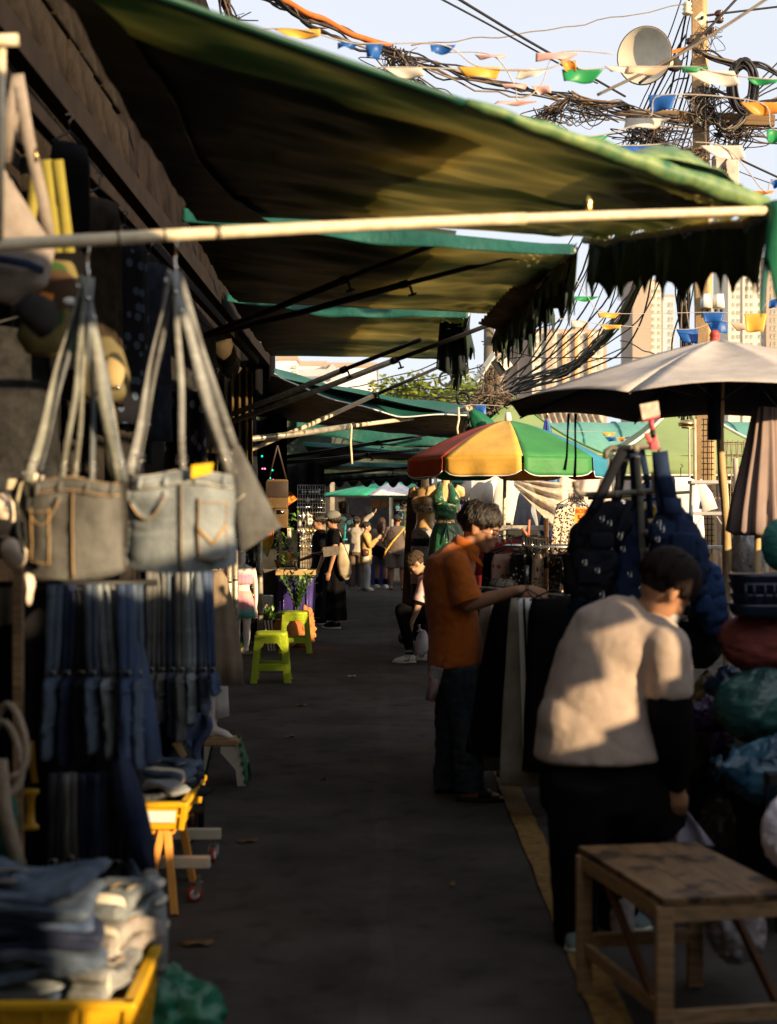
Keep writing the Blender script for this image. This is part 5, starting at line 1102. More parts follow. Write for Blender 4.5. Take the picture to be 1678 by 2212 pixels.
for a,b_ in((A.lerp(cn,.1),D_.lerp(cn,.1)),(B_.lerp(cn,.1),C_.lerp(cn,.1))):
 g=G();g.bar(V((a.x,a.y,.42)).lerp(V((b_.x,b_.y,.42)),.30),V((b_.x,b_.y,.1)),.02,.03);g.out('brace',mat('reddish_lath',(.12,.05,.025)),t,smooth=False)
t=thing('clothes_rack','low chrome clothes rack of black and white trousers before the man in orange','rack',P(1150,1740,8.0))
r0,r1=V((.52,8.9,1.19)),V((1.08,7.75,1.19))
g=G();g.tube([r0,r1],.013,n=10);g.out('rail_tube',M_STEEL,t)
for p in(r0,r1):
 g=G();g.tube([p,V((p.x,p.y,.1))],.013,n=10);g.out('upright',M_STEEL,t)
g=G();g.tube([V((r0.x,r0.y,.1)),V((r1.x,r1.y,.1))],.013,n=8);g.out('base_tube',M_STEEL,t)
for p in(r0,r1):g=G();g.tube([V((p.x-.2,p.y,.09)),V((p.x+.2,p.y,.09))],.012,n=8);g.out('foot',M_STEEL,t);caster((p.x-.18,p.y,.0),.3,t,r=.025,wm=M_BLACKMET);caster((p.x+.18,p.y,.0),.3,t,r=.025,wm=M_BLACKMET)
def hang(label,c,wt,wb,dp,L,rz,m,seed=0,cat='trousers',nm='hanging_trousers',group='trousers hanging on the low rack',legs=True,stripe=None,hanger=True,amp=.14,lean=(0,0)):
 c=V(c);t=thing(nm,label,cat,c,group);a=V((math.cos(rz),math.sin(rz),0))
 if hanger:
  g=G();g.tube([c+a*(-wt*.5)+V((0,0,-.03)),c+V((0,0,.03)),c+a*(wt*.5)+V((0,0,-.03))],.005,n=6)
  g.tube([c+V((0,0,.03)),c+V((0,0,.07)),c+V((.0,0,.09))+a*.02,c+V((0,0,.10)),c+V((0,0,.09))-a*.02],.003,n=5);g.out('hanger',M_BLACKMET,t)
 k=12;pts=[c+V((lean[0]*i/k,lean[1]*i/k,-.02-L*i/k))for i in range(k+1)]
 g=G();g.loft(pts,[lerp(wt,wb,(i/k)**.8)/2*(.9 if i==0 else 1)for i in range(k+1)],[dp/2*(.5 if i==0 else 1)for i in range(k+1)],n=40,ref=a,fn=lambda i,q:1+amp*(.3+.7*i/k)*(math.sin(5*q+seed)*.5+.5*math.sin(9*q+seed*2+i*.15)))
 g.out('fabric',m,t,fn=lambda p:.005*N((p.x,p.y,p.z*.4),14,seed))
 if stripe:
  g=G();g.ribbon([p+V((a.y*dp*.56,-abs(a.x)*dp*.56-.004,0))+a*(-wt*.18+(wb-wt)*.0*i)for i,p in enumerate(pts)],.012,.004,a);g.out('side_stripe',stripe,t)
 return t
rd_=(r1-r0).normalized();ra_=math.atan2(rd_.y,rd_.x)+math.pi/2
ml=[M_BLACKCL,M_BLACKCL,M_BLACKCL,mat('stone_cloth',(.30,.27,.22),rough=.9),M_WHITECL,MC['stone_cloth'],M_WHITECL,M_BLACKCL,M_CHAR,M_BLACKCL,M_BLACKCL]
nm_=['black trousers at the far left end of the low rack','second black trousers from the left end of the low rack','third black trousers, just left of the grey pair','stone grey wide trousers hanging longest on the low rack','bright white trousers leg standing out on the low rack','stone trousers with a black side stripe, right of the white leg','off-white trousers with a black stripe under the hand of the man','black trousers right of the striped pairs','charcoal trousers in the middle right of the low rack','black trousers near the right end of the low rack','last black trousers at the right end beside the bending person']
for i in range(11):
 s_=(i+.5)/11;c=r0.lerp(r1,s_)+V((0,0,-.03));hang(nm_[i],c,.34,(.44,.44,.4,.40,.16,.3,.16,.46,.42,.44,.46)[i],.075,(.98,.95,.9,1.02,.86,.5,.80,.94,.9,.92,.95)[i],ra_,ml[i],i,stripe=M_BLACKCL if i in(5,6)else None,lean=(-.05 if i<5 else 0,0))
hang('long black trousers leaning left over the lane edge beside the man in orange',P(1110,1285,8.15),.22,.34,.12,.90,.15,M_BLACKCL,30,lean=(-.10,0))
hang('grey long panel trousers hanging in front of the black pairs',P(1140,1284,7.75),.20,.26,.09,1.02,.1,MC['stone_cloth'],31,lean=(-.02,0))
hang('narrow white trouser leg hanging in front of the grey panel',P(1136,1284,7.65),.09,.10,.04,.80,.1,M_WHITECL,32,lean=(.03,0),stripe=M_BLACKCL)
hang('black trousers hanging in front, right of the narrow white leg',P(1195,1284,7.6),.26,.34,.12,.92,.1,M_BLACKCL,33)
FL=spots('floral_cream',(.62,.42,.25),(.12,.05,.05),26,.3,third=(.02,.05,.09));FD=spots('dark_dotted',(.015,.013,.012),(.70,.6,.45),30,.22);FP=spots('floral_pink',(.70,.45,.36),(.45,.10,.06),18,.28)
t=thing('round_rack','round rack of printed clothes with clustered black hangers behind the low rack','rack',P(1180,1500,10.2));cR=P(1180,1235,10.2);cR0=V((cR.x,cR.y,0))
g=G();g.tube([cR0,V((cR.x,cR.y,1.62))],.017,n=12);g.out('post',mat('copper_tube',(.7,.35,.15),rough=.3,metal=.9),t)
g=G();g.tube([V((cR.x+.30*math.cos(a),cR.y+.30*math.sin(a),1.42))for a in[k*math.pi/12 for k in range(25)]],.01,n=8);g.out('ring_rail',M_STEEL,t)
g=G();[g.tube([V((cR.x,cR.y,1.42)),V((cR.x+.30*math.cos(a),cR.y+.30*math.sin(a),1.42))],.008,n=6)for a in(0,2.1,4.2)];g.out('spoke',M_STEEL,t)
GH='printed garments on the round rack'
hm=[FD,FD,FL,FP,FL,M_BLACKCL,FL,FD,M_BLACKCL,FP,FD,FL,FD,M_BLACKCL,FL,FD]
for k in range(16):
 a=2*math.pi*k/16+.1;c=V((cR.x+.30*math.cos(a),cR.y+.30*math.sin(a),1.39));m_=hm[k]
 lab={0:'dark dotted',1:'cream floral',2:'pink floral',3:'plain black'}[[FD,FL,FP,M_BLACKCL].index(m_)]
 hang('%s garment, %s clockwise on the round rack'%(lab,(words+['thirteenth','fourteenth','fifteenth','sixteenth'])[k]),c,.32,.36,.07,.75,a,m_,k,cat='clothes',nm='hanging_garment',group=GH)
t=thing('hanger_bundle','cluster of black plastic hangers packed on the round rack arm','hangers',P(1150,1165,10.0))
g=G();a,b_=P(1128,1158,10.0),P(1192,1168,10.1);g.tube([a,b_],.009,n=6);g.out('arm_tube',M_BLACKMET,t)
h0=None
for k in range(11):
 p=a.lerp(b_,k/11);g=G();g.tube([p+V((-.004,0,.02)),p+V((.006,0,.028)),p+V((.01,0,-.02)),p+V((.004,-.1,-.09)),p+V((.004,.14,-.09)),p+V((.01,0,-.02))],.005,n=6);g.ribbon([p+V((.003,-.12,-.09)),p+V((.003,-.12,-.2))],.016,.02,(1,0,0));g.out('hanger',M_BLACKMET if k%3 else M_CHROME,t)
for(x,y0,y1)in((1137,1222,1262),(1243,1225,1300)):
 t2=thing('rack_pin','short dark steel post rising from the rack, %s'%('left of the copper tube' if x<1200 else 'right of the copper tube'),'post',P(x,y1,9.0));g=G();g.tube([P(x,y1,9.0),P(x,y0,9.0)],.013,n=8);g.out('tube_body',M_STEEL,t2)
plastic_bag('paper_bag','pale grey cloth bundle on the rack left of the printed clothes',P(1085,1262,9.3),.09,.06,.035,MC['stone_cloth'],4,amp=.3,n=24)
t=thing('stall_table','grey metal stall frame with a flat rail behind the man in orange','table',P(1100,1140,13.5))
g=G();g.box(P(1130,1140,13.5),(.62,.04,.05));g.out('rail_board',M_GALV,t,smooth=False,bevel=.003)
for x in(1065,1195):g=G();g.tube([P(x,1145,13.5),P(x,1480,13.5)],.014,n=8);g.out('post',M_GALV,t)
g=G();g.box(P(1110,1268,13.2)+V((.05,0,0)),(.62,.5,.03));g.out('table_top',M_WOOD,t,smooth=False)
hang('dark red trousers hanging from the grey rail behind the face of the man in orange',P(1062,1165,13.3),.34,.36,.09,.56,0,mat('maroon_cloth',(.13,.012,.010),rough=.9),3,group='trousers on the grey stall rail')
hang('dark red trousers with a bow tie belt, second on the grey rail',P(1096,1160,13.4),.30,.32,.09,.58,.1,mat('maroon_cloth',(.13,.012,.010)),5,group='trousers on the grey stall rail')
hang('black and white patterned shorts hanging on the grey rail',P(1128,1165,13.4),.16,.2,.08,.34,0,spots('bandana_print',(.02,.02,.025),(.55,.55,.55),34,.3),7,cat='shorts',nm='hanging_shorts',group='trousers on the grey stall rail')
hang('black cloth with a white flower print low behind the man in orange',P(1045,1190,13.8),.16,.18,.06,.5,0,spots('black_white_flower',(.012,.012,.012),(.5,.5,.5),14,.2),8,cat='cloth',nm='hanging_cloth',group='trousers on the grey stall rail')
for i,(x,y,m_,rx,lab)in enumerate([(1062,1290,mat('magenta_cloth',(.30,.02,.10),rough=.9,na=.4),.17,'folded magenta and purple clothes on the stall table'),(1060,1330,mat('purple_cloth',(.06,.02,.07)),.18,'dark purple folded clothes under the magenta pile'),(1058,1362,mat('pale_blue_cloth',(.3,.42,.48)),.17,'pale blue folded clothes at the bottom of the pile')]):
 folded(lab,V((P(x,y,13.0).x,13.0,P(x,y,13.0).z-.05)),.34,.3,.13,.2,m_,40+i,group='folded clothes piled behind the rack')
t=thing('pink_box','pink board box standing behind the black trousers','box',P(1050,1420,12.5));g=G();g.box(P(1048,1424,12.6),(.16,.2,.25));g.out('box_body',mat('pink_board',(.5,.12,.22),rough=.7),t,smooth=False,bevel=.004)
t=thing('trestle','wooden trestle frame under the folded clothes behind the rack','trestle',P(1060,1400,12.9))
for x in(1035,1078):g=G();g.bar(P(x,1385,12.9),P(x,1500,12.9),.04,.04);g.out('leg',M_WOOD,t,smooth=False)
g=G();g.box(P(1060,1388,12.95),(.4,.4,.04));g.out('top_board',M_WOOD,t,smooth=False)
def umbrella(label,apex,R_,zr,val,mats,zb,pole_m,under,seed=0,n=8,off=0.0,sagk=.05,polex=(0,0),curve=.35,pr=.017,group=None,dust=False,tilt=0.0,scal=0.0):
 ap=V(apex);t=thing('umbrella',label,'umbrella',V((ap.x+polex[0],ap.y+polex[1],0)),group)
 def rim(a):return R_*(math.cos(math.pi/n)/math.cos(((a-off)%(2*math.pi/n))-math.pi/n))**.85
 def surf(a,s_):
  r=rim(a)*s_;d=abs((((a-off)%(2*math.pi/n))-math.pi/n)/(math.pi/n));sg=sagk*(1-d**2)*math.sin(math.pi*min(1,s_*1.05))**1
  z=ap.z-(ap.z-zr)*(s_**(1+curve))-sg*.6+scal*(1-d*d)*s_**4
  p=V((ap.x+r*math.cos(a),ap.y+r*math.sin(a),z));p.z+=tilt*(p.x-ap.x)+.004*N(p,6,seed);return p
 for k in range(n):
  a0,a1_=off+2*math.pi*k/n,off+2*math.pi*(k+1)/n;m_=mats[k%len(mats)]
  g=G();g.sheet(lambda u,v:surf(lerp(a1_,a0,u),.02+.98*v),10,12);pn=g.out('panel',m_,t,solid=.004,solid_mat=under)
  if val:
   def vf(u,v):
    a=lerp(a0+.012,a1_-.012,u);p=surf(a,1.0);d=V((math.cos(a),math.sin(a),0));e=min(1,6*min(u,1-u))**.5;p.z-=val*v*(.72+.28*e);p+=d*(.012*math.sin(u*14+seed+k)*v+.004);return p
   g=G();g.sheet(vf,14,5);vo=g.out('valance',m_,pn,solid=.003)
   g=G();g.tube([vf(i/14,1.0)for i in range(15)],.005,n=5);g.out('piping',M_WHITECL,t)
  g=G();g.tube([surf(a0,s_)-V((0,0,.012))for s_ in(.05,.3,.6,.8,1.0)],.006,n=6);g.out('rib',M_BLACKMET,t)
  g=G();g.tube([V((ap.x,ap.y,lerp(zr,ap.z,.1))),surf(a0,.55)-V((0,0,.02))],.004,n=5);g.out('strut',M_BLACKMET,t)
 return t,surf
UR,UY,UG,UB=[mat('umb_'+n_,c_,rough=.55,na=.12,ns=5,bs=20,bst=.15,transl=.25)for n_,c_ in(('red',(.52,.07,.02)),('amber',(.85,.50,.09)),('green',(.05,.26,.07)),('blue',(.04,.28,.42)))]
ap=P(1097,908,14.6)
t,sf=umbrella('rainbow umbrella of red, amber, green and blue panels over the stall in the middle',ap,1.03,P(0,985,13.7).z,.19,[UY,UG,UB,UR],0,None,mat('umb_under',(.05,.05,.05),rough=.8),off=R(-87)-R(45),n=8,curve=.45,sagk=.03)
g=G();g.tube([V((P(1082,1300,14.6).x,14.6,0)),V((ap.x-.02,14.6,ap.z))],.018,n=12);g.out('pole',M_CREAM,t)
g=G();g.lathe([(.036,-.01),(.033,.04),(.028,.075),(.012,.085)],ap,n=14);g.out('finial',M_WHITEPL,t)
GR=mat('grey_dusty_canvas',(.44,.40,.37),rough=.95,ns=5,na=.16,bs=70,bst=.15,det=7);GU=mat('navy_underside',(.010,.010,.022),rough=.9)
ap=P(1553,735,9.2)
t,sf=umbrella('large grey canvas umbrella with dark underside and bamboo pole at the right',ap,1.45,2.335,0,[GR],0,None,GU,off=R(12),n=8,curve=.25,sagk=.06,scal=.05)
BAM=mat('bamboo',(.48,.33,.16),rough=.6,ns=9,na=.35,stretch=(1,1,.3),bs=40,bst=.2);pb_=P(1580,1661,9.2);pb_.z=0
g=G();pts=[pb_.lerp(ap,i/24)+V((.012*math.sin(i*.6),0,0))for i in range(25)]
g.loft(pts,[.032+(.004 if i%4==0 else 0)-.0004*i for i in range(25)],n=12);g.out('pole',BAM,t)
g=G();g.lathe([(.045,0),(.045,.5),(.05,.52)],P(1543,990,9.2)+V((0,0,.12)),n=12);g.out('sleeve',M_NAVYCL,t)
g=G();g.lathe([(.12,-.045),(.08,-.02),(.034,-.01),(.03,.025),(.034,.03),(.026,.06),(.01,.065)],ap+V((-.03,0,0)),n=18);g.out('cap',mat('red_cap',(.45,.07,.05),rough=.5),t)
for x in(1227,1243):
 tt=thing('tie_ribbon','navy tie ribbon hanging from the grey umbrella, %s of the pair'%('left' if x==1227 else 'right'),'ribbon',P(x,880,9.7))
 g=G();g.ribbon([P(x+(1 if x<1240 else 0),893,9.8),P(x-1,930,9.8),P(x-3 if x<1240 else x,985,9.8),P(x-8 if x<1240 else x-2,1015 if x<1240 else 1030,9.8)],.022,.004,[V((math.cos(k),math.sin(k),0))for k in range(4)]);g.out('ribbon_strip',M_NAVYCL,tt)
t=thing('closed_umbrella','furled beige umbrella hanging in deep pleats at the right edge','umbrella',P(1640,1160,8.6))
pts=[P(1652,880,8.6),P(1648,960,8.6),P(1642,1040,8.6),P(1638,1100,8.6),P(1636,1148,8.6),P(1636,1156,8.6)]
g=G();g.loft(pts,[.07,.10,.13,.15,.165,.12],[.06,.09,.12,.14,.15,.1],n=96,ref=(1,0,0),fn=lambda i,a:1+.20*(math.sin(11*a+.2*i)*.7+.3*math.sin(17*a))*min(1,.4+.2*i));g.out('pleated_cloth',mat('beige_mauve_cloth',(.27,.205,.19),rough=.9,na=.1),t)
g=G();g.tube([P(1636,1150,8.6),V((P(1636,0,8.6).x,8.6,0))],.02,n=8);g.out('pole',BAM,t)
t=thing('pipe_stand','grey plastic pipe stand with elbow ends that carries the black and navy bags','stand',V((P(1385,0,6.6).x,6.6,0)))
Yp=6.6;PQ=lambda x,y,d=0:P(x,y,Yp+d)
GP=mat('grey_pvc',(.20,.18,.14),rough=.5,na=.25)
g=G();g.tube([PQ(1392,1640),PQ(1387,1200),PQ(1383,1085),PQ(1375,985)],.016,n=12);g.out('upright',GP,t)
g=G();g.tube([PQ(1243,1048),PQ(1244,1058),PQ(1252,1066),PQ(1270,1068),PQ(1380,1062),PQ(1450,1056)],.013,n=12);g.out('cross_pipe',GP,t)
g=G();g.tube([PQ(1308,990),PQ(1309,975),PQ(1320,968),PQ(1350,967),PQ(1420,962),PQ(1426,972)],.015,n=12);g.out('cross_pipe',GP,t)
for x,y,r_ in((1243,1046,.018),(1383,1062,.022),(1330,1066,.017),(1418,1058,.018),(1372,968,.02),(1405,962,.018),(1390,1150,.02),(1391,1190,.02)):g=G();g.loft([PQ(x,y+7),PQ(x,y-7)],r_,n=12);g.out('pipe_fitting',GP,t)
g=G();g.lathe([(.022,-.05),(.022,.03),(.028,.03),(.028,.055)],PQ(1418,1045),n=12);g.out('pipe_fitting',mat('cream_pipe',(.62,.52,.36)),t)
NB=mat('navy_canvas',(.014,.026,.062),rough=.9,ns=12,na=.25,bs=120,bst=.2);BC=mat('black_canvas',(.010,.011,.016),rough=.85,ns=12,na=.25,bs=120,bst=.2)
def satchel(label,pts,ra,rb,m,straps,pockets=(),buckles=(),flap=None,tags=(),sq=.6,nm='satchel',amp=.010):
 pts=[PQ(*p)for p in pts];t=thing(nm,label,'bag',pts[0],'black and navy bags on the pipe stand')
 ra=[q*.80 for q in ra];g=G();g.loft(pts,ra,rb,n=32,ref=(1,0,0),sq=sq);g.out('bag_body',m,t,remesh=.010,smo=2,fn=lambda p:amp*1.1*N((p.x,p.y,p.z*.8),7,len(pts))-.012*max(0,.2-abs(N(p,11,3)))/.2+.004*N(p,28))
 for st in straps:
  g=G();q=[PQ(*p)for p in st[0]];g.ribbon(q,st[1],.006,[V((1,.3*math.sin(i*1.3),0))for i in range(len(q))]);g.out('strap',m,t)
 for(x0,y0,x1,y1,d)in pockets:
  g=G();a,b_=PQ(x0,y0,d),PQ(x1,y1,d);g.box((a+b_)/2,(abs(b_.x-a.x),.05,abs(a.z-b_.z)));g.out('pocket',m,t,bevel=.015,smooth=True,fn=None)
 for(x,y,d)in buckles:
  g=G();p=PQ(x,y,d);g.tube([p+V((-.008,0,-.012)),p+V((.008,0,-.012)),p+V((.008,0,.012)),p+V((-.008,0,.012)),p+V((-.008,0,-.012))],.003,n=6);g.out('buckle',M_CHROME,t)
 return t
satchel('navy backpack with two front buckles hanging right on the pipe stand',[(1488,1290,-.1),(1478,1240,-.1),(1462,1180,-.1),(1450,1130,-.08),(1440,1085,-.05)],[.09,.155,.16,.13,.05],[.07,.10,.10,.08,.03],NB,[([(1425,975,-.12),(1432,1020,-.12),(1448,1080,-.12)],.07),([(1418,975,-.08),(1424,1060,-.1),(1430,1110,-.12)],.045),([(1452,1075,-.15),(1456,1110,-.2)],.08)],[(1402,1128,1440,1170,-.17),(1448,1150,1500,1210,-.21)],[(1423,1130,-.24),(1430,1143,-.24),(1420,1165,-.24)])
satchel('black messenger bag tilted to the left on the pipe stand',[(1245,1205,0),(1268,1176,0),(1300,1144,0),(1335,1112,.02),(1352,1090,.02)],[.07,.125,.135,.11,.06],[.06,.085,.09,.08,.03],BC,[([(1345,972,-.03),(1325,1010,-.03),(1300,1065,-.05),(1275,1110,-.06)],.05),([(1352,972,0),(1340,1030,0),(1330,1090,0)],.045)],[(1270,1150,1325,1185,-.10)],[(1300,1120,-.12),(1316,1130,-.12),(1340,1155,-.12),(1318,1180,-.1)])
satchel('long navy denim bag hanging in the middle of the pipe stand',[(1352,1330,.05),(1356,1290,.05),(1362,1220,.05),(1362,1160,.05),(1372,1095,.05)],[.05,.09,.10,.085,.04],[.05,.07,.07,.06,.03],NB,[([(1368,970,.02),(1372,1030,.02),(1375,1100,.02)],.05),([(1385,970,.05),(1400,1050,.05),(1405,1120,.05)],.03)],[],[(1338,1160,-.1),(1345,1185,-.1),(1360,1240,-.1)])
satchel('black shoulder bag low on the left of the pipe stand with metal fittings',[(1245,1300,-.05),(1255,1270,-.05),(1275,1220,-.05),(1300,1190,-.05),(1310,1170,-.05)],[.05,.12,.14,.12,.05],[.05,.08,.08,.07,.03],BC,[([(1310,1180,-.1),(1340,1140,-.1),(1360,1080,-.1)],.035)],[(1245,1220,1300,1262,-.12)],[(1262,1215,-.17),(1290,1232,-.17),(1300,1285,-.16),(1322,1300,-.16)])
satchel('black duffel bag in the lower middle of the pipe stand',[(1330,1370,.08),(1340,1340,.08),(1360,1300,.08),(1380,1250,.08),(1395,1200,.08)],[.08,.16,.17,.15,.06],[.07,.10,.10,.09,.04],BC,[([(1395,1210,0),(1392,1150,0),(1388,1100,0)],.04)],[],[(1385,1270,-.1),(1340,1310,-.1)])
satchel('navy denim tote with a round bottom hanging behind the head of the bending person',[(1545,1370,.05),(1540,1330,.05),(1528,1280,.05),(1520,1235,.05),(1505,1210,.05)],[.06,.10,.11,.10,.04],[.05,.08,.08,.07,.03],mat('denim_tote',(.02,.045,.12),rough=.9,bs=90,ns=20),[([(1500,1215,.05),(1470,1150,.05),(1440,1080,.05)],.02)],[(1500,1285,1535,1325,-.07)],[])
satchel('black bag fallen open behind the shoulder of the bending person',[(1500,1440,.2),(1505,1400,.2),(1510,1340,.2),(1500,1300,.2)],[.08,.14,.14,.06],[.06,.1,.1,.05],BC,[],[],[(1480,1335,0)])
satchel('dark denim bag low beside the beige shoulder of the bending person',[(1250,1380,.2),(1256,1350,.2),(1262,1310,.2),(1262,1275,.2)],[.07,.12,.12,.06],[.06,.1,.1,.05],NB,[],[],[(1278,1318,.05)])
t=thing('peg','pink plastic clip with a white-faced card holding the strap of the navy backpack','clip',PQ(1410,960,-.1))
PK=mat('pink_plastic',(.62,.10,.12),rough=.4)
g=G();g.prism([PQ(1380,874,-.12),PQ(1420,866,-.12),PQ(1424,896,-.12),PQ(1386,908,-.12)],(0,-1,0),.014);g.out('card',mat('card_cream',(.60,.46,.38),rough=.6,ns=30,na=.35),t,smooth=False,bevel=.003)
g=G();g.tube([PQ(1384,908,-.12),PQ(1404,903,-.12),PQ(1424,897,-.12)],.009,n=8);g.tube([PQ(1405,903,-.11),PQ(1409,930,-.11)],.012,n=8);g.out('holder',PK,t)
g=G();g.tube([PQ(1409,928,-.11),PQ(1411,945,-.11)],.012,n=8);g.out('grip',M_BLACKMET,t)
g=G();g.bar(PQ(1394,935,-.11),PQ(1410,965,-.11),.012,.02);g.bar(PQ(1414,938,-.11),PQ(1412,968,-.11),.012,.02);g.box(PQ(1413,962,-.11),(.036,.02,.04));g.out('jaw',PK,t,bevel=.003)
def sack(label,x,y,Y,rx,rz_,col,seed,nm='plastic_bag',film=True,amp=.22,neck=None,ry=None,rough=.28,col2=None):
 m_=mat('film_%s_%d'%(nm,seed),col,rough=rough,ns=4,na=.35,spec=.6,bs=11,bst=.8,col2=col2,stretch=(1,1,2.2));return plastic_bag(nm,label,P(x,y,Y),rx,ry or rx*.8,rz_,m_,seed,neck=neck,amp=amp,group=None,n=56)
sack('dark red cloth sack below the stack of navy trays at the right edge',1650,1392,6.2,.19,.155,(.16,.022,.014),11,nm='cloth_sack',amp=.16,rough=.8,col2=(.22,.04,.03))
sack('big dark teal plastic bag in the middle of the bag pile at the right edge',1645,1530,6.0,.20,.17,(.012,.06,.065),12,amp=.14,col2=(.03,.14,.12))
sack('glossy blue plastic bag with a twisted end, low in the pile at the right edge',1668,1672,5.7,.16,.15,(.01,.05,.11),13,neck=P(1556,1658,5.6),amp=.2,col2=(.03,.14,.22))
sack('crumpled purple plastic bag between the arm and the teal bag',1528,1545,6.3,.085,.075,(.035,.01,.075),14,amp=.45);sack('small purple bag hanging lower beside the larger one',1556,1600,6.3,.06,.08,(.035,.01,.075),15,amp=.35)
sack('teal bag edge at the right margin above the navy trays',1690,1180,6.6,.10,.13,(.01,.13,.10),16,nm='cloth_sack',amp=.08,rough=.7)
sack('upright white plastic bag standing on the bench at the right margin',1690,1800,4.55,.06,.13,(.62,.58,.66),17,amp=.3)
sack('dark printed bag with gold scraps beside the teal bag',1525,1490,6.8,.06,.08,(.06,.045,.025),18,amp=.4,col2=(.35,.26,.10));sack('dark blue bag tucked behind the gold-scrap bag',1585,1480,6.7,.12,.09,(.01,.03,.07),19,amp=.3)
sack('black refuse bag bulging under the pile at the right edge',1620,1820,6.2,.25,.26,(.008,.008,.010),20,amp=.2);sack('black refuse bag behind the legs of the bending person',1520,1700,6.9,.20,.30,(.008,.008,.010),21,amp=.25)
sack('camouflage cloth bundle behind the black arm sleeve',1490,1620,6.5,.10,.16,(.05,.035,.02),22,nm='cloth_sack',amp=.3,rough=.9,col2=(.03,.05,.015))
sack('white carrier bag standing under the wooden bench, right',1590,2010,4.9,.10,.11,(.30,.27,.28),23,amp=.3);sack('white printed bag under the left half of the bench',1345,1990,5.6,.05,.15,(.35,.3,.3),24,amp=.25)
t=thing('white_sheet','white plastic sheet hanging in a slant behind the bench','sheet',P(1490,1780,5.9))
g=G();g.sheet(lambda u,v:P(lerp(1447,lerp(1452,1545,v),u)+(v*12)*(1-u),lerp(1706,1822,v)+6*u,5.75+.03*math.sin(u*9+v*4)),14,16);g.out('film',mat('white_film2',(.45,.42,.5),rough=.4,na=.15,bs=12,bst=.5),t,solid=.003)
t=thing('black_bin_rack','stack of navy plastic trays with glossy rims at the right edge above the red sack','trays',P(1640,1290,6.0))
NP=mat('navy_plastic',(.012,.02,.045),rough=.28,spec=.6)
for(y,dx)in((1318,0),(1296,4),(1272,2),(1254,0)):
 a=P(1650+dx,y,6.1);g=G();g.loft([a+V((0,0,-.022)),a+V((0,0,0)),a+V((0,0,.02)),a+V((0,0,.03))],[.125,.135,.14,.148],[.10,.11,.12,.125],n=40,ref=(1,0,0),sq=.45);g.out('tray',NP,t)
g=G()
for x in(1610,1628,1652,1672):g.tube([P(x,1262,5.97),P(x+2,1300,5.97)],.005,n=5)
g.out('tray_rib',NP,t,kind='stuff')
t=thing('goods_table','low dark stall table holding the bag pile along the right side','table',V((1.75,6.4,0)))
g=G();g.box((1.85,6.6,.62),(.75,2.2,.04));g.out('table_top',M_CHAR,t,smooth=False)
g=G();g.sheet(lambda u,v:V((1.46+.02*math.sin(u*30),5.5+2.2*u,lerp(.61,.05,v))),60,4);g.out('table_cloth',M_BLACKCL,t,solid=.004)
for x in(1.55,2.15):
 for y in(5.6,7.6):g=G();g.bar((x,y,.6),(x,y,0),.04,.04);g.out('leg',M_CHAR,t)
t=thing('folding_stand','grey folding stand with crossing bars in the dark behind the bench','stand',P(1545,1850,6.9))
GW=mat('dull_white_metal',(.32,.30,.28),rough=.5)
for a,b_ in(((1518,1702),(1535,1742)),((1552,1715),(1520,1745)),((1522,1765),(1550,1755)),((1528,1790),(1548,1785)),((1536,1780),(1538,1830))):
 g=G();g.bar(P(a[0],a[1],6.75),P(b_[0],b_[1],6.75),.03,.012);g.out('bar',GW,t,smooth=False)
t=thing('step_ladder','aluminium step ladder standing in front of the concrete pole','ladder',V((P(1535,0,12).x,12,0)))
AL=mat('aluminium',(.55,.54,.52),rough=.38,metal=.7,na=.1)
tl,tr_=P(1496,1045,12),P(1566,1045,12);bl,br_=P(1478,1532,11.7),P(1592,1532,11.7)
for a,b_ in((tl,bl),(tr_,br_)):g=G();g.bar(a,b_,.028,.07,ref=(0,1,0));g.out('rail',AL,t,smooth=False,bevel=.003)
for a,b_ in((tl+V((0,.05,0)),P(1482,1490,12.9)),(tr_+V((0,.05,0)),P(1585,1490,12.9))):g=G();g.bar(a,b_,.022,.03);g.out('rear_rail',AL,t,smooth=False)
for y in(1110,1184,1255,1330):
 f_=(y-1045)/(1532-1045);a,b_=tl.lerp(bl,f_),tr_.lerp(br_,f_);g=G();g.bar(a,b_,.075,.03,ref=(0,0,1));g.out('step',AL,t,smooth=False,bevel=.003)
 for e0,e1 in((a,b_),(b_,a)):g=G();g.bar(e0+V((0,-.01,-.16)),e0.lerp(e1,.32)+V((0,-.01,-.01)),.012,.008);g.out('step_brace',AL,t,smooth=False)
g=G();g.box((tl+tr_)/2+V((0,0,.015)),(tr_.x-tl.x+.06,.14,.03));g.out('cap',AL,t,smooth=False,bevel=.004)
plastic_bag('woven_sack','white woven plastic sack bulging behind the navy trays',P(1612,1205,10.0),.13,.12,.17,mat('woven_white',(.66,.63,.60),rough=.6,bs=60,bst=.4,na=.1),31,amp=.28,n=40)
t=thing('wire_mesh_roll','rusty roll of wire mesh leaning behind the ladder','mesh',P(1598,1100,12.8));RS=mat('rusty_wire',(.28,.20,.12),rough=.7)
g=G();c=P(1598,1180,12.8)
for k in range(9):g.tube([c+V((.16*math.cos(a),.16*math.sin(a),.05+.11*k))for a in[q*math.pi/10 for q in range(21)]],.005,n=4)
for q in range(20):a=q*math.pi/10;g.tube([c+V((.16*math.cos(a),.16*math.sin(a),0)),c+V((.165*math.cos(a+.3),.165*math.sin(a+.3),.95))],.005,n=4)
g.out('mesh_wire',RS,t,kind='stuff')
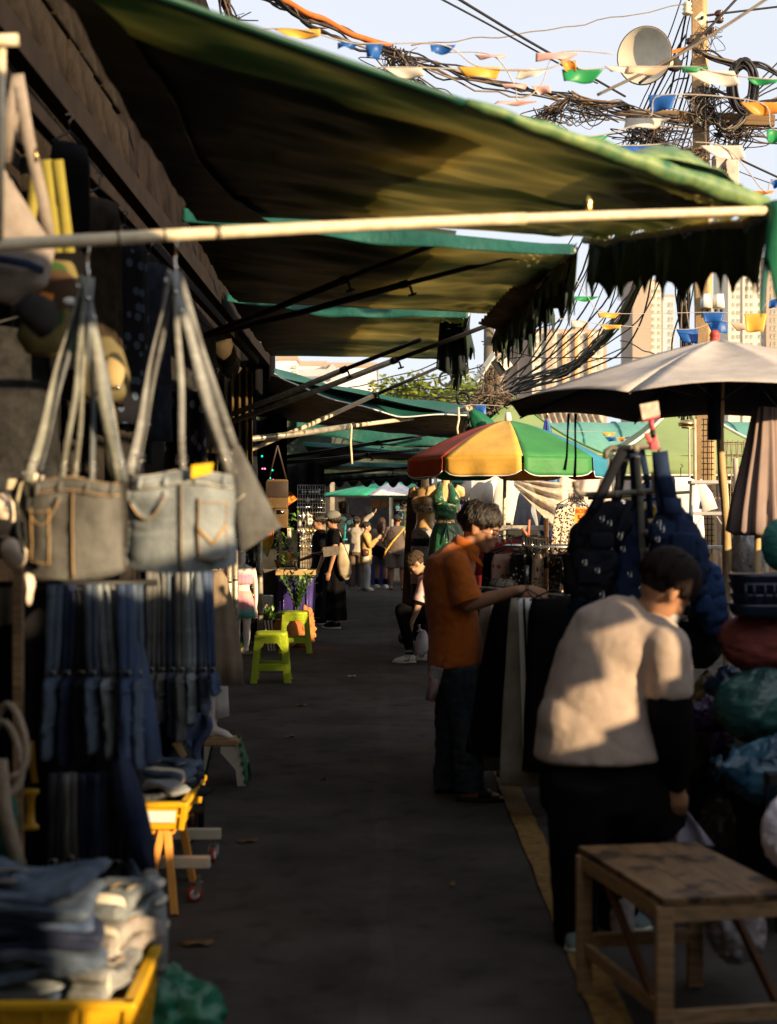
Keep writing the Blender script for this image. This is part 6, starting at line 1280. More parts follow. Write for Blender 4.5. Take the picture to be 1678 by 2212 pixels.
for i,(x0,x1,y0)in enumerate([(1588,1600,990),(1604,1618,1060),(1625,1640,1120),(1650,1655,1130)]):
 tt=thing('wooden_pole','pale weathered stick, %s from the ladder in the leaning cluster'%words[i],'pole',P(x1,1500,11.4));g=G();g.tube([P(x0,y0,11.6),P((x0+x1)/2,1250,11.5)+V((.01,0,0)),P(x1,1500,11.4)],.022,n=8);g.out('stick',mat('weathered_stick',(.45,.38,.28),rough=.8,na=.2),tt)
def tshirt(label,c,w_,L,m_,seed=0,rz=0.0,group='white shirts on display'):
 c=V(c);t=thing('hanging_shirt',label,'shirt',c,group);k=12;a=V((math.cos(rz),math.sin(rz),0))
 g=G();g.loft([c+V((0,0,-L*i/k))for i in range(k+1)],[w_*(.18,.40,.46,.47,.475,.48,.48,.485,.49,.49,.495,.5,.5)[i]for i in range(k+1)],[.03,.05,.055]+[.06]*(k-2),n=36,ref=a,fn=lambda i,q:1+.08*(i/k)*math.sin(7*q+seed));g.out('shirt_body',m_,t,fn=lambda p:.006*N((p.x,p.y,p.z*.3),12,seed))
 for q in(-1,1):g=G();g.loft([c+a*w_*.34*q+V((0,0,-.05)),c+a*w_*.54*q+V((0,0,-.17)),c+a*w_*.64*q+V((0,-.01,-.30))],[.06,.07,.075],[.035,.04,.03],n=18);g.out('sleeve',m_,t)
 g=G();g.tube([c+V((0,0,.0)),c+V((0,0,.08)),c+V((.02,0,.1)),c+V((.0,0,.115))],.004,n=5);g.out('hanger',M_BLACKMET,t);return t
WS=mat('white_tee',(.74,.70,.66),rough=.9,na=.05)
tshirt('large white T-shirt hanging behind the umbrella pole, left of the clear sheeting',P(1060,1022,17.2),.55,.62,WS,1);tshirt('white T-shirt half hidden right of the umbrella pole',P(1100,1028,17.0),.42,.56,WS,2)
hang('pale grey-blue pleated trousers hanging right of the white shirts',P(1136,1060,16.6),.16,.28,.10,.40,0,mat('grey_blue_cloth',(.30,.33,.38),rough=.9),4,group='trousers on the far rail',nm='hanging_trousers')
t=thing('stall_counter','dark stall counter below the white shirts','counter',P(1090,1160,17.5));g=G();g.box(P(1100,1150,17.6),(1.1,.5,.06));g.out('counter_top',M_CHAR,t,smooth=False)
g=G();g.box(P(1100,1265,17.5),(1.05,.4,1.2));g.out('cupboard',M_BLACKCL,t,smooth=False)
t=thing('plastic_sheet','wrinkled clear plastic sheeting slanting down from the rainbow umbrella','sheeting',P(1150,1060,16.0))
g=G();g.sheet(lambda u,v:P(lerp(1110,1215,u),lerp(1032+10*u,1032+55*u+55*u*v+18*v,v),16+.05*math.sin(v*22+u*3))+V((0,0,.006*math.sin(v*40))),30,16)
g.out('film',mat('clear_sheet',(.60,.50,.38),rough=.15,alpha=.62,spec=.8,bs=18,bst=.8),t,solid=.003)
t=thing('plastic_sheet','sunlit white sheeting wall behind the folded striped parasol','sheeting',P(1240,1060,18));g=G();g.sheet(lambda u,v:P(lerp(1180,1320,u),lerp(1022,1125,v),18+.05*math.sin(u*17+v*3)),40,10);g.out('film',mat('white_sheeting',(.66,.52,.44),rough=.5,na=.12,bs=8,bst=.6),t,solid=.004)
t=thing('closed_parasol','furled blue, orange and teal striped parasol tied with white string','parasol',P(1187,1160,16.3))
cols=[mat('par_blue',(.04,.05,.28),rough=.7),mat('par_orange',(.60,.12,.03),rough=.7),mat('par_teal',(.06,.25,.32),rough=.7),mat('par_cream',(.6,.45,.33),rough=.7)]
for k in range(8):
 a=k*math.pi/4;o=V((math.cos(a),math.sin(a)*.8,0));g=G()
 pts=[P(1181,905,16.3),P(1182,960,16.3)+o*.042,P(1183,1040,16.3)+o*.06,P(1187,1090,16.3)+o*.03,P(1188,1140,16.3)+o*.078,P(1184,1162,16.3)+o*.05]
 g.loft(pts,[.024,.042,.06,.036,.066,.024],[.014,.024,.036,.024,.036,.012],n=14,ref=o,fn=lambda i,q:1+.12*math.sin(3*q+i));g.out('pleat',cols[(k*3+(k>4))%4]if k%2 else cols[k//2%3],t)
g=G();g.tube([P(1187,1092,16.1)+V((.05*math.cos(q),.05*math.sin(q),0))for q in[j*.5 for j in range(14)]],.006,n=5);g.tube([P(1190,1092,16.05),P(1196,1110,16.05),P(1192,1122,16.05)],.005,n=5);g.out('string_tie',M_WHITECL,t)
g=G();g.tube([P(1181,903,16.3),P(1181,885,16.3)],.014,n=8);g.out('tip',M_BRASS,t)
for i,(x,rot,w_)in enumerate([(1228,.5,.26),(1240,.7,.28),(1252,.9,.28)]):
 hang('%s black-and-cream dotted dress from the left beside the orange price sign'%words[i],P(x,1083,12.6+.05*i),w_,w_+.14,.08,.42,rot,spots('dotted_cream',(.62,.5,.38),(.02,.015,.015),48,.42),i,cat='dress',nm='hanging_dress',group='dotted dresses')
for k in range(8):
 p=P(1229+4.2*k,1070,12.4);g=G();g.tube([p+V((0,0,.02)),p,p+V((.004,-.07,-.05)),p+V((.004,.07,-.05)),p],.005,n=5);tag(g.out('clothes_hanger',M_BLACKMET,loc=p),'%s black hanger from the left above the dotted dresses'%words[k],'hanger','black hangers above the dotted dresses')
t=thing('price_sign','orange card sign reading BOX 5 clipped to the dotted dresses','sign',P(1250,1113,12.2));RI=mat('red_ink',(.55,.03,.02),rough=.6)
g=G();g.prism([P(1243,1094,12.2),P(1270,1098,12.2),P(1266,1131,12.2),P(1239,1128,12.2)][::-1],(0,1,0),.004);g.out('card',mat('orange_card',(.85,.36,.04),rough=.7),t,smooth=False)
text('lettering','BOX',.052,P(1256,1104,12.193),t,RI,up=(-.1,0,1));text('lettering','5',.085,P(1253,1120,12.193),t,RI,up=(-.1,0,1))
t=thing('price_sign','yellow card sign reading SIZE X 16 hanging behind the navy backpack','sign',P(1408,1110,9.0))
g=G();g.prism([P(1394,1093,9.0),P(1416,1095,9.0),P(1418,1118,9.0),P(1396,1118,9.0)][::-1],(0,1,0),.004);g.out('card',mat('yellow_card',(.80,.52,.05),rough=.7),t,smooth=False)
text('lettering','SIZE X',.020,P(1405,1099,8.993),t,M_BLACKMET);text('lettering','16',.046,P(1405,1110,8.993),t,RI)
g=G();g.tube([P(1405,1096,8.99),P(1405,1090,8.99)],.006);g.out('clip',M_CHROME,t)
t=thing('peg','salmon pink split peg standing above the hanger cluster','clip',P(1138,1150,10.0));g=G();g.bar(P(1141,1158,10.0),P(1127,1140,10.0),.014,.014);g.bar(P(1141,1158,10.0),P(1143,1122,10.0),.014,.014);g.out('jaw',mat('salmon_plastic',(.75,.25,.16),rough=.5),t)
t=thing('clothes_rail','dark rail with black and white clothes behind the pipe stand','rail',P(1450,1062,12.5));g=G();g.tube([P(1270,1076,12.5),P(1498,1062,12.5)],.014,n=8);g.out('rail_tube',M_BLACKMET,t)
for i,(x,m_,lab)in enumerate([(1440,M_NAVYCL,'navy shirt on the dark rail left of the ladder'),(1470,WS,'crumpled white shirt on the dark rail touching the ladder'),(1330,M_WHITECL,'white shirt far left on the dark rail'),(1400,M_CHAR,'charcoal shirt on the dark rail behind the yellow sign')]):
 tshirt(lab,P(x,1030 if i<2 else 1080,12.7),.40,.55,m_,20+i,group='shirts on the dark rail')
MY=mat('glossy_skin_plastic',(.75,.46,.20),rough=.2,spec=.6,na=.04,coat=.4);MWH=mat('white_mannequin',(.74,.66,.60),rough=.35,na=.03)
def bust(label,c,k,rz,dress,m_=MY,skirt=True):
 c=V(c);t=thing('mannequin',label,'mannequin',c,None);a=V((math.cos(rz),math.sin(rz),0));b_=V((-a.y,a.x,0));z=lambda h:V((0,0,h*k))
 def bd(g):
  g.loft([c+z(2.09),c+z(2.0),c+z(1.96)],[.05*k,.05*k,.09*k],[.05*k,.05*k,.07*k],n=18,ref=a)
  g.loft([c+z(1.985),c+z(1.94),c+z(1.88),c+z(1.78),c+z(1.66),c+z(1.55),c+z(1.42),c+z(1.3)],[.06*k,.165*k,.165*k,.155*k,.115*k,.115*k,.165*k,.17*k],[.05*k,.08*k,.10*k,.12*k,.09*k,.09*k,.115*k,.11*k],n=24,ref=a)
  for q in(-1,1):g.loft([c+z(1.95)+a*.12*k*q,c+z(1.93)+a*.19*k*q,c+z(1.86)+a*.215*k*q],[.06*k,.055*k,.04*k],n=14);g.ell(c+z(1.80)+a*.075*k*q-b_*.085*k,(.06*k,.05*k,.06*k))
 body(t,bd,m_,.011,3);return t,a,b_,z
c=V((P(962,0,17).x,17,0));t,a,b_,z=bust('glossy mannequin torso in a green halter top and green wrap trousers',c,1.0,.06,None)
GS=mat('green_satin',(.008,.085,.035),rough=.32,ns=18,na=.45,spec=.6,bs=40,bst=.5,sheen=.3)
g=G();g.loft([c+z(1.80),c+z(1.76),c+z(1.66),c+z(1.585)],[.165,.170,.130,.128],[.13,.145,.105,.10],n=30,ref=a);g.out('halter_top',GS,t,fn=folds(.006,14))
for q in(-1,1):
 g=G();g.loft([c+z(2.02)+a*.05*q-b_*.05,c+z(1.93)+a*.075*q-b_*.10,c+z(1.86)+a*.095*q-b_*.13,c+z(1.78)+a*.085*q-b_*.14],[.018,.035,.055,.07],[.010,.012,.02,.03],n=12,ref=a);g.out('halter_strap',GS,t)
g=G();g.loft([c+z(1.545),c+z(1.50),c+z(1.38),c+z(1.2),c+z(1.0),c+z(.78),c+z(.55)],[.125,.14,.18,.20,.205,.21,.21],[.10,.11,.14,.16,.17,.17,.17],n=48,ref=a,fn=lambda i,q:1+.025*i*math.sin(9*q));g.out('wrap_trousers',GS,t,fn=folds(.005,12))
g=G();g.tube([c+z(1.60)-b_*.115,c+z(1.54)-b_*.12,c+z(1.5)-b_*.13+a*.01,c+z(1.36)-b_*.16+a*.03,c+z(1.24)-b_*.18+a*.035],.007,n=6);g.tube([c+z(1.5)-b_*.13,c+z(1.40)-b_*.155-a*.03,c+z(1.3)-b_*.17-a*.04],.007,n=6);g.out('tie_cord',GS,t)
g=G();g.tube([c,c+z(1.3)],.02,n=8);g.out('stand_pole',M_CHROME,t)
c=V((P(918,0,17.5).x,17.5,0));t,a,b_,z=bust('glossy mannequin torso with a knotted scarf top, left behind the green one',c,1.0,-.6,None)
EL_=spots('elephant_print',(.50,.46,.44),(.03,.03,.04),40,.22);ZB=spots('zebra_scarf',(.6,.5,.42),(.03,.03,.03),30,.35)
g=G();g.loft([c+z(1.76),c+z(1.72),c+z(1.67)],[.165,.155,.135],[.15,.14,.11],n=24,ref=a,fn=lambda i,q:1+.05*math.sin(9*q+i));g.out('scarf_top',ZB,t)
g=G();g.loft([c+z(1.47),c+z(1.42),c+z(1.35)],[.15,.175,.185],[.12,.135,.14],n=24,ref=a);g.out('printed_trousers',EL_,t)
g=G();g.loft([c+z(1.35),c+z(1.26)],[.187,.190],[.142,.145],n=24,ref=a);g.out('dark_band',spots('black_print_band',(.012,.012,.02),(.4,.4,.42),60,.2),t)
g=G();g.loft([c+z(1.26),c+z(1.0),c+z(.8)],[.188,.19,.19],[.142,.15,.15],n=24,ref=a);g.out('printed_trousers',EL_,t)
g=G();g.loft([c+z(.8),c+z(.55),c+z(.1)],[.19,.19,.19],[.15,.15,.15],n=24,ref=a);g.out('dark_band',MC['black_print_band'],t)
hang('long brown coat hanging left of the mannequins almost to the ground',P(898,1058,17.8),.20,.34,.12,1.7,-.3,mat('brown_coat',(.10,.075,.05),rough=.95),12,cat='coat',nm='hanging_coat',group='coats by the mannequins')
hang('dark green long dress behind the mannequins',P(945,1200,18.2),.3,.4,.14,1.25,0,mat('dark_green_dress',(.008,.04,.02),rough=.8),14,cat='dress',nm='hanging_dress',group='coats by the mannequins')
t=thing('water_bottle','clear water bottle on the ground beside the stout man','bottle',P(883,1265,30.5));c=P(883,1265,30.5);c.z=0
g=G();g.lathe([(.06,0),(.065,.03),(.06,.1),(.065,.2),(.06,.32),(.025,.42),(.025,.46)],c,n=14);g.out('bottle_body',mat('clear_bottle',(.5,.5,.5),rough=.1,alpha=.6),t)
g=G();g.lathe([(.028,.455),(.028,.49)],c,n=12);g.out('cap',M_WHITEPL,t)
#  LEFT MIDDLE: stools, mannequin, stall
LIME=mat('lime_plastic',(.36,.46,.012),rough=.42,ns=7,na=.14,spec=.5,bs=60,bst=.35)
def stool(label,c,rz,k=1.0):
 t=thing('plastic_stool',label,'stool',V(c),'lime green woven-pattern plastic stools');m3=Matrix.Rotation(rz,3,'Z');H=.49*k;c=V(c)
 def q(x,y,z):f_=lerp(.195,.155,z/H);return c+m3@V((x*f_,y*f_,z))
 g=G();g.loft([q(0,0,H-.04),q(0,0,H-.012),q(0,0,H),q(0,0,H+.002)],[.158,.158,.146,.10],[.158,.158,.146,.10],n=48,ref=m3@V((1,0,0)),sq=.32);g.out('seat',LIME,t)
 for x in(-1,1):
  for y in(-1,1):
   g=G();a,b_=q(x*.92,y*.92,0),q(x*.9,y*.9,H-.03)
   g.prism([q(x,y,0),q(x*.66,y,0),q(x*.60,y*.995,H-.03),q(x,y,H-.03)],m3@V((0,-y,0)),.014);g.prism([q(x,y*.93,0),q(x,y*.66,0),q(x,y*.60,H-.03),q(x,y*.93,H-.03)],m3@V((-x,0,0)),.014)
   g.box(q(x*.86,y*.86,.008),(.07,.07,.016),rz);g.out('leg',LIME,t,smooth=False,bevel=.004)
 for(ax,sg)in((0,-1),(0,1),(1,-1),(1,1)):
  for z0,z1 in((.12,.185),(H-.105,H-.03)):
   Q2=(lambda u,z:q(u,sg,z))if ax==0 else(lambda u,z:q(sg,u,z));nn=m3@(V((0,-sg,0))if ax==0 else V((-sg,0,0)))
   g=G();g.prism([Q2(-.64,z0),Q2(.64,z0),Q2(.64,z1),Q2(-.64,z1)],nn,.013)
   if z0>.2:
    for u in(-1,1):g.prism([Q2(.64*u,z0),Q2(.38*u,z0),Q2(.64*u,z0-.07)],nn,.013)
   g.out('side_rail',LIME,t,smooth=False,bevel=.003)
   g=G()
   for r_ in range(4):
    for k2 in range(9):
     u0=-.62+k2*.14+(.07 if r_%2 else 0);z=lerp(z0,z1,(r_+.5)/4)
     if u0+.1<.64:g.bar(Q2(u0,z)-nn*.001,Q2(u0+.11,z)-nn*.001,.010,.004,ref=nn)
   g.out('weave',LIME,t,kind='stuff',smooth=False)
 for(ax,sg)in((0,-1),(1,1)):
  g=G()
  for lx in(-1,1):
   for r_ in range(16):
    z=.02+r_*.025;u=.82*lx+(.05 if r_%2 else-.05)
    pA=(q(u-.10,sg,z)if ax==0 else q(sg,u-.10,z));pB=(q(u+.08,sg,z)if ax==0 else q(sg,u+.08,z));nn=m3@(V((0,-sg,0))if ax==0 else V((-sg,0,0)))
    g.bar(pA-nn*.001,pB-nn*.001,.012,.004,ref=nn)
  g.out('weave',LIME,t,kind='stuff',smooth=False)
 return t
stool('nearer lime green woven-pattern plastic stool on the left of the lane',(P(585,1475,14.0).x,14.05,0),.04)
stool('farther lime green plastic stool, in front of the terracotta pots',(P(637,1410,16.9).x-.0,17.0,0),.06)
c=V((P(522,0,16.7).x,16.7,.05));t=thing('mannequin','small white mannequin in a pastel tie-dye crop top and shorts beside the lime stools','mannequin',c);z=lambda x,y,h:c+V((x,y,h*.98))
def bd(g):
 g.loft([z(0,0,1.19),z(0,0,1.02),z(0,0,.99)],[.045,.045,.07],n=16);g.loft([z(0,0,1.21),z(0,0,1.25)],[.01,.01],n=8)
 g.loft([z(0,0,1.03),z(0,0,1.0),z(0,0,.94),z(0,0,.86),z(0,0,.77),z(0,0,.68),z(0,0,.60),z(0,0,.55)],[.05,.12,.13,.115,.09,.10,.125,.12],[.04,.06,.07,.075,.065,.07,.085,.08],n=20,ref=(1,0,0))
 for q in(-1,1):
  g.loft([z(.13*q,0,.985),z(.155*q,.01,.85),z(.165*q,.01,.72),z(.17*q,-.01,.60),z(.165*q,-.03,.50)],[.036,.03,.028,.022,.018],n=12);hand(g,z(.165*q,-.03,.50),(0,-.1,-1),(-q,-.4,0),(-q,0,0),.75,.25)
  g.loft([z(.06*q,0,.58),z(.062*q,0,.42),z(.06*q,0,.30),z(.058*q,.01,.16),z(.058*q,.01,.04)],[.068,.06,.045,.043,.026],n=14)
  g.loft([z(.058*q,.03,.02),z(.06*q,-.03,.025),z(.062*q,-.10,.012),z(.062*q,-.13,.010)],[.02,.024,.012,.006],[.022,.03,.032,.02],n=12,ref=(0,0,1))
b_=body(t,bd,MWH,.009,3)
def tiedye(name,cs):
 m=mat(name,cs[0],rough=.9,na=.02);n=m.node_tree.nodes;l=m.node_tree.links;b=n['Principled BSDF'];tc=n.new('ShaderNodeTexCoord');sp=n.new('ShaderNodeSeparateXYZ');l.new(tc.outputs['Object'],sp.inputs[0])
 nz=n.new('ShaderNodeTexNoise');nz.inputs['Scale'].default_value=9;l.new(tc.outputs['Object'],nz.inputs[0]);ad=n.new('ShaderNodeMath');ad.operation='MULTIPLY_ADD';ad.inputs[1].default_value=.14;l.new(nz.outputs[0],ad.inputs[0]);l.new(sp.outputs['Z'],ad.inputs[2])
 cr=n.new('ShaderNodeValToRGB');mr=n.new('ShaderNodeMapRange');mr.inputs[1].default_value=cs[1];mr.inputs[2].default_value=cs[2];l.new(ad.outputs[0],mr.inputs[0]);l.new(mr.outputs[0],cr.inputs[0])
 el=cr.color_ramp.elements;el[0].color=tuple(cs[3][0])+(1,);el[1].color=tuple(cs[3][-1])+(1,);k=len(cs[3])
 for i in range(1,k-1):e=el.new(i/(k-1));e.color=tuple(cs[3][i])+(1,)
 l.new(cr.outputs[0],b.inputs['Base Color']);return m
PKK,MNT,TEA,LIL=(.70,.30,.36),(.36,.66,.42),(.10,.38,.32),(.45,.24,.45)
g=G();g.loft([z(0,0,.965-.15*i/5-.02)for i in range(6)],[.134,.132,.130,.128,.130,.124],[.085,.088,.09,.09,.092,.085],n=56,ref=(1,0,0),fn=lambda i,a:1+(.05 if i in(0,4,5)else .03)*math.sin(19*a));g.out('crop_top',tiedye('tiedye_top',((.5,.5,.5),.82,1.06,[PKK,PKK,LIL,MNT,MNT])),t)
for q in(-1,1):g=G();g.tube([z(.05*q,-.085,.95),z(.045*q,-.06,1.02),z(.04*q,.0,1.06)],.004,n=5);g.out('neck_string',MC['strap_sage'],t)
g=G();g.loft([z(0,0,.715),z(0,0,.66),z(0,0,.56),z(0,0,.46),z(0,0,.40)],[.105,.125,.155,.17,.175],[.075,.09,.105,.115,.12],n=60,ref=(1,0,0),fn=lambda i,a:1+.012*i*math.sin(15*a)-(.12*i/4 if abs(math.sin(a))>.96 else 0));g.out('shorts',tiedye('tiedye_shorts',((.5,.5,.5),.42,.80,[TEA,TEA,PKK,PKK,(.62,.45,.30)])),t,fn=lambda p:.004*N(p,18))
t=thing('hanging_dress','brown pinstriped dress hanging from a black hanger left of the white mannequin','dress',P(478,1235,8.3))
g=G();pts=[P(468,1232,8.3),P(470,1250,8.3),P(474,1290,8.3),P(478,1350,8.3),P(482,1420,8.3),P(483,1478,8.3)]
g.loft(pts,[.03,.055,.07,.09,.105,.112],[.03,.05,.06,.07,.08,.08],n=90,ref=(1,0,.1),fn=lambda i,a:1+.018*i*math.sin(7*a+.4)+.012*math.sin(31*a));g.out('fabric',mat('pinstripe_brown',(.34,.26,.18),rough=.9,wave=(38,(.10,.075,.05),'X')),t)
g=G();g.tube([P(458,1222,8.3),P(462,1212,8.3),P(466,1222,8.3),P(478,1238,8.3),P(456,1240,8.3)],.006,n=6);g.out('hanger',M_BLACKMET,t)
t=thing('hanging_cloth','white leaf-printed cloth hanging behind the brown pinstriped dress','cloth',P(455,1230,9.8))
g=G();g.loft([P(450,1225,9.8),P(456,1260,9.8),P(478,1330,9.8),P(490,1390,9.8)],[.08,.09,.08,.05],[.05,.06,.06,.04],n=30,ref=(1,0,0),fn=lambda i,a:1+.08*math.sin(6*a));g.out('fabric',spots('leaf_print',(.72,.60,.52),(.05,.05,.04),10,.16),t)
t=thing('mannequin','white mannequin legs in black and white leaf-print trousers standing on the folding step stool','mannequin',P(475,1610,8.8))
YM=8.75;Z_=lambda x,y,d=0:P(x,y,YM+d)
def bd(g):
 for(x,y,d,xt)in((462,1584,-.04,500),(444,1596,.05,470)):
  g.loft([Z_(x-6,y-110,d),Z_(x-6,y-40,d),Z_(x-4,y-12,d)],[.045,.034,.03],n=14);g.loft([Z_(x-12,y+4,d),Z_(x,y-6,d),Z_((x+xt)/2+6,y+1,d-.02),Z_(xt,y+9,d-.04)],[.02,.036,.022,.010],[.024,.034,.038,.022],n=14,ref=(0,0,1))
body(t,bd,MWH,.008,3)
g=G();g.loft([Z_(458,1300),Z_(462,1400),Z_(466,1480),Z_(470,1520),Z_(473,1548)],[.09,.09,.075,.068,.065],[.08,.08,.07,.06,.06],n=30,ref=(1,0,0),fn=lambda i,a:1+.05*math.sin(5*a));g.out('trousers',spots('leaf_print_black',(.66,.60,.56),(.025,.03,.028),9,.22),t)
g=G();g.loft([Z_(448,1500,.08),Z_(450,1540,.08),Z_(452,1560,.08)],[.06,.055,.05],n=20);g.out('trousers',MC['leaf_print_black'],t)
t=thing('step_stool','folding cream and green plastic step stool carrying the mannequin legs','stool',V((P(470,0,8.7).x,8.75,0)))
CS=mat('cream_step_plastic',(.50,.43,.33),rough=.55,na=.12);GSx=mat('green_step_plastic',(.03,.13,.07),rough=.5,na=.1)
c=V((P(468,0,8.7).x,8.75,0));Hs=P(0,1602,8.7).z
g=G();g.box(c+V((.01,0,Hs)),(.25,.22,.035));g.out('top',mat('tan_step_top',(.42,.26,.12),rough=.6),t,bevel=.008,smooth=False)
for sx_ in(-1,1):
 x0=c.x+sx_*.085;xb=c.x+sx_*.135
 g=G();pts=[V((x0-.055,c.y-.115,Hs-.02)),V((x0+.055,c.y-.115,Hs-.02)),V((xb+.052,c.y-.135,0)),V((xb+.0,c.y-.135,0)),V((xb-.012,c.y-.13,.10)),V((xb-.045*sx_-.03,c.y-.125,.17)),V((x0-.055,c.y-.12,.2))]
 g.prism(pts,(0,1,0),.018);g.out('leg',CS,t,smooth=False,bevel=.003)
 g=G();pts=[V((x0-.05,c.y+.115,Hs-.02)),V((x0+.05,c.y+.115,Hs-.02)),V((xb+.05,c.y+.135,0)),V((xb,c.y+.135,0)),V((xb-.01,c.y+.13,.12))];g.prism(pts,(0,-1,0),.018);g.out('leg',GSx,t,smooth=False,bevel=.003)
 g=G();pts=[V((c.x+sx_*.142,c.y-.112,Hs-.02)),V((c.x+sx_*.142,c.y+.112,Hs-.02)),V((c.x+sx_*.20,c.y+.13,0)),V((c.x+sx_*.19,c.y+.05,.12)),V((c.x+sx_*.19,c.y-.05,.12)),V((c.x+sx_*.20,c.y-.13,0))];g.prism(pts,(-sx_,0,0),.014);g.out('side_panel',GSx,t,smooth=False,bevel=.003)
for k in range(6):
 for sx_ in(-1,1):g=G();zz=.03+k*.055;g.box((c.x+sx_*(.19-.055*zz/.3*.8),c.y-.137,zz),(.022,.012,.024));g.out('hinge_tooth',GSx,t,smooth=False)
for i,(x,Y_,y0,lab)in enumerate([(563,17.6,1140,'tall galvanised post right of the white mannequin'),(497,15.5,1225,'galvanised post left of the white mannequin'),(510,16.0,1222,'second galvanised post just behind the left one')]):
 tt=thing('metal_post',lab,'post',V((P(x,0,Y_).x,Y_,0)));g=G();p=P(x-3,y0-60,Y_);g.tube([V((P(x,0,Y_).x,Y_,0)),p],.036,n=12);g.out('post_tube',M_GALV,tt)
 g=G()
 for zz in(.4,.9,1.4):g.loft([V((p.x,Y_,zz)),V((p.x,Y_,zz+.02))],.040,n=12)
 g.out('tie_band',M_BLACKMET,tt)
t=thing('black_film','wrinkled black plastic sheeting hanging behind the white mannequin','sheeting',P(540,1300,18.0))
g=G();g.sheet(lambda u,v:P(lerp(500,556,u),lerp(1155,1440,v),18.0+.10*N((u*3,v*7,0),1,2)+.05*N((u*9,v*16,0),1,3)),40,70);g.out('film',mat('black_film_m',(.012,.012,.012),rough=.16,spec=.9,bs=9,bst=.8),t,solid=.004)
t=thing('power_box','white plastic power outlet box on the grey board behind the post','box',P(587,1310,18.3));g=G();g.box(P(578,1305,18.3),(.15,.08,.24));g.out('box_case',M_WHITEPL,t,bevel=.015,smooth=True);g=G();g.box(P(578,1310,18.22),(.07,.03,.10));g.out('socket',M_CREAM,t,bevel=.005,smooth=False)
g=G();g.tube([P(600,1300,18.25),P(606,1340,18.2),P(602,1400,18.2),P(604,1430,18.3)],.008,n=6);tag(g.out('power_lead',M_BLACKMET,loc=P(600,1300,18.2)),'thin black lead hanging below the white power box','cable')
t=thing('board','dull grey board standing behind the power box','board',P(600,1360,18.6));g=G();g.box(P(605,1340,18.6),(.5,.04,1.35));g.out('panel',mat('dull_grey_board',(.10,.085,.065),rough=.8,na=.2),t,smooth=False)
t=thing('white_planks','short white boards leaning at the foot of the tall post','boards',P(590,1420,17.2))
for k in range(3):g=G();g.bar(P(572+k*7,1340,17.3),P(584+k*6,1432,17.1),.03,.02);g.out('plank',M_CREAM,t,smooth=False)
cB=V((P(640,0,18.4).x,18.4,0));t=thing('storage_bin','purple-blue plastic bin with a wooden tray of wares on its lid','bin',cB)
PUR=mat('violet_plastic',(.055,.035,.20),rough=.35,spec=.5)
g=G();g.loft([cB+V((0,0,.05)),cB+V((0,0,.5)),cB+V((0,0,.80)),cB+V((0,0,.84))],[.22,.235,.245,.26],[.2,.22,.22,.24],n=40,ref=(1,0,0),sq=.3);g.out('bin_body',PUR,t)
g=G();g.loft([cB+V((0,0,.83)),cB+V((0,0,.87))],[.275,.27],[.25,.25],n=40,ref=(1,0,0),sq=.3);g.out('lid',M_BLACKMET,t)
for x in(-.15,.0,.15):g=G();g.bar(cB+V((x,-.215,.1)),cB+V((x,-.235,.8)),.02,.015);g.out('rib',PUR,t)
t=thing('wooden_tray','pale wooden tray with paper wares on the purple bin','tray',cB+V((0,0,.87)))
for x,y,sx_,sy_ in((0,-.2,.5,.02),(0,.2,.5,.02),(-.25,0,.02,.4),(.25,0,.02,.4)):g=G();g.box(cB+V((x,y,.90)),(sx_,sy_,.07));g.out('tray_side',mat('pale_wood',(.45,.30,.13),rough=.6,na=.2),t,smooth=False)
g=G();g.box(cB+V((0,0,.878)),(.48,.38,.012));g.out('tray_floor',MC['pale_wood'],t,smooth=False)
g=G();g.bar(cB+V((-.05,-.1,.92)),cB+V((.18,.05,.93)),.12,.02);g.out('paper_stack',M_CREAM,t,smooth=False);g=G();g.bar(cB+V((.02,-.22,.93)),cB+V((.0,-.24,1.05)),.02,.03);g.out('knife_handle',M_BLACKMET,t)
TC=mat('terracotta',(.52,.20,.06),rough=.8,ns=12,na=.15,bs=50,bst=.3)
c=V((P(655,0,18.2).x,17.75,0));t=thing('plant_pot','terracotta pot shaped like a face in profile, facing right','pot',c)
def fp(g):
 g.lathe([(.10,0),(.15,.06),(.175,.18),(.17,.30),(.155,.38),(.16,.42)],c,n=28)
 for p,r_ in(((.165,-.03,.22),(.035,.03,.03)),((.15,-.05,.32),(.03,.03,.012)),((.165,-.03,.15),(.03,.04,.012)),((.17,-.03,.12),(.025,.035,.012)),((.135,-.04,.07),(.045,.05,.03)),((.05,-.165,.24),(.03,.015,.04)),((.10,-.10,.44),(.05,.05,.06)),((.05,-.12,.48),(.03,.03,.05)),((.13,-.12,.27),(.028,.02,.02))):g.ell(c+V(p),r_)
body(t,fp,TC,.011,2)
c=V((P(617,0,17.6).x,17.6,0));t=thing('plant_pot','round-bellied terracotta pot seen through the legs of the farther lime stool','pot',c);g=G();g.lathe([(.09,0),(.13,.05),(.165,.17),(.15,.28),(.12,.33),(.13,.35),(.11,.35),(.10,.30)],c,n=28);g.out('pot_body',TC,t)
M_LF=[mat('leaf_bright',(.13,.24,.025),rough=.4,na=.3,spec=.5,transl=.2),mat('leaf_dark',(.025,.07,.018),rough=.4,na=.3,spec=.5)]
def leaf(g,p,d,w_,L,up=(0,0,1)):
 a,b_=frame(d,up);d=V(d).normalized();pts=[p,p+d*L*.3+b_*w_*.5,p+d*L*.65+b_*w_*.45,p+d*L,p+d*L*.65-b_*w_*.45,p+d*L*.3-b_*w_*.5]
 mid=p+d*L*.5+a*w_*.15;g.add([pts[0],pts[1],pts[2],pts[3],pts[4],pts[5],mid],[(0,1,6),(1,2,6),(2,3,6),(3,4,6),(4,5,6),(5,0,6)])
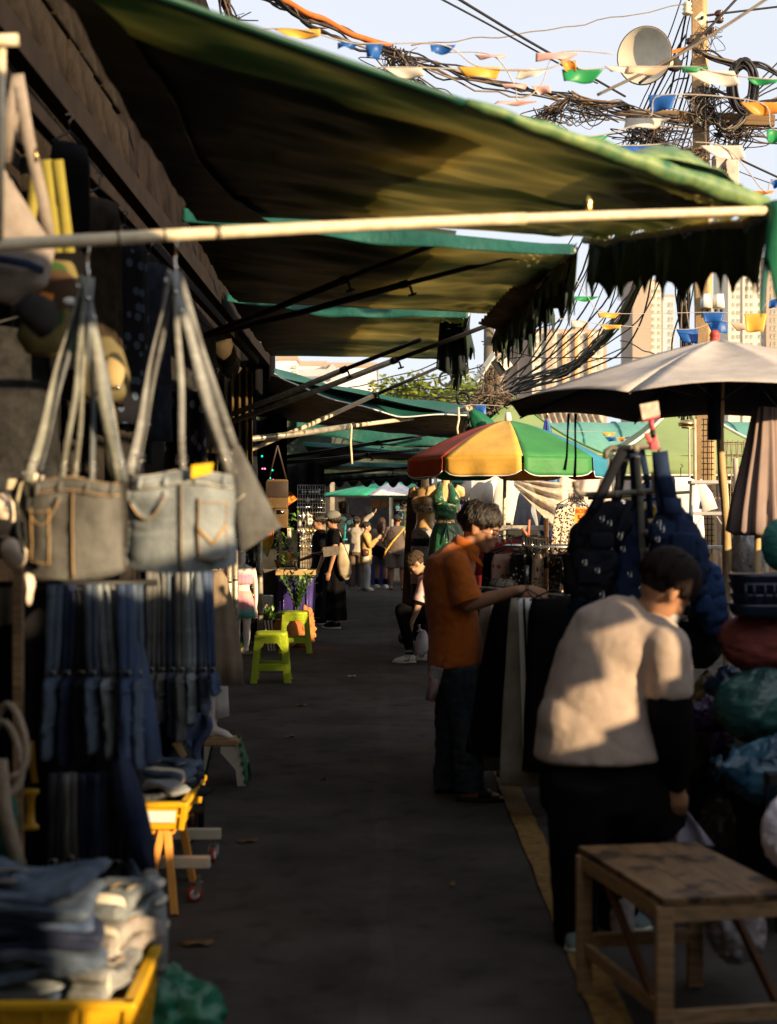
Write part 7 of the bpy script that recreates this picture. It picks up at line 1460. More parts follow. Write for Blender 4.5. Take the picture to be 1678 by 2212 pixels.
def zz_plant(label,base,n_st,hgt,spread,seed,nm='potted_plant',arch=.5):
 rnd=random.Random(seed);base=V(base);t=thing(nm,label,'plant',base);st=G()
 gs=[G(),G()]
 for i in range(n_st):
  a=rnd.uniform(0,6.28);ln=hgt*rnd.uniform(.6,1.1);o=V((math.cos(a),math.sin(a),0))*spread*rnd.uniform(.4,1);pts=[base+o*(s_**1.5)+V((0,0,ln*(s_-arch*.35*s_*s_)))for s_ in[k/8 for k in range(9)]]
  st.tube(pts,.006,n=5)
  for k in range(2,9):
   for q in(-1,1):
    tg=(pts[min(k+1,8)]-pts[k-1]).normalized();sd_=tg.cross(V((math.cos(i),math.sin(i),.2))).normalized()*q;leaf(gs[rnd.random()<.45],pts[k],(sd_+tg*.7+V((0,0,.2))),.035,.085)
 st.out('stem',M_LF[1],t);gs[0].out('leaf',M_LF[0],t,kind='stuff');gs[1].out('leaf',M_LF[1],t,kind='stuff')
zz_plant('glossy green plant growing from the round terracotta pot behind the stools',V((P(640,0,17.8).x,17.9,.36)),14,.62,.20,3)
zz_plant('low plant with bright leaves leaning out left of the pots',V((P(585,0,17.8).x,17.8,.30)),5,.22,.26,8,arch=1.3)
t=thing('fruit_basket','small wicker basket of oranges and greens on a shelf of the left stall','basket',P(618,1222,19.0));WK=mat('wicker',(.45,.26,.10),rough=.8,bs=60,bst=.7,na=.3)
c=P(618,1222,19.0);g=G();g.loft([c,c+V((0,0,.08))],[.13,.16],[.10,.12],n=24,ref=(1,0,0),sq=.5);g.out('basket',WK,t)
for k,(dx,dy,m_)in enumerate([(-.05,0,'o'),(.02,-.03,'o'),(.07,.02,'o'),(.13,0,'g'),(-.01,.03,'o')]):g=G();g.ell(c+V((dx,dy,.12+.01*k)),(.045,.045,.042)if m_=='o' else(.06,.05,.045));g.out('fruit',mat('orange_fruit',(.65,.22,.02),rough=.5)if m_=='o' else mat('green_melon',(.15,.20,.04),rough=.5),t)
t=thing('stall_shelf','dark open shelf frame of the left stall with pale boards','shelf',V((P(622,0,19).x,19,0)))
for y_ in(1228,1262):g=G();p=P(622,y_,19.1);g.box(p,(.42,.35,.02));g.out('shelf_board',M_CREAM if y_==1228 else M_WOOD,t,smooth=False)
for x in(600,645):g=G();g.bar(P(x,1150,19.1),P(x,1380,19.1),.03,.03);g.out('post',M_BLACKMET,t,smooth=False)
t=thing('trailing_plant','trailing leaf garland hanging beside the tie-dye cloths of the left stall','plant',P(628,1120,18.6));gs=G();rnd=random.Random(4)
for k in range(150):p=P(614+18*math.sin(k)*rnd.random()+(20 if k%3==0 else 0),rnd.uniform(1100,1215),18.6+rnd.uniform(-.1,.1));leaf(gs,p,(rnd.uniform(-1,1),-.4,rnd.uniform(-1,.3)),.03,.07)
gs.out('leaf',M_LF[0],t,kind='stuff')
TD=tiedye('tiedye_orange',((.5,.4,.1),-.2,.3,[(.02,.25,.2),(.75,.5,.03),(.75,.2,.03),(.7,.1,.02)]))
for i,(pts,lab,m_)in enumerate([([(548,1160),(592,1135),(590,1165),(578,1205),(562,1180)],'yellow and teal tie-dye cloth hanging right of the tilted grey bag',TD),([(598,1066),(628,1062),(642,1078),(622,1092),(604,1088)],'pink, yellow and green striped sunhat-like cloth above the trailing leaves',spots('multi_cloth',(.7,.12,.06),(.75,.5,.05),22,.4,third=(.1,.4,.08))),([(588,1112),(600,1108),(602,1135),(592,1140)],'orange-red cloth end hanging by the thin post of the left stall',mat('orange_red_cloth',(.65,.14,.05),rough=.8)),([(604,1107),(618,1107),(611,1128)],'white funnel-shaped lamp hanging beside the orange cloth',M_WHITEPL),([(620,1140),(628,1140),(629,1165),(621,1168)],'pale striped oval lantern hanging among the leaves',spots('lantern',(.5,.45,.4),(.5,.15,.1),20,.3))]):
 tt=thing('hanging_cloth' if i<3 else('lamp_shade' if i==3 else 'lantern'),lab,'cloth' if i<3 else 'lantern',P(pts[0][0],pts[0][1],18.0))
 if tt.name.startswith('lamp_shade'):tt.name='funnel_lamp';WL[tt.name]=V(P(pts[0][0],pts[0][1],18.0))
 g=G();n0=len(pts);q=[P(x,y,18.0+.03*math.sin(k*2))for k,(x,y)in enumerate(pts)];g.prism(q[::-1],(0,1,0),.03);g.out('fabric' if i<3 else 'shade',m_,tt,bevel=.006,smooth=False)
MONO=spots('brown_monogram',(.12,.075,.035),(.30,.21,.09),55,.16)
for i,(x0,x1,y0,y1,Y_,lab)in enumerate([(576,622,1035,1098,14.2,'brown monogram shoulder bag with dark flap hanging from the pale-ended arm'),(592,622,1096,1140,14.6,'brown checked monogram satchel below the flap bag')]):
 tt=thing('handbag',lab,'bag',P((x0+x1)/2,y1,Y_),'brown patterned handbags on the left stall');a,b_=P(x0,y1,Y_),P(x1,y0,Y_);cc=(a+b_)/2
 g=G();g.box(cc,(b_.x-a.x,.09,b_.z-a.z));g.out('bag_body',MONO,tt,bevel=.015)
 if i==0:
  g=G();g.box(cc+V((0,-.05,.045)),(b_.x-a.x+.01,.012,(b_.z-a.z)*.55));g.out('flap',mat('dark_brown_leather',(.045,.03,.022),rough=.5),tt,bevel=.004)
  for q in(-1,1):g=G();g.tube([P(599,962,14.0),P(599+q*10,1000,14.1),P(599+q*19,1036,14.2)],.010,n=6);g.out('strap',mat('dark_brown_leather',(.045,.03,.022)),tt)
 else:g=G();g.box(cc+V((.0,-.05,.06)),(.07,.01,.04));g.out('clasp',M_CHROME,tt)
tt=thing('indicator_lights','tiny green and pink lights glowing in the dark left stall','lights',P(585,1015,15.5))
for k,(x,y,c_)in enumerate([(566,985,(0,1,.5)),(567,1012,(1,.15,.3)),(572,1012,(1,.15,.3)),(588,1015,(0,1,.4)),(583,1032,(0,1,.5)),(590,1036,(.9,.1,.6)),(586,1045,(1,.1,.5)),(592,1046,(1,.1,.5))]):g=G();g.ell(P(x,y,15.5),.010,n=8,m=6);g.out('bulb',mat('led_%d'%k,c_,emit=c_+(1.6,)),tt)
BW=spots('mandala_cloth',(.010,.010,.012),(.16,.15,.15),12,.28,third=(.09,.09,.10))
t=thing('wall_textile','black cloth with white mandala print hanging in the dark between the two denim bags','cloth',P(400,980,8.4));g=G();g.sheet(lambda u,v:P(lerp(355,445,u),lerp(845,1040,v),8.4+.04*math.sin(u*12)),30,20);g.out('fabric',BW,t,solid=.005)
for i,(x0,x1,y0,y1,Y_,col,lab)in enumerate([(215,330,600,1000,7.6,(.012,.012,.016),'dark garments on the wall above the mandala cloth'),(0,130,640,1040,6.6,(.03,.024,.022),'dull brown cloth hanging behind the camouflage bags'),(130,290,860,1260,6.9,(.022,.019,.017),'dark brown cloth behind the grey-brown denim bag'),(440,500,820,1050,11.5,(.05,.04,.02),'ochre-brown cloth panel in the shadow left of the slanting poles'),(500,545,800,1000,13.0,(.08,.055,.018),'mustard cloth panel deep in the left stalls'),(545,620,900,1150,17.5,(.008,.008,.009),'black drape in the far left stalls'),(600,700,1000,1300,23.5,(.010,.009,.009),'black drape behind the jewellery grid')]):
 tt=thing('wall_textile',lab,'cloth',P((x0+x1)/2,y0,Y_));g=G();g.sheet(lambda u,v:P(lerp(x0,x1,u),lerp(y0,y1,v)+8*math.sin(u*7),Y_+.05*math.sin(u*19+i)+.02*math.sin(v*7)),36,12);g.out('fabric',mat('wall_cloth_%d'%i,col,rough=.95,na=.4),tt,solid=.006)
for i in range(5):
 tt=thing('hanging_pouch','%s pale-brown pouch from the top in the shadow under the awning wall'%words[i],'pouch',P(480+i*9,740+i*22,12+i));p=P(480+i*9,745+i*22,12+i);g=G();g.ell(p,(.09,.07,.13),n=16,m=10);g.out('pouch_body',mat('dim_pouch',(.05,.038,.022),rough=.9,na=.3),tt,fn=folds(.02,9))
t=thing('display_grid','wire grid display of sunglasses, watches and trinkets in the far left stall','display',V((P(665,0,22).x,22,0)))
g=G();x0,x1=P(642,0,22).x,P(702,0,22).x
for k in range(12):x=lerp(x0,x1,k/11);g.tube([(x,22.1,.2),(x,22.1,2.1)],.004,n=4)
for k in range(28):zz=.2+1.9*k/27;g.tube([(x0,22.1,zz),(x1,22.1,zz)],.004,n=4)
g.out('wire_grid',M_STEEL,t,kind='stuff')
g=G();g.box(((x0+x1)/2,22.2,1.0),(x1-x0,.04,1.2));g.out('back_board',mat('cream_board',(.35,.28,.18),rough=.8,na=.3),t,smooth=False)
rnd=random.Random(12);tm=[M_CHROME,M_BLACKMET,M_WHITEPL,M_BRASS];gg=[G()for _ in tm]
for r_ in range(13):
 for k in range(7):
  x=lerp(x0+.04,x1-.04,k/6)+rnd.uniform(-.01,.01);zz=.55+r_*.12+rnd.uniform(-.01,.01)
  if .85<zz<1.15:continue
  q=rnd.randrange(4);o=gg[q]
  if rnd.random()<.5:o.loft([(x,22.0,zz),(x,22.03,zz)],[.028,.028],n=10,ref=(0,0,1));o.ribbon([V((x,22.0,zz-.05)),V((x,22.0,zz+.05))],.012,.006,(1,0,0))
  else:o.ell((x-.02,22.0,zz),(.02,.008,.016),n=8,m=6);o.ell((x+.025,22.0,zz),(.02,.008,.016),n=8,m=6)
for o,m_ in zip(gg,tm):o.out('trinkets',m_,t,kind='stuff')
for(x,y)in((672,1270-145,),(682,1226)):g=G();g.box(P(x,y,21.9),(.10,.005,.10));s_=g.out('price_tag',M_WHITECL,t,smooth=False);text('lettering','20.-',.045,P(x,y,21.895),s_,M_BLACKMET)
#  BACKGROUND
WHF=mat('tower_cream',(.66,.58,.47),rough=.9,na=.05,ns=.05);TAN=mat('tower_tan',(.36,.29,.23),rough=.9,na=.05,ns=.05);ORS=mat('tower_orange_strip',(.62,.34,.16),rough=.9,na=.05);GLS=mat('window_glass',(.20,.24,.23),rough=.15,spec=.8,na=.4,ns=.3);BLU=mat('tower_bluegrey',(.38,.41,.46),rough=.9,na=.05)  # tan lightened and greyed in place of distance haze
def tower(label,Y,secs,wins,name='apartment_tower',base=0.0):
 """secs: (x0,x1,ytop,depth offset,depth,mat); wins: (x0,x1,n,y0,y1,rows,off)"""
 x0=min(s_[0]for s_ in secs);x1=max(s_[1]for s_ in secs);c=P((x0+x1)/2,1110,Y);c.z=0;t=thing(name,label,'building',c,'apartment towers on the skyline')
 for(a,b_,yt,off,dp,m_)in secs:
  A_,B2=P(a,yt,Y),P(b_,yt,Y);g=G();h=A_.z;g.box(((A_.x+B2.x)/2,Y+off+dp/2,h/2),(B2.x-A_.x,dp,h));g.out('wall',m_,t,smooth=False)
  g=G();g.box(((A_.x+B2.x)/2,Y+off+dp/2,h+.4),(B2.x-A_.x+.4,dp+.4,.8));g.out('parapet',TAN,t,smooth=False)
 w0=None
 for(a,b_,n_,ya,yb,rows,off)in wins:
  for r_ in range(rows):
   for k in range(n_):
    cx=lerp(a,b_,(k+.5)/n_);cy=lerp(ya,yb,(r_+.5)/rows);p=P(cx,cy,Y);ww=(b_-a)/n_*.62/F*Y;hh=(yb-ya)/rows*.50/F*Y
    if w0 is None or abs(w0[1]-ww)>.02:
     fr=G();fr.box((0,0,0),(ww,.25,hh));o=fr.out('window',GLS,None,smooth=False)
     mu=G();mu.box((0,-.16,0),(.12,.1,hh));mu.box((0,-.16,hh*.1),(ww,.09,.1));mu.box((0,-.2,-hh*.5),(ww+.3,.3,.16));q=mu.out('frame',WHF,None,smooth=False);q.parent=o;w0=(o,ww)
     o.parent=t;o.location=p+V((0,off,0))-WL[t.name]
    else:
     o=w0[0].copy();COL.objects.link(o);o.parent=t;o.location=p+V((0,off,0))-WL[t.name]
     q=w0[0].children[0].copy();COL.objects.link(q);q.parent=o
 return t
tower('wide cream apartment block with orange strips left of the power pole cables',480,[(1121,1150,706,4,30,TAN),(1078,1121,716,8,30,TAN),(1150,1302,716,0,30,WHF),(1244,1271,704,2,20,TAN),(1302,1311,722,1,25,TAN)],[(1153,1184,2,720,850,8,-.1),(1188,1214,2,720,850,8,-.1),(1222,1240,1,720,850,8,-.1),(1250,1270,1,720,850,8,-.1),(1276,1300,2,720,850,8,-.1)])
t=thing('facade_strips','orange and tan vertical fins on the front of the wide cream apartment block','facade',P(1200,1110,479));
for x in(1218,1245,1273):g=G();a=P(x,716,478.6);g.box((a.x,479.0,a.z/2),(1.0,1.2,a.z));g.out('fin',ORS,t,smooth=False)
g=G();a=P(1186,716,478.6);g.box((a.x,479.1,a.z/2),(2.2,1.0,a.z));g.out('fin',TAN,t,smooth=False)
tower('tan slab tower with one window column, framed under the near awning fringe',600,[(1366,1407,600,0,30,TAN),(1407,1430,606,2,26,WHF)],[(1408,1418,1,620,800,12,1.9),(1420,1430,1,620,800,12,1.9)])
tower('slim blue-grey tower beside the tan slab tower',610,[(1431,1457,640,0,20,BLU)],[(1440,1456,1,650,760,7,-.1)])
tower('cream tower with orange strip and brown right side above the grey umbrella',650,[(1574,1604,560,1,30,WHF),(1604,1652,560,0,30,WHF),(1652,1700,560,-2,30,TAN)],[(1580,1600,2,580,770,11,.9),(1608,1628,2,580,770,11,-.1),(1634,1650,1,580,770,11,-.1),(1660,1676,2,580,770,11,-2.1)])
PW=mat('pale_render',(.66,.64,.64),rough=.9,na=.03)
t=tower('low white shopping building with a faint grey emblem seen between the awnings',240,[(598,640,778,0,30,PW),(640,700,782,6,30,PW),(700,812,792,1,40,PW)],[(632,642,2,786,808,2,-.1)],name='shopping_building')
g=G();a=P(676,805,239.6);g.box(a,(5,.3,1.2));g.out('sign_strip',mat('faint_grey',(.42,.42,.43)),t,smooth=False);g=G();c=P(718,806,240.4);g.prism([c+V((-1.6,0,0)),c+V((0,0,-1.2)),c+V((1.6,0,0)),c+V((0,0,1.6))],(0,-1,0),.3);g.out('emblem',MC['faint_grey'],t,smooth=False)
LFT=[mat('tree_leaf_lit',(.26,.30,.04),rough=.6,na=.3,transl=.3),mat('tree_leaf_dark',(.08,.12,.02),rough=.6,na=.3)]
def tree(label,c,ch,rad,hgt,n_,seed,ls=.16):
 rnd=random.Random(seed);c=V(c);t=thing('tree',label,'tree',c);g=G();g.tube([c,c+V((.1,0,ch*.5)),c+V((0,0,ch))],[.22,.16,.10],n=10);tips=[]
 for k in range(12):
  a=k*2.4;p1=c+V((math.cos(a)*rad*.5,math.sin(a)*rad*.4,ch+hgt*(.1+.5*rnd.random())));g.tube([c+V((0,0,ch*.7)),(c+V((0,0,ch))).lerp(p1,.5),p1],[.08,.05,.02],n=6);tips.append(p1)
 g.out('trunk',mat('bark',(.12,.08,.05),rough=.9,na=.4),t)
 gs=[G(),G()];clumps=[(c+V((rnd.gauss(0,.5)*rad,rnd.gauss(0,.4)*rad*.7,ch+hgt*(.15+.55*rnd.random()))),rad*rnd.uniform(.18,.34))for _ in range(34)]
 for _ in range(n_):
  cc,r_=clumps[rnd.randrange(34)];d=V((rnd.gauss(0,1),rnd.gauss(0,1),rnd.gauss(0,.8))).normalized()*r_*rnd.uniform(.5,1.05);p=cc+d
  x=V((rnd.uniform(-1,1),rnd.uniform(-1,1),rnd.uniform(-.6,.6))).normalized();y=x.cross(V((rnd.uniform(-1,1),rnd.uniform(-1,1),1))).normalized();s_=ls*rnd.uniform(.6,1.2)
  gs[rnd.random()<.4].add([p-x*s_,p+y*s_*.5,p+x*s_,p-y*s_*.5],[(0,1,2,3)])
 for o,m_ in zip(gs,LFT):o.out('leaf',m_,t,kind='stuff',smooth=False)
tree('broad sunlit green tree seen between the fourth awning and the ragged flap',(P(870,0,50).x,50,0),3.6,3.2,3.2,15000,1,.13)
tree('smaller tree behind the tangled wires and the corrugated roof',(P(985,0,55).x,55,0),3.4,2.2,2.5,7000,2,.13)
tree('tree standing left behind the sagging fourth awning',(P(760,0,60).x,60,0),3.2,2.6,2.6,7000,5,.14)
t=thing('old_house','old low house with a corrugated tiled roof behind the green tents','house',(P(1150,0,44).x,44,0));x0,x1=P(985,0,42).x,P(1330,0,42).x
g=G();g.box(((x0+x1)/2,46,1.8),(x1-x0-.6,5,3.6));g.out('wall',mat('old_wall',(.30,.24,.16),rough=.9),t,smooth=False)
g=G();g.sheet(lambda u,v:V((lerp(x0,x1,u),lerp(42.6,46,v),lerp(3.7,5.15,v)+.055*math.sin(u*(x1-x0)/.2*6.283)-.03*((v*5)%1.0))),380,20);g.out('roof',mat('weathered_tile',(.34,.27,.18),rough=.9,ns=3,na=.35,bs=20,bst=.3),t,solid=.02)
g=G();g.tube([(x0,46,5.2),(x1,46,5.2)],.09,n=8);g.out('ridge_tile',MC['weathered_tile'],t)
TG=mat('tent_light_green',(.28,.38,.17),rough=.75,na=.10,ns=1.5,transl=.2);TG2=mat('tent_mid_green',(.10,.25,.10),rough=.75,na=.1,transl=.15);TTL=mat('tent_teal',(.16,.40,.33),rough=.7,na=.08,transl=.2);TWT=mat('tent_white_trim',(.70,.66,.58),rough=.8)
def tent(label,cx,cy,h_,ze,za,val,m_,mv,trim=False,nm='market_tent'):
 t=thing(nm,label,'tent',V((cx,cy,0)),'market tents on the right');cs=[V((cx-h_,cy-h_,ze)),V((cx+h_,cy-h_,ze)),V((cx+h_,cy+h_,ze)),V((cx-h_,cy+h_,ze))];ap=V((cx,cy,za))
 for i in range(4):
  a,b_=cs[i],cs[(i+1)%4]
  def fs(u,v):
   p=a.lerp(b_,u).lerp(ap,v);p.z-=.10*math.sin(math.pi*v)*(1-.3*math.sin(math.pi*u));return p
  g=G();g.sheet(fs,14,14);g.out('canopy_panel',m_,t,solid=.006)
  g=G();g.sheet(lambda u,v:a.lerp(b_,u)+V((0,0,-val*v+.01*math.sin(u*25)))+(a+b_-ap*2).normalized()*.01*math.sin(u*19)*v*V((1,1,0)).length,30,3);g.out('valance',mv,t,solid=.005)
  if trim:g=G();g.tube([fs(0,v/10)+V((0,0,.012))for v in range(11)],.025,n=6);g.tube([a.lerp(b_,u/6)+V((0,-.01,-val))for u in range(7)],.018,n=6);g.out('trim',TWT,t)
  else:g=G();g.tube([fs(0,v/10)+V((0,0,.005))for v in range(11)],.018,n=6);g.out('seam',TG2,t)
  g=G();g.bar(V((a.x,a.y,0)),a-V((0,0,.02)),.045,.045);g.out('leg',M_STEEL,t,smooth=False)
tent('light green peaked market tent directly behind the rainbow umbrella',1.95,22.1,1.26,2.51,3.46,.22,TG,TG)
tent('light green market tent with white piping, right of the peaked one',4.56,22.1,1.26,2.51,3.48,.29,TG,TG,True)
tent('green market tent with a pale valance behind the concrete pole at the right',7.14,22.1,1.26,2.51,3.48,.29,TG,TG2,True)
t=thing('barrel_tent','teal barrel-roofed tent rising in the gap between the two light green tents','tent',V((5.3,33,0)));
g=G();g.sheet(lambda u,v:V((lerp(2.6,9.5,u),33-1.9*math.cos(math.pi*v),2.7+1.05*math.sin(math.pi*v)+.03*abs(math.sin(u*18)))),80,20);g.out('canopy',TTL,t,solid=.008)
for k in range(9):
 x=lerp(2.6,9.5,k/8);g=G();g.tube([V((x,33-1.93*math.cos(math.pi*v/12),2.7+1.08*math.sin(math.pi*v/12)))for v in range(13)],.025,n=6);g.out('rib',mat('tent_teal_dark',(.05,.2,.17)),t)
for x in(2.7,9.4):g=G();g.bar((x,31.1,0),(x,31.1,2.7),.05,.05);g.out('leg',M_STEEL,t,smooth=False)
tent('dark green tarp tent behind the mannequins',1.9,26.0,1.1,2.2,2.55,.2,mat('tent_dark_green',(.03,.16,.09),rough=.7),MC['tent_dark_green'])
YP=18.0;QP=lambda x,y,d=0:P(x,y,YP+d)
t=thing('power_pole','square concrete power pole with a timber crossarm at the upper right','pole',V((P(1527,0,YP).x,YP,0)))
g=G();b0=V((P(1530,0,YP).x,YP,0));tp=QP(1508,-120);g.loft([b0,b0.lerp(tp,.5),tp],[.165,.14,.12],[.15,.13,.11],n=4,ref=(1,.35,0));g.out('shaft',mat('pole_concrete',(.46,.31,.16),rough=.85,ns=3,na=.18,bs=40,bst=.3),t,smooth=False,bevel=.02)
g=G();g.bar(QP(1352,248,-.22),QP(1672,262,-.22),.10,.14,ref=(0,0,1));g.out('crossarm',mat('weathered_timber',(.20,.13,.07),rough=.9,ns=8,na=.4,stretch=(.2,3,3),bs=30,bst=.5),t,smooth=False,bevel=.012)
for(x,y)in((1515,40),(1515,258)):
 p=QP(x,y,-.27);g=G();g.prism([p+V((-.09,0,0)),p+V((0,0,-.09)),p+V((.09,0,0)),p+V((0,0,.09))],(0,-1,0),.008);g.out('square_washer',M_CREAM,t,smooth=False);g=G();g.loft([p,p+V((0,-.05,0))],.02,n=8);g.out('bolt',M_BLACKMET,t)
g=G();[g.lathe([(.05,-.02),(.07,0),(.04,.02),(.06,.05),(.04,.08),(.06,.11),(.03,.14)],QP(x,y,-.15),n=14)for x,y in((1484,28),)];g.out('insulator',M_CREAM,t)
for x,y in((1553,30),(1553,44),(1490,90),(1487,208),(1538,68)):g=G();p=QP(x,y,-.1);g.lathe([(.04,-.03),(.06,-.01),(.03,.0),(.06,.02),(.04,.04)],p,n=12);g.tube([p,V((P(1515,0,YP).x,YP,p.z))],.012,n=5);g.out('insulator',mat('brown_ceramic',(.06,.025,.02),rough=.3),t)
g=G()
for(ya,yb)in((905,1045),(1060,1195)):
 for k in range(int((yb-ya)/12)):y=ya+12*k;g.tube([QP(1515,y,-.24),QP(1542,y,-.24)],.006,n=4)
 for x in(1519,1528,1537):g.tube([QP(x,ya,-.245),QP(x,yb,-.245)],.006,n=4)
g.out('mesh_panel',M_BLACKMET,t,kind='stuff')
for x in(1500,1552,1488):g=G();g.tube([QP(x,905,-.3),QP(x+1,1040,-.3),QP(x+4,1480,-.3)],.022 if x!=1488 else .012,n=8);g.out('conduit',mat('pinkish_conduit',(.55,.40,.30),rough=.6),t)
t=thing('meter_box','pale meter box mounted right of the power pole above the awning edge','box',QP(1565,365));g=G();g.box(QP(1566,372,-.2),(.30,.2,.42));g.out('box_case',mat('beige_box',(.58,.43,.36),rough=.6),t,smooth=False,bevel=.01);g=G();g.box(QP(1567,373,-.32),(.24,.02,.36));g.box(QP(1574,378,-.34),(.02,.02,.05));g.out('door',MC['beige_box'],t,smooth=False,bevel=.004)
for i,x in enumerate((1524,1552)):
 tt=thing('junction_box','white hatched cable box under the awning fringe, %s of two'%('left' if i==0 else 'right'),'box',QP(x,650));g=G();g.loft([QP(x,665,-.2),QP(x,636,-.2)],[.07,.055],[.08,.07],n=20,sq=.6);g.out('box_case',M_WHITEPL,tt)
 for dx in(-6,6):g=G();g.tube([QP(x+dx,668,-.2),QP(x+dx,676,-.2)],.02,n=8);g.out('gland',M_BLACKMET,tt)
t=thing('loudspeaker','big pale horn loudspeaker on a rusty bracket left of the power pole','loudspeaker',QP(1440,137,-.4));th=QP(1444,136,-.35);mo=QP(1391,120,-1.15);ax=(mo-th).normalized();Lh=(mo-th).length
g=G();HM=mat('horn_white',(.62,.56,.44),rough=.5,ns=6,na=.1)
g.lathe([(.055,-.02),(.06,0),(.085,Lh*.25),(.14,Lh*.5),(.22,Lh*.75),(.325,Lh),(.33,Lh+.01),(.318,Lh+.005),(.26,Lh-.035),(.16,Lh-.07),(.06,Lh-.085),(.01,Lh-.09)],th,axis=ax,n=40);g.out('horn',HM,t)
a_,b2=frame(ax);g=G();g.tube([mo+(a_*math.cos(q)+b2*math.sin(q))*.33 for q in[k*math.pi/20 for k in range(41)]],.010,n=6);g.out('rim',mat('dark_brown_rim',(.08,.04,.02)),t)
g=G();g.lathe([(.07,-.30),(.085,-.28),(.085,-.12),(.06,-.02)],th,axis=ax,n=18);g.out('driver',M_CHAR,t)
g=G();g.bar(QP(1434,116,-.45),QP(1498,101,-.2),.02,.045,ref=(0,0,1));g.bar(QP(1440,122,-.45),QP(1436,112,-.45),.05,.05);g.out('bracket',mat('rust',(.32,.13,.04),rough=.9,na=.3),t,smooth=False)
t=thing('utility_pole','thin dark utility pole wrapped in tangled wires behind the ragged flap','pole',V((P(1056,0,22).x,22,0)));g=G();g.tube([V((P(1056,0,22).x,22,0)),P(1056,700,22)],[.10,.08],n=8);g.out('shaft',mat('dark_concrete',(.12,.10,.075),rough=.9),t)
g=G();g.tube([V((P(1078,0,22).x,22,0)),P(1074,800,22)],.05,n=8);g.out('shaft',MC['dark_concrete'],t)
g=G();g.bar(P(1028,822,21.8),P(1068,762,21.6),.05,.08);g.out('lamp_arm',M_WHITEPL,t,smooth=False)
t=thing('floodlight','black-framed square floodlight with a pale lens, tilted like a diamond','floodlight',P(1085,790,21));K4=[P(1060,782,21),P(1089,763,21),P(1110,792,21),P(1080,813,21)]
g=G();g.prism(K4[::-1],(0,1,.1),.06);g.out('housing',M_BLACKMET,t,smooth=False,bevel=.01)
L4=[K4[0].lerp(K4[2],.38)+V((0,-.02,0)),K4[1].lerp(K4[3],.12)+V((0,-.02,0)),K4[2].lerp(K4[0],.06)+V((0,-.02,0)),K4[2].lerp(K4[3],.6).lerp(K4[0],.06)+V((0,-.02,0))]
c_=sum(K4,V())/4;u_=(K4[2]-K4[3])*.5;w_=(K4[1]-K4[2])*.5;cc=c_+(K4[2]-K4[0])*.10+V((0,-.02,0))
g=G();g.prism([cc-u_*.30-w_*.60,cc+u_*.74-w_*.60,cc+u_*.74+w_*.60,cc-u_*.30+w_*.60],(0,-1,0),.015);g.out('lens',mat('frosted_lens',(.70,.64,.58),rough=.3),t,smooth=False)
e_=K4[0].lerp(K4[1],.62).lerp(c_,.3)+V((0,-.03,0));un,wn=(K4[1]-K4[0]).normalized(),(K4[0]-K4[3]).normalized();g=G();g.tube([e_+un*.055*math.cos(q)+wn*.025*math.sin(q)for q in[k*math.pi/10 for k in range(21)]],.004,n=5);bd_=g.out('oval_badge',M_CREAM,t)
CB=[M_CABLE,M_CABLE,M_CABLEG,mat('brown_cable',(.10,.06,.035),rough=.7)]
def cable(label,pts,r=.012,m_=None,group='overhead cables',wob=.0,seed=0,name='overhead_cable',sub=10):
 q=[];
 for i in range(len(pts)-1):
  for k in range(sub):
   t_=k/sub;p0,p1,p2,p3=V(pts[max(0,i-1)]),V(pts[i]),V(pts[i+1]),V(pts[min(len(pts)-1,i+2)])
   q.append(.5*((2*p1)+(p2-p0)*t_+(2*p0-5*p1+4*p2-p3)*t_**2+(3*p1-p0-3*p2+p3)*t_**3))
 q.append(V(pts[-1]))
 if wob:q=[p+noise.noise_vector(p*2.1+V((seed*5,0,0)))*wob for p in q]
 g=G();g.tube(q,r,n=5)
 if label is None:return g
 return tag(g.out(name,m_ or M_CABLE,loc=V(pts[0])),label,'cable',group)
X=lambda*a:[P(x,y,Y_)for x,y,Y_ in a]
cable('orange cable along the top of the wire bundle at the upper left of the sky',X((585,-12,12),(640,14,12.4),(700,41,13),(760,73,13.4),(842,98,14)),.030,mat('orange_cable',(.50,.12,.02),rough=.6),wob=.03)
rnd=random.Random(21)
for i in range(7):
 o=lambda:rnd.uniform(-6,6)
 cable(['topmost','second','third','fourth','fifth','sixth','lowest'][i]+' wire of the long bundle sweeping from the top left to the crossarm',X((540+9*i,-15,12),(700,48+i*5+o(),13),(845,102+i*3+o()*.5,14),(1000,150+i*5+o(),15),(1240,212+i*2+o()*.3,16.5),(1350,226+6*i,17.3),(1500,250+5*i,17.8)),.010+.004*(i%2),CB[i%4],'wires of the long bundle',wob=.08,seed=i)
cable('thin wavy wire rising right from the first knot to the top of the pole',X((890,97,14),(1060,80,15),(1240,55,16),(1480,8,17.8)),.007,M_CABLEG,wob=.03)
cable('upper of two black cables descending from the top centre of the sky',X((975,-12,12),(1100,64,13.5),(1200,122,15),(1350,208,17)),.014);cable('lower of two black cables descending from the top centre of the sky',X((935,-12,12),(1060,55,13.5),(1190,128,15),(1290,180,17)),.010)
cable('black cable crossing the pole diagonally up to the right',X((1380,180,15),(1500,90,15),(1602,-14,15)),.015);cable('soft grey cable crossing diagonally at the far upper right',X((1290,205,9),(1480,110,9),(1690,-25,9)),.010,M_CABLEG)
cable('cable leaving the pole top to the right edge',X((1500,36,18),(1600,24,18),(1700,12,18)),.014);cable('cable sagging from the pole to the lower right edge',X((1560,325,18),(1620,355,18),(1700,392,18)),.014);cable('thin wire along the right below the meter box',X((1562,350,18),(1600,372,18),(1690,405,18)),.006)
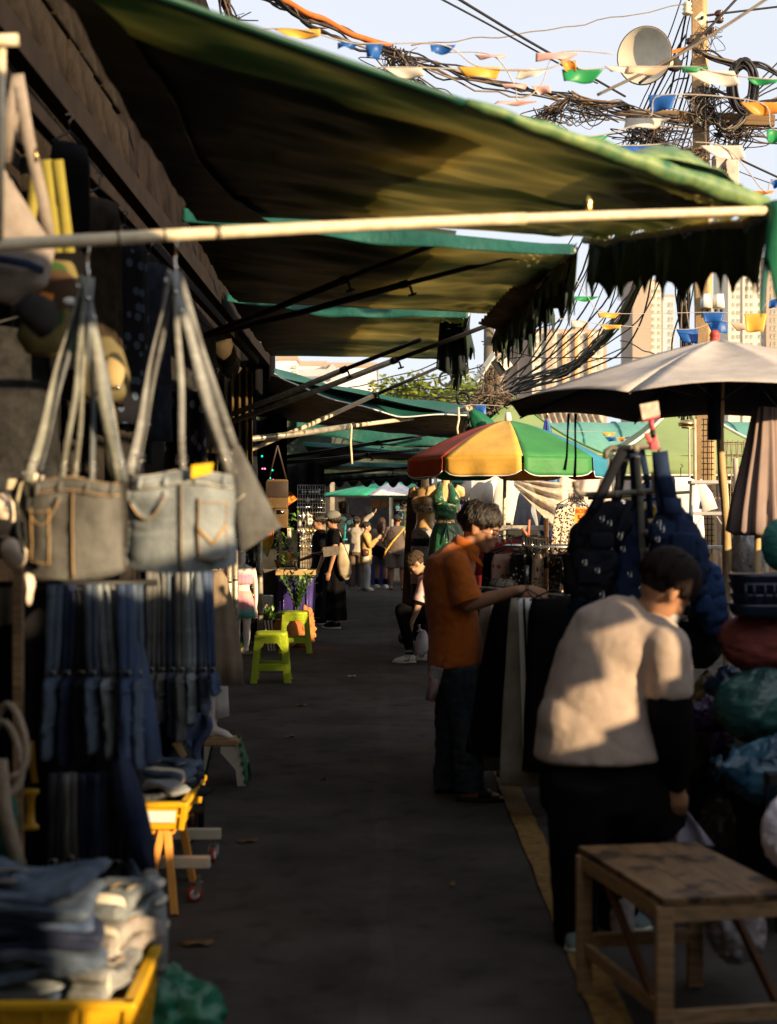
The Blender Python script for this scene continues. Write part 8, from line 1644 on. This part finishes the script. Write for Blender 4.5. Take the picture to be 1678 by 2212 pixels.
for i in range(14):
 a=1462+i*3.2;e=1170+i*17
 cable('%s steep cable from the left in the sheaf slanting down behind the awnings'%(words+['thirteenth','fourteenth'])[i],X((1476+i*2.6,-14+(i%5)*45,18),(1400+i*9,190+i*3,18.6),(1290+i*13,420+i*2,19.6),(e-20+(i%3)*7,660+(i%4)*30,21.5),(1075+8*(i%5),820+i*3,23)),.008+.003*(i%3),M_CABLE,'steep cables falling from the pole top',wob=.03,seed=i)
for i in range(16):
 dx,dy=7*math.sin(i*2.1),8*math.cos(i*1.7)
 cable('black cable, one of many bunched alike, dropping left from the pole',X((1496,350,18),(1432+dx,500+dy,19),(1362+dx,640+dy,20.5),(1338+dx*1.6,690+dy,21),(1300+dx,732+dy,22),(1226+dx,797+dy,24),(1120+dx,830+dy*2,26)),.014,CB[i%3],'cables of the thick bunched bundle',wob=.05,seed=i)
for i in range(10):
 cable('%s wire from the top running from the pole to the right edge'%words[i],X((1545,262,18),(1600-i*4,215+i*9,18),(1690,120+i*22,18)),.010,CB[i%2],'wires right of the pole',wob=.06,seed=i)
 cable('%s wire from the right falling from the crossarm tip to the awning'%words[i],X((1640-i*8,200+i*5,18),(1600-i*6,300+i*4,17.8),(1520+i*9,420,17.5)),.009,M_CABLE,'wires right of the pole',wob=.05,seed=i+20)
for i,(a,b_,c_)in enumerate([((840,836),(1000,800),(1130,770)),((840,850),(1010,858),(1240,835)),((838,868),(1000,850),(1120,812)),((838,876),(960,880),(1130,860)),((1040,735),(1180,770),(1600,772)),((1045,742),(1120,730),(1210,690)),((900,905),(1100,846),(1350,752)),((1340,735),(1400,760),(1430,775)),((740,842),(900,800),(990,760)),((760,862),(880,838),(1050,846)),((820,880),(940,862),(1070,866)),((740,870),(900,868),(1065,872))]):
 cable('%s thin wire from the top left in the web around the second pole'%words[i],X((a[0],a[1],24),(b_[0],b_[1],23),(c_[0],c_[1],22)),.010,CB[i%3],'thin wires around the second pole',wob=.04,seed=i)
def tangle(label,cx,cy,Y_,w_,h_,n_,seed,m_=(0,1,2,3),r=.009,droop=1.0):
 rnd=random.Random(seed);t=thing('cable_tangle',label,'cables',P(cx,cy,Y_));gs={k:G()for k in range(4)}
 for i in range(int(n_*.32)):
  k=m_[i%len(m_)];p=[P(cx+rnd.gauss(0,.16)*w_,cy+rnd.uniform(-.1,.05)*h_,Y_)];a=rnd.uniform(0,6.28)
  for q in range(6):a+=rnd.uniform(-1.2,1.2);p.append(P(cx+rnd.gauss(0,.30)*w_,cy+h_*droop*abs(rnd.gauss(0,.42)),Y_+rnd.uniform(-.15,.15)))
  p.append(P(cx+rnd.gauss(0,.2)*w_,cy+rnd.uniform(-.1,.1)*h_,Y_));g=cable(None,p,r*rnd.uniform(.4,.95),sub=7);gs[k].add(g.v,g.f)
 for k,g in gs.items():
  if g.v:g.out('loose_wire',CB[k],t,kind='stuff')
 return t
def hank(label,pts,n_,r,spread,seed,m_=(0,1),loop=None):
 rnd=random.Random(seed);t=thing('cable_hank',label,'cables',P(*pts[0]));gs={k:G()for k in range(4)}
 for i in range(n_):
  q=[P(x+rnd.gauss(0,spread),y+rnd.gauss(0,spread),Y_+rnd.uniform(-.06,.06))for x,y,Y_ in pts];g=cable(None,q,r*rnd.uniform(.7,1.2),sub=8);gs[m_[i%len(m_)]].add(g.v,g.f)
 for k,g in gs.items():
  if g.v:g.out('wire_strand',CB[k],t,kind='stuff')
tangle('curly wire tangle hanging at the first knot of the long bundle',852,105,14,95,85,26,1,r=.008)
hank('sheaf of wires fanning from the first knot down to the awning edge',[(855,110,14),(880,150,13.8),(900,178,13.5),(950,205,13.2),(1000,238,13)],12,.008,7,2,(0,3,2));hank('wires dropping straight from the first knot behind the awning',[(850,110,14),(848,150,14),(838,200,14),(830,240,14)],10,.008,6,4,(3,2))
hank('sheaf of black wires hanging at the top left of the sky',[(478,-20,12),(490,25,12),(505,60,12),(512,110,12)],16,.009,9,5,(0,0,3));tangle('loose loops around the wire sheaf at the top left',520,30,12,100,70,9,6,r=.006)
tangle('net-like wire tangle hanging left under the second knot',1190,232,16,120,60,30,7,r=.009);tangle('wire tangle with small loops under the middle of the long bundle',1275,225,16.3,110,50,34,8,r=.009)
hank('wires gathered from the second knot to the crossarm end',[(1237,205,16),(1290,225,16.5),(1340,222,17),(1362,245,17.6),(1385,258,17.7)],14,.011,5,9,(2,0,3));hank('hank hanging left from the second knot towards the awning',[(1237,208,16),(1205,230,16),(1170,255,16),(1135,278,16)],14,.009,6,10,(0,3))
tangle('dense black tangle spreading from below the crossarm left end',1400,275,17.6,130,90,46,11,(0,0,3),.010);tangle('brush of wires bunched at the pole just above the awning',1484,320,17.6,80,60,50,12,(0,3),.010);hank('wires fanning from the crossarm down to the pole foot',[(1402,278,17.7),(1430,310,17.7),(1460,340,17.7),(1484,372,17.7)],16,.009,12,13,(0,3))
t=thing('cable_coil','big hanging coil of black cable right of the power pole','cables',QP(1600,180,-.4));g=G()
for i in range(17):g.tube([QP(1604+6*math.sin(i*1.3)+(24+5*math.sin(i*2.1))*math.cos(q),186+5*math.cos(i*1.9)+(50+5*math.sin(i*1.7))*math.sin(q)-6*math.sin(q+i),-.35-.02*i)for q in[k*math.pi/14 for k in range(29)]],.013,n=5)
g.out('coil_turn',M_CABLE,t,kind='stuff')
tangle('tangle of thin wires wrapped round the concrete pole at the crossarm height',1525,190,17.7,90,110,60,14,(0,2,3,2),.008);tangle('wires hanging right of the pole below the coil',1590,262,17.8,130,80,40,15,(0,3),.010);tangle('frayed wire ends at the pole top',1530,60,17.8,70,80,16,16,(0,3),.007)
hank('cable hank looping from the pole to the coil on the right',[(1512,205,17.7),(1545,255,17.7),(1570,280,17.6),(1600,262,17.6),(1625,235,17.6),(1690,215,17.6)],10,.012,5,17,(2,0));hank('cables arriving from the right edge above the coil',[(1690,165,17.8),(1640,140,17.8),(1585,140,17.8),(1530,118,17.8),(1500,105,17.8)],8,.012,5,18,(0,2))
tangle('thick knot of wires round the second pole beside the grey umbrella tip',1062,848,21.8,80,60,90,19,(2,0,3,2),.011,droop=.8);tangle('wires hanging from the knot of the second pole',1052,790,21.8,50,100,30,20,(0,3,2),.009)
for(cx,cy,r_,lab)in((962,818,13,'grey coil of cable on the wires before the tree'),(1000,862,13,'black coil of cable left of the wire knot')):
 t=thing('cable_coil',lab,'cables',P(cx,cy,21));g=G()
 for i in range(6):g.tube([P(cx+(r_+1.2*math.sin(i*3))*math.cos(q),cy+(r_+1.2*math.cos(i*2))*1.1*math.sin(q),21+.02*i)for q in[k*math.pi/12 for k in range(25)]],.014,n=5)
 g.out('coil_turn',CB[2]if cy<840 else M_CABLE,t,kind='stuff')
hank('bunch of vertical black cables seen under the scalloped awning fringe',[(1484,420,18.2),(1482,560,18.3),(1480,640,18.4),(1480,760,18.6),(1484,900,18.8)],22,.013,11,22,(0,0,2));
t=thing('street_lamp','dark domed street lamp hanging at the end of the cloth flap','lamp',P(998,796,20));g=G();g.ell(P(998,798,20),(.10,.10,.09),n=18,m=10);g.out('dome',M_CHAR,t)
t=thing('porcelain_lamp','small amber insulator hanging under the grey umbrella left of the pole','insulator',P(1482,918,17));g=G();g.lathe([(.09,0),(.10,.04),(.06,.07)],P(1482,920,17),n=16);g.bar(P(1472,923,17),P(1500,925,17),.02,.02);g.out('body_cap',M_BRASS,t)
BC_=dict(yellow=(.85,.50,.08),orange=(.85,.35,.05),blue=(.02,.13,.48),green=(.03,.36,.12),white=(.78,.72,.64),pink=(.80,.50,.46),peach=(.80,.58,.42))
BM={k:mat('flag_'+k,v,rough=.4,na=.08,transl=.35)for k,v in BC_.items()}
def bunting(label,Y_,flags,ext=40,r=.004,wind=.5,seed=0):
 flags=sorted(flags);rnd=random.Random(seed);t=thing('bunting',label,'bunting',P(flags[0][0],flags[0][1],Y_),'strings of plastic bunting over the lane')
 pts=[P(flags[0][0]-ext*3,flags[0][1]-8,Y_)]+[P(x,y-h/2,Y_)for x,y,w_,h,c in flags]+[P(flags[-1][0]+ext*3,flags[-1][1]-6,Y_)]
 g=cable(None,pts,r,sub=6);g.out('string',mat('thin_string',(.45,.40,.36)),t)
 for x,y,w_,h,c in flags:
  ph=rnd.uniform(0,6);sk_=rnd.uniform(-.28,.28)
  def fl(u,v):
   xx=x+(u-.5)*w_*(1-.30*v)+sk_*w_*v;p=P(xx,y-h/2+h*v+.7*math.sin(u*6+ph)*v,Y_);p.y+=.025*math.sin(u*5+ph)*v;return p
  g=G();g.sheet(fl,12,6);g.out('flag',BM[c],t,solid=.0015)
bunting('near blurred bunting string with long yellow and blue flags across the upper sky',8.0,[(642,72,100,18,'yellow'),(752,98,46,12,'blue'),(808,110,38,32,'blue'),(957,106,56,18,'blue'),(1035,156,96,24,'yellow')])
bunting('near bunting string with green, orange and pale flags left of the loudspeaker',8.6,[(868,156,84,22,'white'),(1150,160,60,16,'white'),(1227,143,34,26,'orange'),(1258,164,90,28,'green'),(1340,150,70,14,'white'),(1400,152,90,16,'peach'),(1500,150,60,12,'green'),(1530,168,110,30,'white'),(1648,176,70,12,'green')],seed=2)
bunting('faded pink bunting string fluttering left of the power pole',9.5,[(1060,122,70,8,'pink'),(1205,122,96,16,'pink'),(1110,186,60,10,'pink'),(1168,194,40,18,'pink'),(1120,222,90,8,'pink')],seed=3)
bunting('near bunting string crossing the pole at the crossarm with blue, white and orange flags',9.0,[(1290,298,56,10,'green'),(1430,222,60,34,'blue'),(1400,266,96,22,'white'),(1640,234,86,26,'orange'),(1672,294,34,28,'green')],seed=4)
bunting('near bunting string just above the awning edge with yellow, blue and white flags',9.4,[(1305,320,56,12,'yellow'),(1378,326,82,24,'blue'),(1556,328,92,28,'white'),(1650,416,46,8,'orange'),(1674,396,20,18,'blue')],seed=5)
bunting('farther bunting string with yellow and pale flags across the cable bundle',17,[(1190,692,16,10,'green'),(1250,700,34,14,'white'),(1318,706,48,9,'yellow'),(1484,726,48,30,'blue'),(1548,706,46,26,'blue'),(1602,706,48,14,'peach')],seed=6)
bunting('farther bunting string with a big yellow flag right above the grey umbrella',16.5,[(1217,585,18,14,'blue'),(1268,645,52,10,'green'),(1315,681,50,11,'yellow'),(1540,685,50,22,'blue'),(1632,697,50,40,'yellow'),(1672,655,20,20,'blue')],seed=7)
bunting('short bunting string with one tall blue flag between the awnings and tents',17.5,[(1037,891,24,34,'blue')],seed=8);bunting('small bunting scraps before the teal barrel tent',24,[(1316,938,28,8,'yellow'),(1318,948,24,9,'blue'),(1342,948,20,7,'orange'),(1358,945,14,6,'blue')],seed=9)
t=thing('far_parasol','green and white parasol over the far crowd','parasol',V((P(830,0,35).x,35,0)))
WHT=mat('parasol_white',(.66,.60,.60),rough=.7);GRN=mat('parasol_green',(.02,.32,.16),rough=.7)
cP=V((P(850,0,35).x,35,P(0,1040,35).z))
for k in range(10):
 a0,a1_=k*math.pi/5,(k+1)*math.pi/5;g=G();g.sheet(lambda u,v:cP+V((2.0*v*math.cos(lerp(a0,a1_,u)),2.0*v*math.sin(lerp(a0,a1_,u)),-.36*v**1.3)),6,6);g.out('panel',WHT if k in(7,3)else GRN,t,solid=.01)
g=G();g.tube([V((cP.x,cP.y,0)),cP],.03,n=8);g.out('pole',M_CREAM,t)
t=thing('ice_cream_stall','stall with a black Ice Cream banner, food posters and a red counter','stall',V((P(880,0,33.5).x,33.5,0)))
g=G();a,b_=P(850,1150,33.6),P(900,1078,33.6);g.box(((a.x+b_.x)/2,33.7,(a.z+b_.z)/2),(b_.x-a.x,.05,b_.z-a.z));bn=g.out('banner',mat('black_banner',(.012,.016,.02),rough=.6),t,smooth=False)
LY=mat('gold_lettering',(.50,.40,.10),rough=.6);text('lettering','Ice Cream',.135,P(875,1087,33.62),bn,LY)
for(x,y,s_,b2,m_)in((868,1102,.05,'Whole Coco',M_WHITECL),(866,1118,.06,'nut',M_WHITECL)):text('lettering',b2,s_,P(x,y,33.62),bn,m_)
g=G();[g.ell(P(x,y,33.6),(.06,.02,.05))for x,y in((858,1096),(866,1112))];g.out('picture',mat('pic_blue',(.05,.2,.35)),bn);g=G();[g.ell(P(x,y,33.6),(.06,.02,.05))for x,y in((863,1127),(870,1140))];g.out('picture',mat('pic_green',(.04,.3,.18)),bn)
RDT=mat('poster_red',(.62,.03,.02),rough=.5);LM=mat('poster_lime',(.55,.55,.12),rough=.6);GYP=mat('poster_grey',(.42,.40,.40),rough=.4,na=.3,ns=20)
for r_ in range(6):
 for k in range(2):
  x0_,x1_=(873,889)if k==0 else(890,907);y0_=1089+13*r_;a,b_=P(x0_,y0_+12.4,33.2),P(x1_,y0_,33.2)
  g=G();g.box(((a.x+b_.x)/2,33.2,(a.z+b_.z)/2),(b_.x-a.x,.03,b_.z-a.z));po=g.out('poster',(LM if r_%2 else mat('poster_cream',(.66,.58,.36)))if k==0 else(GYP if r_%2==0 else RDT),t,smooth=False)
  if k==0 and r_%1==0:g=G();g.ell(V(((a.x+b_.x)/2,33.18,(a.z+b_.z)/2+.01)),(.065,.012,.035)if r_%2==0 else(.05,.012,.022));g.out('picture',RDT if r_%2==0 else M_CHAR,po)
g=G();a,b_=P(874,1192,33),P(912,1168,33);g.box(((a.x+b_.x)/2+.1,33.1,(a.z+b_.z)/2),(b_.x-a.x+.2,.6,b_.z-a.z));g.out('counter',mat('coral_counter',(.72,.12,.12),rough=.5),t,smooth=False)
g=G();g.box(((a.x+b_.x)/2+.1,33.1,a.z/2),(b_.x-a.x+.15,.5,a.z-.02));g.out('counter_base',mat('blue_base',(.05,.12,.30),rough=.6),t,smooth=False)
t=thing('drinks_counter','cream counter with a dark blue drinks banner and round red, white and blue logo','counter',V((P(755,0,33).x,33.4,0)));a,b_=P(735,1201,33.3),P(850,1176,33.3)
g=G();g.box(((a.x+b_.x)/2,33.6,(a.z+b_.z)/2),(b_.x-a.x,.6,b_.z-a.z));g.out('counter_panel',M_CREAM,t,smooth=False)
g=G();g.box(((a.x+b_.x)/2,33.55,a.z/2),(b_.x-a.x-.02,.5,a.z-.03));bn=g.out('banner',mat('blue_banner',(.012,.018,.10),rough=.5),t,smooth=False);lc=P(761,1210,33.28)
for(za,zb,c_)in((.1,1,(.6,.03,.03)),(-.12,.1,(.7,.7,.7)),(-1,-.12,(.03,.08,.45))):
 g=G();pt=[];r_=.062
 a0,a1_=math.asin(za),math.asin(min(1,zb));pt=[lc+V((r_*math.cos(q),0,r_*math.sin(q)))for q in[lerp(a0,a1_,k/8)for k in range(9)]]+[lc+V((-r_*math.cos(q),0,r_*math.sin(q)))for q in[lerp(a1_,a0,k/8)for k in range(9)]]
 g.prism(pt,(0,-1,0),.008);g.out('logo_band',mat('logo_%d'%int(za*100),c_,rough=.5),bn,smooth=False)
text('lettering','pepsi',.07,P(761,1222,33.26),bn,M_WHITECL)
t=thing('desk_fan','turquoise standing fan on the far counter','fan',P(745,1175,33.5));FT=mat('turquoise',(.04,.33,.36),rough=.5);c=P(746,1128,33.5);g=G();g.tube([c,P(744,1162,33.5)],.025,n=8);g.out('stem',FT,t)
g=G();g.lathe([(.16,0),(.12,.03),(.03,.04)],P(744,1166,33.5),n=18);g.out('base',FT,t)
g=G();[g.tube([c+V((.19*math.cos(q),.0+dy,.19*math.sin(q)))for q in[k*math.pi/12 for k in range(25)]],.006,n=5)for dy in(-.05,.05)];[g.tube([c+V((0,-.05,0)),c+V((.19*math.cos(q),-.05,.19*math.sin(q)))],.003,n=4)for q in[k*math.pi/10 for k in range(20)]];g.out('cage',M_CHAR,t,kind='stuff')
g=G();[g.ell(c+V((.09*math.cos(q),0,.09*math.sin(q))),(.07,.01,.05))for q in(0,2.1,4.2)];g.out('blade',mat('fan_blade',(.03,.12,.16)),t)
rnd=random.Random(9)
for i in range(14):
 x=rnd.uniform(735,868);y=rnd.uniform(1086,1135);m_=rnd.choice([M_WHITECL,GYP,mat('pic_blue',(.05,.2,.35)),mat('orange_lamp_cloth',(.6,.22,.08)),M_CHAR]);a=P(x,y,34.5);tt=thing('hanging_goods','%s small packet from the left hanging in the dim stall behind the far crowd'%(words+['thirteenth','fourteenth'])[i],'packet',a,'packets hanging in the far stall');g=G();g.box(a,(rnd.uniform(.10,.2),.03,rnd.uniform(.12,.28)),rnd.uniform(-.5,.5));g.out('packet',m_,tt,smooth=False)
for i in range(22):
 x=rnd.uniform(985,1030);a=P(982+i*2.3,1078+(i%3)*2,22.3);m_=[mat('scarf_%d'%k,c_,rough=.9)for k,c_ in enumerate([(.06,.10,.35),(.35,.25,.45),(.6,.3,.12),(.10,.30,.25),(.45,.08,.18),(.3,.38,.5)])][i%6]
 tt=thing('scarf','%s %s scarf from the left in its colour, behind the mannequins'%(words[i//6],['blue','lilac','orange','teal','crimson','pale blue'][i%6]),'scarf',a,'scarves hung in a row behind the mannequins');g=G();g.loft([a,a+V((0,0,-.12)),a+V((0,0,-.30))],[.012,.014,.012],[.05,.06,.05],n=8,ref=(1,0,0));g.out('scarf_fabric',m_,tt)
t=thing('wall_textile','black cloth added to darken the gap under the third awning near the wall','cloth',P(560,800,15.8));g=G();g.sheet(lambda u,v:P(lerp(500,594,u),lerp(740,900,v),15.8+.05*math.sin(u*19)),20,8);g.out('fabric',M_BLACKCL,t,solid=.006)  # black sheet added so the gap beside the wall reads as shade
t=thing('left_stall_block','dark stall frames and cupboards closing the left side beyond the women in black','stall',(-1.6,27,0));g=G();g.box((-2.0,27.5,1.2),(1.1,6,2.4));g.out('cupboard',M_CHAR,t,smooth=False)
for k in range(4):g=G();g.bar((-1.42,25+k*1.5,0),(-1.42,25+k*1.5,2.6),.04,.04);g.out('post',M_STEEL,t,smooth=False)
t=thing('added_shade_stall','tall unseen tarp-covered block added behind the green tents to shade the far crowd','stall',(6.0,27,0));g=G();g.box((6.0,27,1.24),(1.2,4.6,2.48));g.out('covered_goods',T_DARK,t,smooth=False)  # block added to cast shade on the lower half of the crowd
GD=[mat('dim_garment_%d'%k,c_,rough=.95,na=.5,ns=14)for k,c_ in enumerate([(.012,.014,.022),(.03,.022,.015),(.02,.02,.02),(.012,.02,.035)])];BP=spots('blue_black_print',(.008,.008,.012),(.05,.07,.11),16,.3)
for i,(x,y,Y_,w_,L,m_,lb)in enumerate([(150,300,5.6,.18,.9,M_BLACKCL,'black bag strap bundle beside the olive straps'),(215,420,6.2,.22,.9,GD[1],'dark brown garment high on the left wall'),(270,500,6.8,.26,.9,BP,'blue-black printed garment high on the left wall'),(325,560,7.6,.26,.95,GD[0],'navy garment right of the blue-black print'),(255,700,7.4,.30,.9,BP,'second blue-black printed cloth under the first'),(385,640,9.0,.28,.9,GD[2],'charcoal garment above the mandala cloth'),(430,700,10.2,.3,.9,GD[1],'brown garment by the foot of the slanting poles'),(40,700,5.6,.35,.9,GD[2],'dark grey jacket low at the left edge'),(470,820,12.2,.3,.9,GD[3],'dark blue shirt deep in the left stalls'),(530,880,14.5,.3,.9,GD[0],'navy dress deeper in the left stalls'),(455,1060,10.6,.25,.8,spots('maroon_print',(.05,.01,.01),(.12,.09,.06),20,.25),'maroon printed cloth behind the tilted grey bag')]):
 hang(lb,P(x,y,Y_),w_,w_*1.15,.1,L,.9,m_,i,cat='garment',nm='wall_garment',group='garments hung along the left wall')
t=thing('back_stalls','dim row of covered goods behind the right-hand racks','stall',(4.5,21,0));g=G();g.box((4.6,21.5,.95),(5.6,2.5,1.9));g.out('covered_goods',mat('dim_cover',(.05,.04,.035),rough=.9,na=.4),t,smooth=False)
